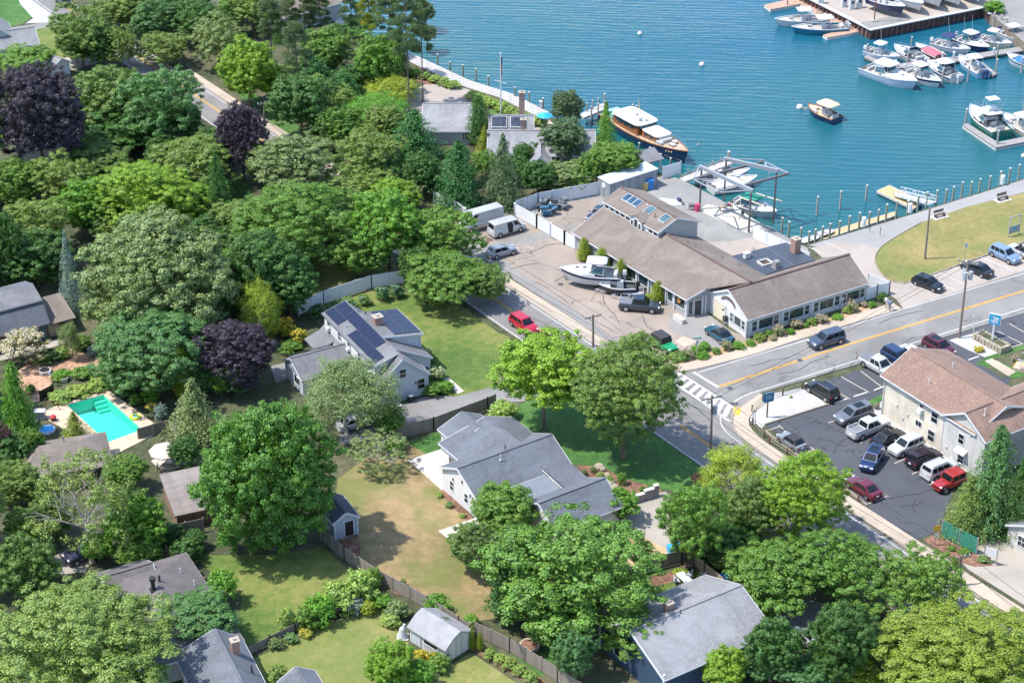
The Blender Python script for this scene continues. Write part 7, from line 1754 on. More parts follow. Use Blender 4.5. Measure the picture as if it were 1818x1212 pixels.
# shrink-wrapped white hull lying in the yard with its engine
p=P(1187,357,.2);root=thing('upturned_hull','white upturned hull lying on the yard asphalt','boat',(p.x,p.y,.06),heading(1187,357,40,6));m=MB();rg=[]
for i in range(9):
 t=i/8;h=.95*(1- abs(2*t- 1) ** 3)+.05;rg.append([((t- .5)*4.6,-h,0),((t- .5)*4.6,-h*.6,.32*h),((t- .5)*4.6,h*.6,.32*h),((t- .5)*4.6,h,0)])
m.loft(rg,closed=False);m.build('hull',GEL,root,smooth=True)
p=P(1206,355,.4);root=thing('spare_outboard','navy outboard engine lying beside the upturned hull','engine',(p.x,p.y,.06),heading(1206,355,20,14));m=MB();m.box((0,0,.35),(.8,.5,.55),taper=.75);m.build('cowling',BLUEENG,root);m=MB();m.box((.7,0,.2),(.9,.2,.3));m.build('leg',DARKG,root)
# ---- classic motor yacht
pb,ps=P(1222,274,WATER_Z+1.9),P(1080,196,WATER_Z+1.9);a=math.atan2(pb.y- ps.y,pb.x- ps.x);c=(pb+ps)/2;l=(pb- ps).length;b=4.9
root=thing('motor_yacht','classic motor yacht with navy hull, varnished cabins and white roofs','yacht',(c.x,c.y,WATER_Z),a)
w,sh=hull_fn(l,b,1.75,.8,2.4);X=lambda t: (t- .5)*l;rings=[];N=18
for i in range(N+1):
 t=i/N*.997;h=max(w(t),.02);s=sh(t)- .25*math.sin(math.pi*t);px=lambda k: X(t)- (1- k)*.05*l*max(0,(t- .7)/.3)
 rings.append([(px(1),-h,s),(px(.5),-h*.96,s*.5),(px(.2),-h*.82,0),(px(0),0,-.5),(px(.2),h*.82,0),(px(.5),h*.96,s*.5),(px(1),h,s)])
m=MB();m.loft(rings,closed=False);m.add(rings[0],[tuple(range(7))]);m.build('hull',NAVYH,root,smooth=True)
m=MB()
for i in range(N):
 m.quad(*[(q[0],q[1]*.98,q[2]- .06) for q in (rings[i][0],rings[i+1][0],rings[i+1][6],rings[i][6])])
m.build('deck',TEAK,root)
m=MB()
for i in range(N):
 for s in (0,6): m.bar(rings[i][s],rings[i+1][s],.16,.13)
m.build('cap_rail',VARN,root)
D=lambda t: sh(t)- .25*math.sin(math.pi*t)
def house_block(nm,t0,t1,k,h0,h1,roofm,ov,mt):
 m=MB();lo=[];hi=[]
 for t,s in ((t0,-1),(t1,-1),(t1,1),(t0,1)): lo.append((X(t),s*w(t)*k,D(t)- .05));hi.append((X(t)- (.25 if t==t1 else -.1),s*w((t0+t1)/2)*k*.95,D((t0+t1)/2)+h0))
 m.hexa(lo,hi);m.build(nm,mt,root)
 m=MB();n=10;z=D((t0+t1)/2)+h0;pts=[]
 ww=w((t0+t1)/2)*k+ov
 for i in range(24):
  q=2*math.pi*i/24;pts.append(((X((t0+t1)/2))+(X(t1)- X(t0)+ov*2)/2*(abs(math.cos(q)) ** .35)*(1 if math.cos(q)>0 else -1),ww*(abs(math.sin(q)) ** .35)*(1 if math.sin(q)>0 else -1)))
 m.prism(pts,z,z+.12);m.build(nm+'_roof',roofm,root);return z
z1=house_block('wheelhouse',.18,.50,.80,1.7,0,CANV,.35,VARN)
z2=house_block('foredeck_cabin',.52,.71,.62,1.0,0,CANV,.16,VARN)
for i in range(4):
 t=.50;y=(-.75+.5*i)*w(.36)*.7;m=MB();m.box((X(.505)+.08,y+.0,D(.5)+1.25),(.06,w(.36)*.32,.5));m.build('wheelhouse_window',LENS,root)
for s in (-1,1):
 for t in (.27,.34,.41): m=MB();m.box((X(t),s*w(.34)*.80,D(t)+1.1),(1.1,.06,.5));m.build('side_window',LENS,root)
 for t in (.57,.63): m=MB();m.box((X(t),s*w(.6)*.62,D(t)+.6),(.7,.06,.35));m.build('side_window',LENS,root)
m=MB();m.box((X(.725),0,D(.72)+.3),(.8,2.2,.5));m.box((X(.712),0,D(.72)+.7),(.25,2.2,.5));m.build('settee',VINYL,root)
m=MB();m.box((X(.73),-w(.73)*.62,D(.72)+.25),(1.3,.5,.4));m.build('side_settee',VINYL,root)
for t,y,s in ((.79,.8,(.9,.6,.3)),(.82,-.2,(1.1,.7,.22))): m=MB();m.box((X(t),y,D(t)+.15),s);k=m.build('deck_hatch',VARN,root);m=MB();m.box((X(t),y,D(t)+.15+s[2]/2+.03),(s[0]*1.05,s[1]*1.05,.05));q=m.build('hatch_lid',VINYL,k,(0,0,0))
m=MB();m.tube((X(.42),.1,z1),(X(.36),.2,z1+3.2),.08,.04,8);m.build('mast',plain('mast_buff',(.5,.36,.2),.5),root)
for t,y in ((.33,.4),(.44,-.5),(.46,.3)): m=MB();m.lathe((X(t),y,z1+.1),[(0,.5),(.28,.42),(.32,.15),(.2,0)],10);m.build('roof_fitting',GEL if y>0 else STEEL,root)
m=MB()
for s in (0,6):
 for i in range(9,N- 1): p,q=Vector(rings[i][s])+Vector((0,0,.55)),Vector(rings[i+1][s])+Vector((0,0,.55));m.tube(p,q,.03,.03,5);m.tube(Vector(rings[i][s]),p,.025,.025,5)
m.build('guard_rail',STEEL,root)
m=MB()
for i in range(3):
 q=Vector(rings[N- 3][0]).lerp(Vector(rings[N- 2][0]),i*.4) ;m.box((q.x- .1,q.y- .06,q.z- .55),(.22,.1,.16))
m.build('bow_lettering',plain('gilt_letters',(.6,.42,.25),.4),root)
for t in (.05,.12): m=MB();m.box((X(t),0,D(t)+.4),(.8,2.6,.6));m.build('aft_settee',plain('aqua_cushion',(.25,.55,.5),.6),root)
# ---- docks
ORD='first second third fourth fifth sixth seventh eighth ninth tenth eleventh twelfth thirteenth fourteenth fifteenth sixteenth seventeenth eighteenth nineteenth twentieth twenty-first twenty-second twenty-third twenty-fourth twenty-fifth twenty-sixth twenty-seventh twenty-eighth'.split()
PILEM=plain('green_treated_pile',(.21,.235,.185),.9,.3,1.0);PILEG=plain('grey_pile',(.3,.28,.25),.9,.3,1.0);PCAP=plain('pile_cap',(.45,.44,.42),.8)
def pile_mesh(h,r,mt):
 m=MB();m.tube((0,0,-2.6),(0,0,h),r,r*.93,10);me=m.mesh('piling',mt);return me
_pm={}
def piling(u,v,htop_v=None,label=None,group=None,z=WATER_Z,h=None,r=.17,mt=None,cap=True):
 """u,v: foot where it meets water or ground; htop_v: bearing of its head"""
 p=P(u,v,z)
 if htop_v is not None:
  d=p.y*_c+(CAM_H- z)*_s;h=(v- htop_v)*d/FOC/_c
 mt=mt or PILEM
 root=thing('piling',label,'piling',(p.x,p.y,z),0,group)
 key=(round(h*2)/2,r,mt.name)
 if key not in _pm: _pm[key]=pile_mesh(key[0],r,mt)
 share('shaft',_pm[key],root)
 if cap:
  ck=('cap',r)
  if ck not in _pm: m=MB();m.tube((0,0,0),(0,0,.05),r*1.05,r*.8,10);_pm[ck]=m.mesh('cap',PCAP)
  share('cap',_pm[ck],root,(0,0,key[0]))
 return root
def dock(name,label,pts,z,th,mt,edge=plain('grey_dock_edge',(.42,.4,.37),.8),cat='dock',group=None,floats=True,zoff=0):
 q=[P(u,v,z) for u,v in pts];c=sum(q,Vector())/len(q);root=thing(name,label,cat,(c.x,c.y,0),0,group,world_parts=True)
 m=MB();m.prism([(p.x,p.y) for p in q],z- .08,z);m.build('decking',mt,root)
 for a_,b_ in zip(q,q[1:]+q[:1]): m=MB();m.bar((a_.x,a_.y,z- .16),(b_.x,b_.y,z- .16),.12,.36);m.build('edge_beam',edge,root)
 if floats:
  m=MB();m.prism([(p.x*.97+c.x*.03,p.y*.97+c.y*.03) for p in q],WATER_Z- .3,z- .2);m.build('float',BLACK,root)
 return root
dz_=-1.25
bd=thing('brown_dock','brown composite dock with two arms beside the wharf','dock',tuple(P(1480,40,0)),0,None,world_parts=True)
for pts in (((1357,9),(1368,17),(1419,8),(1432,0),(1420,-6)),((1420,8),(1438,-4),(1532,54),(1509,58)),((1461,62),(1469,67),(1508,60),(1532,54),(1500,52))):
 q=[P(u,v,dz_) for u,v in pts];m=MB();m.prism([(p.x,p.y) for p in q],dz_- .12- .002*len(bd.children),dz_- .002*len(bd.children));m.build('decking',DOCKB,bd)
 m=MB();m.prism([(p.x,p.y) for p in q],WATER_Z- .2,dz_- .13);m.build('float',plain('pale_float',(.5,.48,.45),.8),bd)
fd=thing('finger_dock','long grey floating dock with boats on both sides','dock',tuple(P(1680,110,0)),0,None,world_parts=True)
for k,pts in enumerate((((1534,101),(1540,98),(1590,120),(1582,123)),((1582,123),(1590,114),(1700,100),(1830,80),(1830,88),(1700,109)),((1738,112),(1744,110),(1770,131),(1763,134)))):
 q=[P(u,v,dz_) for u,v in pts];m=MB();m.prism([(p.x,p.y) for p in q],dz_- .3- .003*k,dz_- .003*k);m.build('decking',DOCKGY,fd);m=MB();m.prism([(p.x,p.y) for p in q],WATER_Z- .2,dz_- .32);m.build('float',BLACK,fd)
ld=thing('lower_dock','grey floating dock in front of the green sportfisher','dock',tuple(P(1760,240,0)),0,None,world_parts=True)
for k,pts in enumerate((((1709,222),(1718,219),(1774,254),(1768,262)),((1768,262),(1774,252),(1850,236),(1850,246)))):
 q=[P(u,v,dz_) for u,v in pts];m=MB();m.prism([(p.x,p.y) for p in q],dz_- .3- .003*k,dz_- .003*k);m.build('decking',DOCKGY,ld);m=MB();m.prism([(p.x,p.y) for p in q],WATER_Z- .2,dz_- .32);m.build('float',plain('pale_float',(.5,.48,.45),.8),ld)
dock('wooden_float','new pine float at the foot of the gangway',[(1557,339),(1579,329),(1638,358),(1622,370)],-1.2,.1,DOCKY)
dock('wooden_float','long pine float moored along the sea wall pilings',[(1424,430),(1440,420),(1588,376),(1592,380),(1580,386),(1440,432)],-1.25,.1,DOCKY)
m=MB();
for u,v,s in ((1440,424,4.0),(1467,413,3.0)):
 p=P(u,v,-1.0);root=thing('white_skiff','white skiff hull lying on the long pine float, %s' % ('shore end' if u<1450 else 'farther one'),'boat',(p.x,p.y,-1.2),heading(u,v,30,-9));m=MB();rg=[]
 for i in range(7): t=i/6;h=.7*(1- max(0,2*t- 1) ** 2.2)+.02;rg.append([((t- .5)*s,-h,.35),((t- .5)*s,-h*.6,.02),((t- .5)*s,h*.6,.02),((t- .5)*s,h,.35)])
 m.loft(rg,closed=False,cap0=True);m.build('hull',GEL,root,smooth=True);m=MB();m.box((0,0,.25),(.25,1.1,.06));m.build('thwart',CREAM,root)
# gangway truss
a_,b_=P(1592,346,-1.0),P(1656,362,.1);root=thing('gangway','aluminium gangway with truss railings down to the pine float','gangway',tuple(a_),0,None,world_parts=True)
dv_=(b_- a_);sd=Vector((-dv_.y,dv_.x,0)).normalized()*.75;m=MB();m.hexa([a_- sd,b_- sd,b_+sd,a_+sd],[q+Vector((0,0,.12)) for q in (a_- sd,b_- sd,b_+sd,a_+sd)]);m.build('deck',plain('aluminium_deck',(.5,.5,.5),.5),root)
for s in (-1,1):
 m=MB();n=8;up=Vector((0,0,1.1));o=sd*s
 m.bar(a_+o+up,b_+o+up,.07,.07);m.bar(a_+o+up*.5,b_+o+up*.5,.05,.05)
 for i in range(n+1):
  p=a_.lerp(b_,i/n)+o;m.bar(p,p+up,.06,.06)
  if i<n: q=a_.lerp(b_,(i+1)/n)+o;m.bar(p+up*(i % 2),q+up*((i+1) % 2),.05,.05)
 m.build('truss_rail',plain('aluminium',(.55,.55,.56),.35,.05),root)
# boardwalk of pale planks along the cottage shore
bk=thing('boardwalk','pale weathered plank boardwalk along the cottage shore','boardwalk',tuple(P(870,160,0)),0,None,world_parts=True)
oe=resample(Lp((700,84),(757,109),(834,145),(908,168),(978,203)),0.9);ie=offset(oe,-2.6)
for i in range(len(oe)- 1):
 g=.04;a1,a2,b1,b2=oe[i].lerp(oe[i+1],g),oe[i+1].lerp(oe[i],g),ie[i].lerp(ie[i+1],g),ie[i+1].lerp(ie[i],g)
 m=MB();m.prism([(p.x,p.y) for p in (b1,b2,a2,a1)],.12,.22+random.uniform(0,.015));m.build('deck_panel',DOCKG,bk)
m=MB();m.loft([[(p.x,p.y,-2.2),(p.x,p.y,.11),(q.x,q.y,.11),(q.x,q.y,-2.2)] for p,q in zip(oe,ie)],closed=True,cap0=True,cap1=True);m.build('substructure',WALLM,bk)
for i,(u,v,t) in enumerate(((777,116,100),(799,125,110),(822,135,118),(845,147,126),(867,155,136),(914,175,155),(939,184,165),(964,195,176))): piling(u,v,t,'dark treated piling along the boardwalk, %s from the far end' % ('first second third fourth fifth sixth seventh eighth'.split()[i]),'pilings along the boardwalk',z=-.2,mt=PILEM)
p=P(960,193,.2);root=thing('dock_box','small white power pedestal at the boardwalk end','pedestal',tuple(p));m=MB();m.box((0,0,.6),(.4,.4,1.2));m.box((0,0,1.25),(.5,.5,.12));m.build('post',WHITE,root)
pr=dock('plank_pier','short plank pier with white topped posts behind the dark pine',[(1030,203),(1036,209),(1078,192),(1070,184)],-.1,.1,DOCKG,floats=False)
for i,(u,v) in enumerate(((1042,196),(1052,192),(1062,188),(1050,203),(1062,198),(1073,193))): piling(u,v+2,v- 12,'post of the short pier by the dark pine, %s %s' % (ORD[i % 3],'along its far edge' if i<3 else 'along its near edge'),'posts of the short pier',z=-.1,r=.13,mt=PILEG)
piling(1073,192,167,'tall pile at the outer end of the short pier',None,z=-1,mt=PILEG)
for i,(u,v,t,lb) in enumerate(((1123,206,187,'taller weathered pile behind the yacht roof'),(1130,208,190,'dark pile right of the weathered one behind the yacht'),(1134,280,257,'mooring pile by the yacht amidships'),(1153,288,265,'mooring pile at the yacht foredeck side'),(1172,300,274,'mooring pile beside the dock shelter'),(1190,302,284,'mooring pile with metal band under the yacht bow'))): piling(u,v,t,lb,'piles round the motor yacht',mt=PILEG if i<2 else PILEM)
# picket pier beside the steel frame
pp=dock('picket_pier','plank pier with closely set pickets beside the steel frame',[(1208,316),(1216,322),(1308,286),(1300,281)],.15,.1,DOCKG,floats=False)
pa,pb_=P(1207,315,.15),P(1300,280,.15);m=MB();n=26
for i in range(n):
 p=pa.lerp(pb_,i/n);m.box((p.x,p.y,-.4),(.2,.16,2.6 if i % 4==0 else 1.7));
 if i % 4==3 or i==n- 1: m.build('pickets',PILEG,pp);m=MB()
piling(1293,290,271,'thick capped pile at the outer end of the picket pier',None,z=-.5,r=.24,mt=PILEG)
# sea wall pilings, bollards
sw=[(1388,409,387),(1400,416,392),(1421,427,403),(1436,428,409),(1447,424,406),(1460,419,401),(1473,414,397),(1490,409,392),(1507,406,387),(1525,400,380),(1543,393,375),(1559,389,371),(1573,385,365),(1591,379,360),(1611,373,355),(1629,369,350),(1645,363,344),(1662,360,339),(1679,353,335),(1692,348,330),(1707,345,325),(1724,339,321),(1739,334,316),(1757,329,311),(1775,326,306),(1791,320,301),(1808,314,296),(1826,309,291)]
for i,(u,v,t) in enumerate(sw): piling(u,v,t,'green treated sea wall piling, %s counting from the boatyard corner' % ORD[i],'sea wall pilings',z=-.05)
for i,(u,v) in enumerate(((1533,402),(1615,377),(1779,327))): p=P(u,v,.1);root=thing('bollard',['white capped bollard at the first pair of posts','white capped bollard beside the gangway','white capped bollard at the far right path edge'][i],'bollard',tuple(p),0,'white bollards on the path');m=MB();m.lathe((0,0,0),[(.32,0),(.32,1.0),(.26,1.15),(.36,1.25),(.28,1.45),(0,1.5)],12);m.build('post',WHITE,root)
for u,v,t,lb,mt in ((1450,382,353,'white headed pile standing in open water',WHITE),(1491,372,343,'dark footed pile in open water, middle one',PILEG),(1537,356,329,'leaning dark footed pile in open water near the float',PILEG)): piling(u,v,t,lb,'piles standing in open water',mt=PILEG)
for i,(u,v,t) in enumerate(((1539,98,79),(1611,112,91),(1618,80,68),(1624,150,128),(1673,146,123),(1697,71,57),(1718,142,117),(1768,130,108),(1770,101,79),(1813,127,103),(1763,46,23),(1776,50,30),(1785,55,35),(1795,60,40),(1814,66,48),(1714,219,197),(1770,258,235),(1817,198,181))): piling(u,v,t,'weathered marina pile %s' % ('at the outer dock corner','between cuddy and runabout','behind the cuddy cruiser','at the largest cruiser bow','between two striped boats','behind the dark topped boat','left of the light blue boat','at the short side arm end','beside the dock power post','before the blue cover','tallest at the marina wall','second at the marina wall','third at the marina wall','fourth at the marina wall','last at the marina wall','at the lower dock outer end','at the lower dock corner','behind the cream hulled boat')[i],'marina piles',z=-1.5,mt=PILEG)
for i,(u,v) in enumerate(((1693,103),(1589,118),(1627,112),(1673,104),(1764,96))): p=P(u,v,-1.2);root=thing('power_post','white power post on the finger dock, %s from the outer end' % ('fourth','first','second','third','fifth')[i],'pedestal',tuple(p),0,'power posts on the finger dock');m=MB();m.box((0,0,.5),(.3,.3,1.0));m.build('post',WHITE,root);m=MB();m.lathe((0,0,1.0),[(.26,0),(.24,.12),(0,.2)],8);m.build('cap',WHITE,root)
def buoy(u,v,r,label,g='mooring buoys'):
 p=P(u,v,WATER_Z);root=thing('buoy',label,'buoy',tuple(p),0,g);m=MB();m.lathe((0,0,.1),[(r*math.cos(q),r*math.sin(q)) for q in [(-.5+k/8)*math.pi for k in range(9)]],14);m.build('ball',GEL,root,smooth=True);m=MB();m.tube((0,0,.1+r*.9),(0,0,.25+r),.08,.08,8);m.build('eye',plain('orange_eye',(.5,.2,.08),.6),root)
buoy(1136,61,.45,'white mooring buoy in the open harbour, upper one');buoy(1246,116,.5,'white mooring buoy in the open harbour, lower one');buoy(1420,192,.6,'white mooring ball tied to the tan canopied launch');buoy(1817,278,.4,'white buoy at the right edge');buoy(1239,258,.15,'tiny float in front of the yacht')
a_,b_=P(1425,192,WATER_Z+.3),P(1437,190,WATER_Z+.9);root=thing('mooring_line','yellow mooring line from ball to launch','rope',tuple(a_),0,None,world_parts=True);m=MB();m.path([a_,a_.lerp(b_,.5)- Vector((0,0,.2)),b_],.05);m.build('rope',plain('yellow_rope',(.5,.38,.1),.8),root)
# ================================================================== FENCES, POLES, SIGNS, SMALL THINGS
VINYLF=plain('white_vinyl',(.60,.615,.63),.4,.04);GREYWD=planks('grey_fence_boards',(.23,.20,.165),.15,True,.2);TANWD=planks('tan_fence_boards',(.34,.26,.18),.15,True,.15);WOODP=plain('fence_post_wood',(.26,.22,.17),.9,.2);BROWNP=plain('brown_post',(.13,.07,.045),.85,.2);POLEM=plain('utility_pole_wood',(.19,.15,.125),.9,.25,2.0)
def fence(name,label,pts,h,mt,post,step=2.4,cat='fence',pw=.13,group=None,z=0.0):
 q=[Vector(W2(*p)) for p in pts];c=q[0];root=thing(name,label,cat,(c.x,c.y,0),0,group,world_parts=True)
 for a_,b_ in zip(q[:-1],q[1:]):
  L_=(b_- a_).length;n=max(1,round(L_/step))
  for i in range(n):
   p0,p1=a_.lerp(b_,i/n),a_.lerp(b_,(i+1)/n);d=(p1- p0).normalized()*pw*.5;p0,p1=p0+d,p1- d
   m=MB();m.bar((p0.x,p0.y,h/2+.05),(p1.x,p1.y,h/2+.05),.04,h- .06);m.bar((p0.x,p0.y,h- .04),(p1.x,p1.y,h- .04),.07,.09);m.bar((p0.x,p0.y,.3),(p1.x,p1.y,.3),.08,.1);m.build('panel',mt,root)
  for i in range(n+1):
   p=a_.lerp(b_,i/n);m=MB();m.box((p.x,p.y,(h+.12)/2),(pw,pw,h+.12));m.build('post',post,root)
 return root
fence('vinyl_fence','long pale vinyl fence behind the solar house lawn',[(530,560),(575,540),(660,512),(716,503)],2.0,VINYLF,VINYLF)
fence('vinyl_fence','white vinyl fence under the cedars left of the cargo van',[(770,362),(800,374),(828,392)],2.0,VINYLF,VINYLF)
fence('vinyl_fence','white vinyl fence along the back of the boatyard',[(916,380),(955,366),(1062,346)],2.1,VINYLF,VINYLF)
fence('vinyl_gate','white vinyl gates between forecourt and boatyard',[(914,384),(953,405),(1002,434),(1022,444)],2.0,VINYLF,VINYLF,4.0,'gate',.3)
fence('vinyl_fence','white vinyl fence dividing boatyard and shore path',[(1336,424),(1436,472)],2.0,VINYLF,VINYLF)
fence('vinyl_fence','short white vinyl fence at the end of the shop wing',[(1537,534),(1556,528),(1578,523),(1540,508)],1.9,VINYLF,VINYLF)
fence('vinyl_fence','white vinyl fence beside the dock shelter',[(1176,318),(1208,309)],2.0,VINYLF,VINYLF)
fence('board_fence','grey board fence between driveway and ranch house',[(676,786),(770,764),(866,728),(880,722)],1.8,GREYWD,WOODP)
fence('board_fence','grey board fence from garden shed down to the old shed',[(570,958),(612,994),(668,1032),(760,1082),(815,1118),(834,1130)],1.7,GREYWD,WOODP)
fence('board_fence','dark board fence by the brown garage',[(240,985),(300,958),(362,944)],1.8,GREYWD,WOODP)
fence('board_fence','low grey fence along the lower left lawn',[(440,1164),(480,1144),(524,1122),(580,1096),(630,1070)],1.1,GREYWD,WOODP)
fence('board_fence','grey board fence running to the bottom edge',[(842,1128),(905,1158),(990,1210),(1030,1236)],1.8,GREYWD,WOODP)
fence('board_fence','leaning board fence beside the shed climber',[(808,1156),(836,1130)],1.7,TANWD,WOODP)
fence('board_fence','dark board fence behind the patio table',[(1120,1030),(1150,1016),(1210,1000),(1224,996)],1.8,GREYWD,WOODP)
fence('board_fence','tan board fence right of the patio chairs',[(1224,1000),(1250,1022),(1284,1050),(1222,1076),(1244,1092)],1.7,TANWD,TANWD)
fence('board_fence','dark fence around the pool deck corner',[(246,780),(300,764),(316,774)],1.5,GREYWD,WOODP)
fence('board_fence','tan fence beside the dark roofed house',[(296,988),(366,1046)],1.5,TANWD,TANWD)
fence('screen_fence','green mesh screen fence by the mulch island',[(1671,952),(1733,984)],2.1,plain('green_mesh',(.03,.19,.13),.8,.15),plain('grey_fence_post',(.3,.3,.3),.5),2.4)
fence('patio_fence','dark garden fence at the wood chip yard',[(72,712),(96,700)],1.4,BLACK,BLACK,1.5)
def posts_fence(label,pts,n,h=1.0,group=None):
 q=resample(smooth_px(pts,4),3.0);root=thing('post_fence',label,'fence',(q[0].x,q[0].y,0),0,group,world_parts=True)
 for p in q: m=MB();m.box((p.x,p.y,h/2),(.17,.17,h));m.build('post',BROWNP,root)
 for z in (.35,.75):
  m=MB()
  for a_,b_ in zip(q[:-1],q[1:]): m.bar((a_.x,a_.y,z),(b_.x,b_.y,z),.05,.07)
  m.build('rail',WOODP,root)
posts_fence('brown post and rail fence round the white gravel corner',[(1424,690),(1388,702),(1352,713),(1336,728),(1334,748),(1342,764),(1366,784)],9)
posts_fence('brown post and rail fence between pavement and parking lot',[(1366,786),(1400,807),(1468,853),(1537,900)],9,.85)
band('timber_edging',Lp((1358,754),(1471,718.5)),.2,0,.2,WOODP);band('timber_edging',Lp((1360,768),(1540,898)),.2,0,.2,WOODP)
# ---- utility poles and wires
TRANS=plain('transformer_grey',(.34,.36,.38),.4)
def upole(label,u,v,ut,vt,arm=2.4,armrot=.4,tr=0,h=None):
 p=P(u,v,0);lo,hi=4.0,16.0
 for _ in range(30):
  mm=(lo+hi)/2;d=p.y*_c+(CAM_H- mm)*_s;up=p.y*_s- (CAM_H- mm)*_c
  if 606- FOC*up/d>vt: lo=mm
  else: hi=mm
 h=lo;t=P(ut,vt,h);lean=Vector((t.x- p.x,max(-1,min(1,t.y- p.y)),h));root=thing('utility_pole',label,'pole',tuple(p),0,'utility poles')
 m=MB();m.tube((0,0,-.2),lean,.17,.12,10);m.build('pole',POLEM,root);top=lean
 if arm:
  dx,dy=math.cos(armrot)*arm/2,math.sin(armrot)*arm/2;z=h- .35;m=MB();m.bar((top.x- dx,top.y- dy,z),(top.x+dx,top.y+dy,z),.12,.14);m.bar((top.x- dx*.6,top.y- dy*.6,z),(top.x,top.y,z- .8),.05,.05);m.build('crossarm',POLEM,root)
  for k in (-1,-.5,.5,1): m=MB();m.lathe((top.x+dx*k*.95,top.y+dy*k*.95,z+.07),[(.06,0),(.09,.08),(.06,.16),(.09,.22),(0,.3)],8);m.build('insulator',TRANS,root)
 for i in range(tr): ang=armrot+.2+i*2.2;m=MB();m.tube((top.x*.85+math.cos(ang)*.5,top.y*.85+math.sin(ang)*.5,h- 2.6),(top.x*.85+math.cos(ang)*.5,top.y*.85+math.sin(ang)*.5,h- 1.5),.3,.3,12);m.tube((top.x*.85+math.cos(ang)*.5,top.y*.85+math.sin(ang)*.5,h- 1.5),(top.x*.85+math.cos(ang)*.5,top.y*.85+math.sin(ang)*.5,h- 1.3),.08,.05,8);m.build('transformer',TRANS,root)
 return Vector((p.x,p.y,0))+top
t1=upole('utility pole with one transformer at the crosswalk corner',1262,812,1264,702,2.6,.35,1)
t2=upole('tall utility pole with three transformers beside the cross street',1703,600,1719,462,2.6,-.5,3)
t3=upole('leaning utility pole on the park lawn',1642,460,1651,368,0)
t4=upole('utility pole with crossarm at the forecourt edge',1053,616,1053,558,2.4,.45)
t5=upole('utility pole near the mulch island, lower right',1706,1040,1706,985,2.2,.3)
t6=upole('grey pole beside the conifer at the lot end',1766,945,1776,838,0)
t7=upole('utility pole in the trees beside the street',468,218,468,186,2.2,.4)
t8=upole('dark pole at the top of the street',129,12,128,-30,0)
WIRE=plain('wire',(.03,.03,.03),.5)
def wire(label,a_,b_,sag=.6,r=.022):
 root=thing('overhead_wire',label,'wire',tuple(a_),0,'overhead wires',world_parts=True);m=MB();n=8
 m.path([a_.lerp(b_,i/n)- Vector((0,0,sag*4*(i/n)*(1- i/n))) for i in range(n+1)],r,4);m.build('cable',WIRE,root)
V3=Vector
for k,(o,sg) in enumerate(((V3((.9,.3,-.2)),.5),(V3((-.9,-.3,-.2)),.6),(V3((0,0,-1.6)),.8),(V3((.1,0,-2.6)),1.0))):
 nm=('outer','inner','upper cable','lower cable')[k]
 wire('overhead wire from crosswalk pole to forecourt pole, ' +nm,t1+o,t4+o,sg);wire('overhead wire from crosswalk pole to the lower pole, ' +nm,t1+o,t5+o,sg);wire('overhead wire along the shaded upper street, ' +nm,t4+o,t7+o*1.2,sg*2)
 if k<2: wire('overhead wire over the cross street, ' +nm,t1+o,t2+o,sg);wire('overhead wire leaving at the right edge, ' +nm,t5+o,P(1990,1180,9)+o,sg);wire('overhead wire to the upper left edge, ' +nm,t7+o,t8+o,1.2)
# ---- boatyard steel frame
FR=plain('painted_steel_frame',(.12,.11,.115),.5,.2);FRL=plain('pale_steel_top',(.27,.29,.32),.5)
fr0,fr1,fr2,fr3=P(1242,371,0),P(1329,413,0),P(1373,387,-1.0),P(1285,360,-.3)
sf=thing('steel_gantry','open steel boat lift frame standing over the sea wall','frame',tuple(fr0),0,None,world_parts=True);Hh=6.6
tops=[]
for b_,nm in ((fr0,(1245,297)),(fr1,(1332,341)),(fr2,(1373,329)),(fr3,(1286,284))):
 m=MB();t=Vector((b_.x,b_.y,Hh));m.bar(Vector((b_.x,b_.y,-2.0 if b_.z<-.2 else 0)),t,.26,.26);m.build('column',FR,sf);tops.append(t)
e1=(tops[1]- tops[0]).normalized();e2=(tops[2]- tops[1]).normalized()
for a_,b_ in ((tops[0]- e1*.5,tops[1]+e1*.3),(tops[3]- e1*.5,tops[2]+e1*.3)): m=MB();m.bar(a_,b_,.32,.14);m.bar(a_+V3((0,0,.22)),b_+V3((0,0,.22)),.34,.08);m.bar(a_+V3((0,0,-.22)),b_+V3((0,0,-.22)),.34,.08);m.build('main_beam',FRL,sf)
hz=Hh- .55;hb=[(P(1231,318,hz),P(1357,287,hz)),(P(1275,342,hz),P(1401,308,hz))]
for a_,b_ in hb: m=MB();m.bar(a_,b_,.28,.3);m.build('hoist_beam',FR,sf)
for a_,b_ in ((hb[0][0],hb[1][0]),(hb[0][1],hb[1][1]),(hb[0][1]+V3((0,0,.25)),tops[3]- e1*.5),(hb[0][0],tops[0]- e1*.5),(hb[1][1],tops[2]),(hb[1][0],tops[1]),(hb[0][0],hb[0][0].lerp(hb[1][0],.5)+e2*2.4),(hb[1][0],hb[0][0].lerp(hb[1][0],.5)+e2*2.4),(hb[0][1],hb[0][1].lerp(hb[1][1],.5)- e2*2.4)): m=MB();m.bar(a_,b_,.14,.14);m.build('tie_beam',FRL,sf)
for i,(a_,b_) in enumerate((((1313,350),(1357,366)),((1342,343),(1389,358)))): m=MB();m.bar(P(*a_,.9),P(*b_,.9),.16,.16);m.build('sling_bar',plain('sling_timber',(.5,.46,.38),.8),sf)
m=MB()
for i in range(7): p=P(1352,398,0).lerp(P(1378,406,0),i/6);m.bar(p,p+V3((0,0,1.0)),.05,.05)
m.bar(P(1352,398,1),P(1378,406,1),.05,.05);m.bar(P(1352,398,.5),P(1378,406,.5),.05,.05);m.build('handrail',FRL,sf)
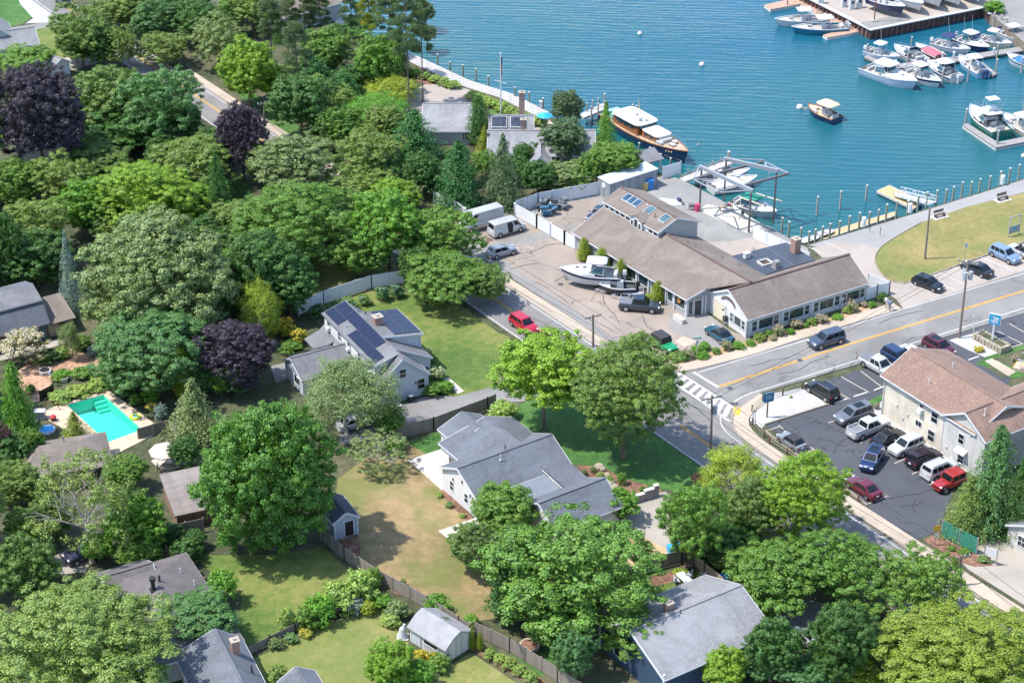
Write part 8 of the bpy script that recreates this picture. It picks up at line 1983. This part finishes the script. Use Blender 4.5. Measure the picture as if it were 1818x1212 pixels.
# ---- generic builders for small things
def small(name,label,cat,u,v,parts,z=.06,rz=0.0,group=None):
 """parts: (part name, material, list of boxes (cx,cy,cz,sx,sy,sz) or ('t',x0,y0,z0,x1,y1,z1,r))"""
 p=P(u,v,z);root=thing(name,label,cat,(p.x,p.y,z),rz,group)
 for nm,mt,shp in parts:
  m=MB()
  for s in shp:
   if s[0]=='t': m.tube(s[1:4],s[4:7],s[7],s[8] if len(s)>8 else s[7],10)
   else: m.box(s[:3],s[3:6],taper=s[6] if len(s)>6 else 1.0)
  m.build(nm,mt,root)
 return root
def chair(name,label,u,v,mt,rz,group=None):
 return small(name,label,'chair',u,v,[('seat',mt,[(0,0,.42,.55,.55,.07)]),('backrest',mt,[(-.26,0,.72,.07,.55,.6)])]+[('leg',mt,[(x,y,.2,.06,.06,.42)]) for x in (-.24,.24) for y in (-.24,.24)]+[('armrest',mt,[(0,y,.64,.5,.06,.05)]) for y in (-.28,.28)],rz=rz,group=group)
BW=plain('dark_slats',(.10,.065,.05),.8,.2)
for i,(u,v,a_) in enumerate(((1668,385,.5),(1780,355,.5))):
 small('park_bench',['dark slatted bench nearer the leaning pole','dark slatted bench farther along the path'][i],'bench',u,v,[('pad',CONCG,[(0,0,.0,2.6,1.4,.1)])]+[('slat',BW,[(0,-.2+.16*k,.48,1.8,.12,.05)]) for k in range(3)]+[('back_slat',BW,[(0,.34,.66+.16*k,1.8,.05,.12)]) for k in range(3)]+[('leg',BLACK,[(x,0,.26,.06,.6,.45)]) for x in (-.75,.75)],.03,a_,'park benches')
small('notice_board','grey framed notice board standing on the park lawn','sign',1799,418,[('post',FRL,[(x,0,1.55,.12,.12,3.1)]) for x in (-1.0,1.0)]+[('top_rail',FRL,[(0,0,3.05,2.1,.1,.12)]),('panel',plain('grey_panel',(.22,.23,.24),.6),[(0,0,1.0,1.9,.06,1.1)]),('blue_emblem',plain('blue_emblem',(.02,.35,.5),.5),[(0,-.04,1.2,.55,.03,.55)]),('emblem_mark',BLACK,[(-.08,-.062,1.25,.2,.01,.12),(.1,-.062,1.15,.12,.01,.2)])],.03,.55)
SB=plain('sign_blue',(.012,.13,.24),.5)
small('blue_sign','blue arched sign on two posts in the white gravel corner','sign',1362,741,[('post',BROWNP,[(0,.1,1.3,.14,.14,2.7)]),('board',SB,[(0,-.02,2.85,1.35,.1,1.2),(0,-.02,3.5,.7,.1,.12)]),('border',WHITE,[(0,-.02,3.47,.8,.13,.06),(0,-.02,2.24,1.4,.13,.05)]),('lettering',plain('pale_letters',(.4,.55,.62),.5),[(-.05,-.078,3.1,.8,.012,.1),(.05,-.078,2.85,.95,.012,.08),(0,-.078,2.6,.7,.012,.07)])],.03,.35)
SB2=plain('sign_sky_blue',(.015,.26,.46),.5)
small('blue_sign','sky blue arched sign rising from a stone flower planter','sign',1761,606,[('post',WHITE,[(0,0,1.2,.22,.22,2.6)]),('board',SB2,[(0,-.03,3.2,1.4,.12,1.4)]),('border',WHITE,[(0,.02,3.95,1.5,.16,.14),(-.74,.02,3.2,.08,.16,1.4),(.74,.02,3.2,.08,.16,1.4)]),('lettering',WHITE,[(-.25,-.1,3.55,.35,.015,.1),(.2,-.1,3.4,.6,.015,.3),(0,-.1,3.05,1.0,.015,.16),(0,-.1,2.8,.8,.015,.1)])],.5,-.45)
pl_=thing('stone_planter','raised planter of rough stones full of bright flowers','planter',tuple(P(1760,612,0)),heading(1740,602,40,22));STN=plain('field_stone',(.3,.26,.2),.95,.35,2.0);rg=random.Random(3)
for ky,yy in ((0,-.75),(1,.75)):
 for k in range(9):
  for j in range(3): m=MB();m.box((-2.2+k*.55,yy,.15+j*.3),(.5*rg.uniform(.8,1.05),.4,.27),rg.uniform(-.1,.1));m.build('stone',STN,pl_)
for k in range(3):
 for j in range(3):
  for xx in (-2.3,2.3): m=MB();m.box((xx,-.45+k*.45,.15+j*.3),(.4,.42,.27));m.build('stone',STN,pl_)
m=MB();m.box((0,0,.4),(4.4,1.3,.8));m.build('soil',FLOOR,pl_)
for i,(u,v) in enumerate(((1746,600),(1752,603),(1760,609),(1768,611),(1774,614))): shrub('bushy' if i % 2==0 else 'bushp',u,v- 6,9,7,'lush','flower clump in the stone planter, %s from the street' % ('first','second','third','fourth','fifth')[i],'flowers in the stone planter')
shrub('bushy',1738,620,22,10,'yel','yellow-green ground plants along the stone planter')
small('warning_sign','yellow diamond warning sign leaning at the mulch island','sign',1660,968,[('post',STEEL,[(0,0,1.2,.07,.07,2.4)]),('plate',PAINTY,[(-.04,-.06,2.3,.75,.03,.75)]),('lower_plate',WHITE,[(0,-.06,1.4,.4,.03,.5)])],0,.2)
small('notice_board','white notice board between two posts by the gravel lot','sign',1757,1000,[('post',STEEL,[(x,0,1.1,.1,.1,2.2)]) for x in (-.7,.7)]+[('board',WHITE,[(0,-.04,1.5,1.2,.05,1.0)])],0,-.6)
small('street_sign','green street name sign on a post at the corner bed','sign',1236,637,[('post',STEEL,[(0,0,1.5,.07,.07,3.0)]),('name_plate',plain('sign_green',(.02,.28,.24),.5),[(0,0,3.0,1.1,.05,.22)]),('lettering',WHITE,[(-.1,-.03,3.0,.6,.01,.08)]),('lower_plate',TRANS,[(0,-.05,2.4,.35,.04,.5)])],0,.2)
small('parking_sign','small blue parking sign behind the black sedan','sign',1712,462,[('post',STEEL,[(0,0,1.2,.06,.06,2.4)]),('plate',plain('pale_blue_plate',(.25,.38,.55),.5),[(0,-.04,2.3,.45,.03,.55)])],0,.5)
small('road_sign','thin sign post in the bed before the shop wing','sign',1494,558,[('post',STEEL,[(0,0,1.2,.06,.06,2.5)]),('plate',TRANS,[(0,-.04,2.3,.3,.03,.45)])],0,.5)
for i,(u,v) in enumerate(((1544,413),(1562,420))): small('path_post',['dark removable post on the path, left one','dark removable post on the path, right one'][i],'post',u,v,[('post',FR,[(0,0,.75,.08,.08,1.5)]),('base',CONCG,[(0,0,.03,.35,.35,.05)])],.02,0,'path posts')
small('guy_post','white guy wire guard beside the tall transformer pole','post',1729,590,[('guard',WHITE,[('t',0,0,0,-.3,.1,2.4,.07)])],.03)
# flagpole
p=P(889,210,0);fp=thing('flagpole','white flagpole with yardarm and hanging striped flag','flagpole',tuple(p));m=MB();m.tube((0,0,0),(0,0,11.0),.12,.07,10);m.build('pole',WHITE,fp);m=MB();m.bar((-.9,.2,6.4),(.9,-.2,6.0),.09,.09);m.build('yardarm',WHITE,fp);m=MB();m.lathe((0,0,11),[(.12,0),(.14,.12),(0,.22)],10);m.build('finial',WHITE,fp)
FRD,FWH,FBL=plain('flag_red',(.45,.02,.04),.8),plain('flag_white',(.6,.6,.6),.8),plain('flag_blue',(.02,.03,.16),.8);fl_=MB();n=13
fx=lambda i,z: (.10+.10*i/3+.05*math.sin(i*1.9+z),.10*math.sin(i*2.1+z*1.3),z)
for k in range(6):
 z0,z1=10.4- k*.62,10.4- (k+1)*.62
 for i in range(5): fl_.quad(fx(i,z0),fx(i,z1),fx(i+1,z1),fx(i+1,z0),2 if (k<2) else (0 if i % 2==0 else 1))
fl_.build('flag',[FRD,FWH,FBL],fp)
# people on the pavement
def person(label,u,v,shirt,trouser,hairc,rz,bag=None):
 p=P(u,v,.13);root=thing('person',label,'person',(p.x,p.y,.13),rz);SK=plain('skin',(.42,.25,.17),.6)
 J={'pel': (0,0,.95),'ch': (.02,0,1.30),'nk': (.02,0,1.47),'hd': (.05,0,1.60),'ht': (.05,0,1.70),'hl': (0,.10,.90),'kl': (.16,.11,.50),'al': (.10,.11,.08),'tl': (.27,.12,.04),'hr': (0,-.10,.90),'kr': (-.02,-.11,.50),'ar': (-.22,-.11,.10),'tr': (-.06,-.12,.04),'sl': (.02,.19,1.40),'el': (-.08,.25,1.13),'wl': (.06,.25,.90),'fl': (.10,.25,.80),'sr': (.02,-.19,1.40),'er': (.08,-.26,1.14),'wr': (.24,-.24,.98),'fr': (.30,-.22,.90)}
 Rr={'pel': .15,'ch': .16,'nk': .06,'hd': .10,'ht': .085,'hl': .10,'kl': .065,'al': .045,'tl': .04,'hr': .10,'kr': .065,'ar': .045,'tr': .04,'sl': .075,'el': .048,'wl': .034,'fl': .035,'sr': .075,'er': .048,'wr': .034,'fr': .035}
 E_='pel-ch ch-nk nk-hd hd-ht pel-hl hl-kl kl-al al-tl pel-hr hr-kr kr-ar ar-tr ch-sl sl-el el-wl wl-fl ch-sr sr-er er-wr wr-fr'.split();K=list(J)
 me=bpy.data.meshes.new('body');me.from_pydata([J[k] for k in K],[tuple(K.index(q) for q in e.split('-')) for e in E_],[]);ob=bpy.data.objects.new('body',me);col.objects.link(ob);ob.parent=root
 sk=ob.modifiers.new('skin','SKIN');me.skin_vertices or me.attributes
 for i,k in enumerate(K): me.skin_vertices[0].data[i].radius=(Rr[k],Rr[k]);me.skin_vertices[0].data[i].use_root=(k=='pel')
 ob.modifiers.new('sub','SUBSURF').levels=2
 t=NT('person_cloth');sp=t.n('ShaderNodeSeparateXYZ');t.l(t.coord('Object'),sp.inputs[0]);z=t.math('MULTIPLY',sp.outputs[2],.5)
 t.base(t.ramp(z,[(0,(.03,.03,.03)),(.045,SKC),(.24,trouser),(.475,shirt),(.735,SKC)],'CONSTANT'));me.materials.append(t.m)
 m=MB();m.lathe((.03,0,1.64),[(.112*math.cos(q),.112*math.sin(q)) for q in (-.2,.2,.6,1.0,1.3,1.57)],12);m.build('hair',plain('hair_%d' % int(hairc[0]*1000),hairc,.8),root,smooth=True)
 if bag: m=MB();m.box((-.17,0,1.22),(.16,.3,.42));m.build('backpack',plain('backpack_cloth',bag,.8),root)
 return root
SKC=(.42,.25,.17)
person('walker in a white shirt by the shop fence',1573,546,(.6,.58,.58),(.4,.33,.3),(.05,.03,.02),-2.4)
person('walker in a grey top with a pale backpack beside the white shirted one',1579,551,(.2,.24,.33),(.12,.13,.18),(.04,.03,.02),-2.2,(.35,.38,.42))
# patio things, bins, odds and ends
WP=plain('white_patio_plastic',(.45,.46,.48),.5);PINK=plain('pink_drum',(.5,.04,.12),.5);BLUEB=plain('blue_bin',(.01,.16,.45),.5);AQUA=plain('bright_blue_tub',(.02,.32,.7),.5)
small('garden_table','long white garden table on the small lawn','table',1214,1034,[('top',WP,[(0,0,.73,1.0,1.9,.06)])]+[('leg',WP,[(x,y,.36,.08,.08,.72)]) for x in (-.4,.4) for y in (-.8,.8)],.03,.5)
chair('garden_chair','white plastic chair standing by the tan fence',1246,1030,WP,2.6);chair('garden_chair','white plastic chair left of the garden table',1201,1036,WP,.2);chair('garden_chair','white stool-like chair at the near end of the table',1221,1043,WP,1.2);chair('garden_chair','white chair behind the garden table',1224,1026,WP,3.0)
small('recycling_bin','bright blue tub beside the street tree trunk','bin',1197,980,[('tub',AQUA,[(0,0,.4,1.3,.9,.8,1.1)]),('lid',AQUA,[(0,0,.85,1.4,1.0,.1)])],.05,.4);small('recycling_bin','blue lidded bin outside the tan fence','bin',1285,1035,[('tub',BLUEB,[(0,0,.45,.8,.8,.9,1.1)]),('lid',BLUEB,[(0,0,.95,.95,.95,.1)])],.05,.4)
small('grill','white and grey grill inside the tan fence corner','grill',1229,1062,[('cart',TRANS,[(0,0,.45,1.3,.6,.8)]),('hood',WP,[(0,0,1.0,.9,.55,.35,.8)])],.05,.4)
small('fire_bowl','rusty fire bowl at the fence corner','fire bowl',1222,1012,[('bowl',SHEET,[('t',0,0,.5,0,0,.75,.35,.55)]),('leg',BLACK,[('t',.3,0,0,.2,0,.55,.03),('t',-.3,0,0,-.2,0,.55,.03)])])
p=P(296,828,0);um=thing('patio_umbrella','pale tan patio umbrella over a wooden table','umbrella',tuple(p));m=MB();m.tube((0,0,0),(0,0,2.9),.04,.03,8);m.build('pole',BROWNP,um)
for k in range(8):
 a0,a1=k*math.pi/4,(k+1)*math.pi/4;m=MB();m.add([(0,0,2.95),(1.9*math.cos(a0),1.9*math.sin(a0),2.2),(1.9*math.cos(a1),1.9*math.sin(a1),2.2),(1.9*math.cos(a1),1.9*math.sin(a1),2.05),(1.9*math.cos(a0),1.9*math.sin(a0),2.05)],[(0,1,2),(1,4,3,2)]);m.build('canopy_panel',plain('tan_umbrella',(.48,.40,.34),.8),um)
small('patio_table','wooden table under the tan umbrella','table',300,836,[('top',WOODP,[(0,0,.72,1.6,1.1,.06)])]+[('leg',WOODP,[(x,y,.36,.08,.08,.72)]) for x in (-.6,.6) for y in (-.4,.4)]);chair('patio_chair','wooden chair right of the umbrella table',316,826,WOODP,3.1);chair('patio_chair','wooden chair left of the umbrella table',284,836,WOODP,0)
small('fire_ring','round stone fire ring on the wood chips','fire pit',80,661,[('ring',plain('ring_stone',(.35,.31,.28),.9),[('t',0,0,0,0,0,.4,.85)]),('ash',BLACK,[('t',0,0,.38,0,0,.42,.62)])]);chair('adirondack_chair','grey wooden chair beside the fire ring',84,648,WOODP,-1.2);chair('adirondack_chair','reddish chair near the dogwood',54,650,BROWNP,.3)
small('bird_table','small roofed bird feeder on a post in the chip yard','feeder',94,685,[('post',BLACK,[(0,0,.9,.06,.06,1.8)]),('house',TRANS,[(-.2,0,1.9,.5,.4,.4,.5)])])
for i,(u,v) in enumerate(((115,677),(127,671),(148,660))): small('planter_tub','pale round planter tub %s of three in the chip yard' % ('nearest','middle','farthest')[i],'planter',u,v,[('tub',plain('tub_stone',(.4,.38,.36),.9),[('t',0,0,0,0,0,.6,.42,.5)]),('soil',FLOOR,[('t',0,0,.58,0,0,.62,.4)])],0,0,'planter tubs')
small('pool_chair','white lounge chair beside the pool table','chair',62,752,[('seat',WP,[(0,0,.35,.7,.7,.1)]),('backrest',WP,[(-.35,0,.7,.1,.7,.8)])]);small('pool_box','grey storage box at the pool terrace','box',72,742,[('box',TRANS,[(0,0,.5,1.2,.8,1.0)]),('lid',WP,[(0,0,1.05,1.3,.9,.1)])]);small('swing_frame','low dark metal frame on the pool deck','frame',93,727,[('frame',BROWNP,[('t',-.9,0,0,-.7,0,1.2,.05),('t',.9,0,0,.7,0,1.2,.05),('t',-.7,0,1.2,.7,0,1.2,.05)])],.1)
small('pool_ring','yellow and green swim ring lying on the pool coping','ring',240,741,[('ring',plain('lime_vinyl',(.5,.55,.05),.4),[('t',0,0,0,0,0,.2,.7)]),('centre',plain('aqua_vinyl',(.2,.5,.45),.4),[('t',0,0,.18,0,0,.22,.35)])],.1)
small('flower_pot','red flower pot by the pool terrace','pot',95,746,[('pot',BROWNP,[('t',0,0,0,0,0,.5,.3,.4)]),('flowers',plain('red_petals',(.5,.05,.06),.7),[('t',0,0,.5,0,0,.75,.4,.2)])],.1);small('paddling_pool','small blue and white paddling pool','pool',84,765,[('rim',WP,[('t',0,0,0,0,0,.3,1.0)]),('water',AQUA,[('t',0,0,.28,0,0,.32,.85)])])
small('wheel_bin','blue wheeled bin beside the cottage porch','bin',982,296,[('bin',BLUEB,[(0,0,.55,.6,.7,1.1,1.1)]),('lid',BLUEB,[(0,0,1.15,.7,.8,.1)])]);small('beach_umbrella','bright blue umbrella on the waterside patio','umbrella',967,226,[('pole',WHITE,[('t',0,0,0,0,0,2.3,.03)]),('canopy',AQUA,[('t',0,0,2.0,0,0,2.5,1.3,.05)])])
small('drum','pink drum beside the steel frame column','drum',1238,374,[('drum',PINK,[('t',0,0,0,0,0,1.0,.4)]),('lid',PINK,[('t',0,0,1.0,0,0,1.06,.36)])]);small('tool_cart','dark tool cart left of the pink drum','cart',1228,372,[('frame',FR,[(0,0,.5,.9,.6,.08),(0,0,.9,.9,.6,.06)]),('leg',FR,[(x,y,.45,.06,.06,.9) for x in (-.4,.4) for y in (-.25,.25)])])
small('blue_barrel','blue waste bin beside the storage container','bin',1154,335,[('bin',BLUEB,[(0,0,.7,.9,.9,1.4)]),('lid',BLUEB,[(0,0,1.45,1.0,1.0,.1)])]);small('yellow_barrel','yellow tub beside the blue waste bin','bin',1145,336,[('tub',plain('yellow_tub',(.45,.36,.12),.6),[('t',0,0,0,0,0,1.2,.5,.55)]),('rim',WP,[('t',0,0,1.2,0,0,1.25,.57)])])
rg=random.Random(9)
for i,(u,v) in enumerate(((960,374),(968,366),(978,378),(985,370),(1000,370),(972,384))): small('scrap_pile','pile of dark boat parts by the back fence, %s' % ('leftmost','at the fence','front middle','rear middle','rightmost','nearest')[i],'scrap',u,v,[('crate',plain('scrap_%d' % (i % 3),[(.05,.06,.07),(.12,.14,.15),(.03,.1,.16)][i % 3],.7),[(rg.uniform(-.6,.6),rg.uniform(-.4,.4),.35+.3*k,rg.uniform(.5,1.3),rg.uniform(.4,.9),rg.uniform(.3,.7)) for k in range(4)]),('pipe',STEEL,[('t',-1,.2,.2,1,-.2,1.3,.05),('t',-.8,-.3,1.2,.9,.3,.8,.05)])],.02,rg.uniform(0,3),'scrap by the back fence')
small('work_table','saw table with clutter on the concrete apron','table',1288,374,[('top',TANWD,[(0,0,.8,2.0,.8,.08)]),('leg',FR,[(x,y,.4,.08,.08,.8) for x in (-.9,.9) for y in (-.3,.3)]),('tools',PINK,[(.5,0,.95,.3,.3,.25)])],.05,.3);small('engine_stand','outboard on a stand at the apron edge','stand',1318,388,[('stand',FR,[('t',-.5,0,0,0,0,.8,.05),('t',.5,0,0,0,0,.8,.05),('t',0,.5,0,0,0,.8,.05)]),('engine',DARKG,[(0,0,1.05,.5,.4,.5,.8)])])
small('trash_can','dark trash can against the solar house gable','bin',729,712,[('can',BLACK,[('t',0,0,0,0,0,.9,.35,.4)]),('lid',TRANS,[('t',0,0,.9,0,0,1.0,.42,.2)])]);small('statue','white draped statue beside the old shed','statue',715,1131,[('body',WP,[('t',0,0,0,0,0,1.2,.55,.3),('t',.15,0,1.2,.2,0,1.7,.25,.12)]),('base',CONCG,[(0,0,.05,1.2,1.2,.1)])]);small('stone_ring','round stone edged flower ring on the small lawn','planter',940,1148,[('ring',STN,[('t',0,0,0,0,0,.35,1.1)]),('soil',MULCH,[('t',0,0,.33,0,0,.38,.85)])])
# retaining wall of stepped blocks with caps
rw=thing('retaining_wall','stepped block retaining wall with pale capstones by the gravel drive','wall',tuple(P(1120,893,0)),0,None,world_parts=True);q=resample(Lp((1118,895),(1174,878)),.62);BLK_=plain('wall_block',(.26,.24,.23),.9,.15,1.5)
for i in range(len(q)- 1):
 hh=3+(i*3) // len(q);p0,p1=q[i].lerp(q[i+1],.02),q[i].lerp(q[i+1],.98)
 for k in range(hh): m=MB();m.bar((p0.x,p0.y,.15+.3*k),(p1.x,p1.y,.15+.3*k),.4,.28);m.build('block',BLK_,rw)
 m=MB();m.bar((p0.x,p0.y,.3*hh+.06),(p1.x,p1.y,.3*hh+.06),.5,.1);m.build('capstone',plain('capstone',(.5,.47,.42),.9),rw)
rg=random.Random(4)
for i,(u,v) in enumerate(((1078,846),(1087,858),(1080,862),(1092,866),(1070,834),(1064,831))): m=MB();m.lathe((0,0,0),[(.5,0),(.55,.25),(.35,.5),(0,.58)],7);o=tag(m.build('boulder',STN,None,(0,0,0)),'grey boulder in the front mulch bed, %s' % ('beside the leafy clump','below the leafy clump','nearest the roof','at the bed front','at the grass tufts','farthest back')[i],'boulder','boulders in the mulch bed');pp_=P(u,v,0);o.location=(pp_.x,pp_.y,.02);o.scale=(rg.uniform(.7,1.2),rg.uniform(.7,1.2),rg.uniform(.7,1.1))
# wharf furniture
for i,(u,v) in enumerate(((1498,12),(1512,16),(1525,14),(1456,6))): small('fuel_dispenser','white fuel dispenser on the wharf, %s' % ('left of the pair','with dark screen','nearest the light pole','beside the brown dock')[i],'dispenser',u,v,[('cabinet',WP,[(0,0,.9,1.0,.7,1.8)]),('screen',BLACK,[(0,-.36,1.3,.5,.03,.5)]),('top',TRANS,[(0,0,1.85,1.1,.8,.12)])],.05,.3,'fuel dispensers')
small('light_pole','dark light pole at the corner of the wharf','lamp',1552,38,[('base',CONCG,[(0,0,.15,1.0,1.0,.3)]),('pole',BROWNP,[('t',0,0,.3,0,0,8.5,.12,.1)]),('lamp',TRANS,[(0,0,8.5,.9,.4,.2)])],.05);small('light_pole','thin light pole on the brown dock arm','lamp',1398,9,[('pole',BROWNP,[('t',0,0,0,0,0,7.0,.1,.08)]),('lamp',TRANS,[(0,0,7.0,.8,.35,.2)])],dz_)
rl=thing('dock_railing','metal railing on the brown dock beside the wharf','railing',tuple(P(1450,22,dz_)),0,None,world_parts=True);m=MB()
for a_,b_ in (((1450,26),(1474,16)),((1474,16),(1484,26)),((1450,26),(1462,34))):
 p0,p1=P(*a_,dz_),P(*b_,dz_);m.bar(p0+V3((0,0,1.1)),p1+V3((0,0,1.1)),.06,.06);m.bar(p0+V3((0,0,.55)),p1+V3((0,0,.55)),.05,.05)
 for k in range(4): p=p0.lerp(p1,k/3);m.bar(p,p+V3((0,0,1.1)),.05,.05)
m.build('rail',FR,rl)
small('porch_rail','white railings and yellow edged steps at the right edge','steps',1814,654,[('step',CONC,[(0,0,.2,1.8,2.0,.4),(.6,0,.5,1.0,2.0,.3)]),('nosing',PAINTY,[(-.9,0,.37,.08,2.0,.1),(.1,0,.62,.08,2.0,.1)]),('railing',WHITE,[(0,y,1.0,.06,.06,1.6) for y in (-1,1)]+[(.2,y,1.7,1.4,.06,.06) for y in (-1,1)])],0,-.5)
small('house_bench','grey bench against the shingled shop wall','bench',1800,958,[('seat',GREYWD,[(0,0,.45,1.9,.5,.06)]),('backrest',GREYWD,[(0,.25,.75,1.9,.06,.5)]),('leg',GREYWD,[(x,0,.22,.08,.45,.44) for x in (-.85,.85)])],0,-.85)
small('manhole','round manhole cover before the white vans','cover',869,426,[('plate',SHEET,[('t',0,0,0,0,0,.02,.5)])],.03);small('traffic_cone','small orange cone at the first globe arborvitae','cone',1031,452,[('cone',plain('cone_orange',(.6,.17,.03),.6),[('t',0,0,0,0,0,.6,.2,.05)]),('base',BLACK,[(0,0,.02,.45,.45,.04)])])
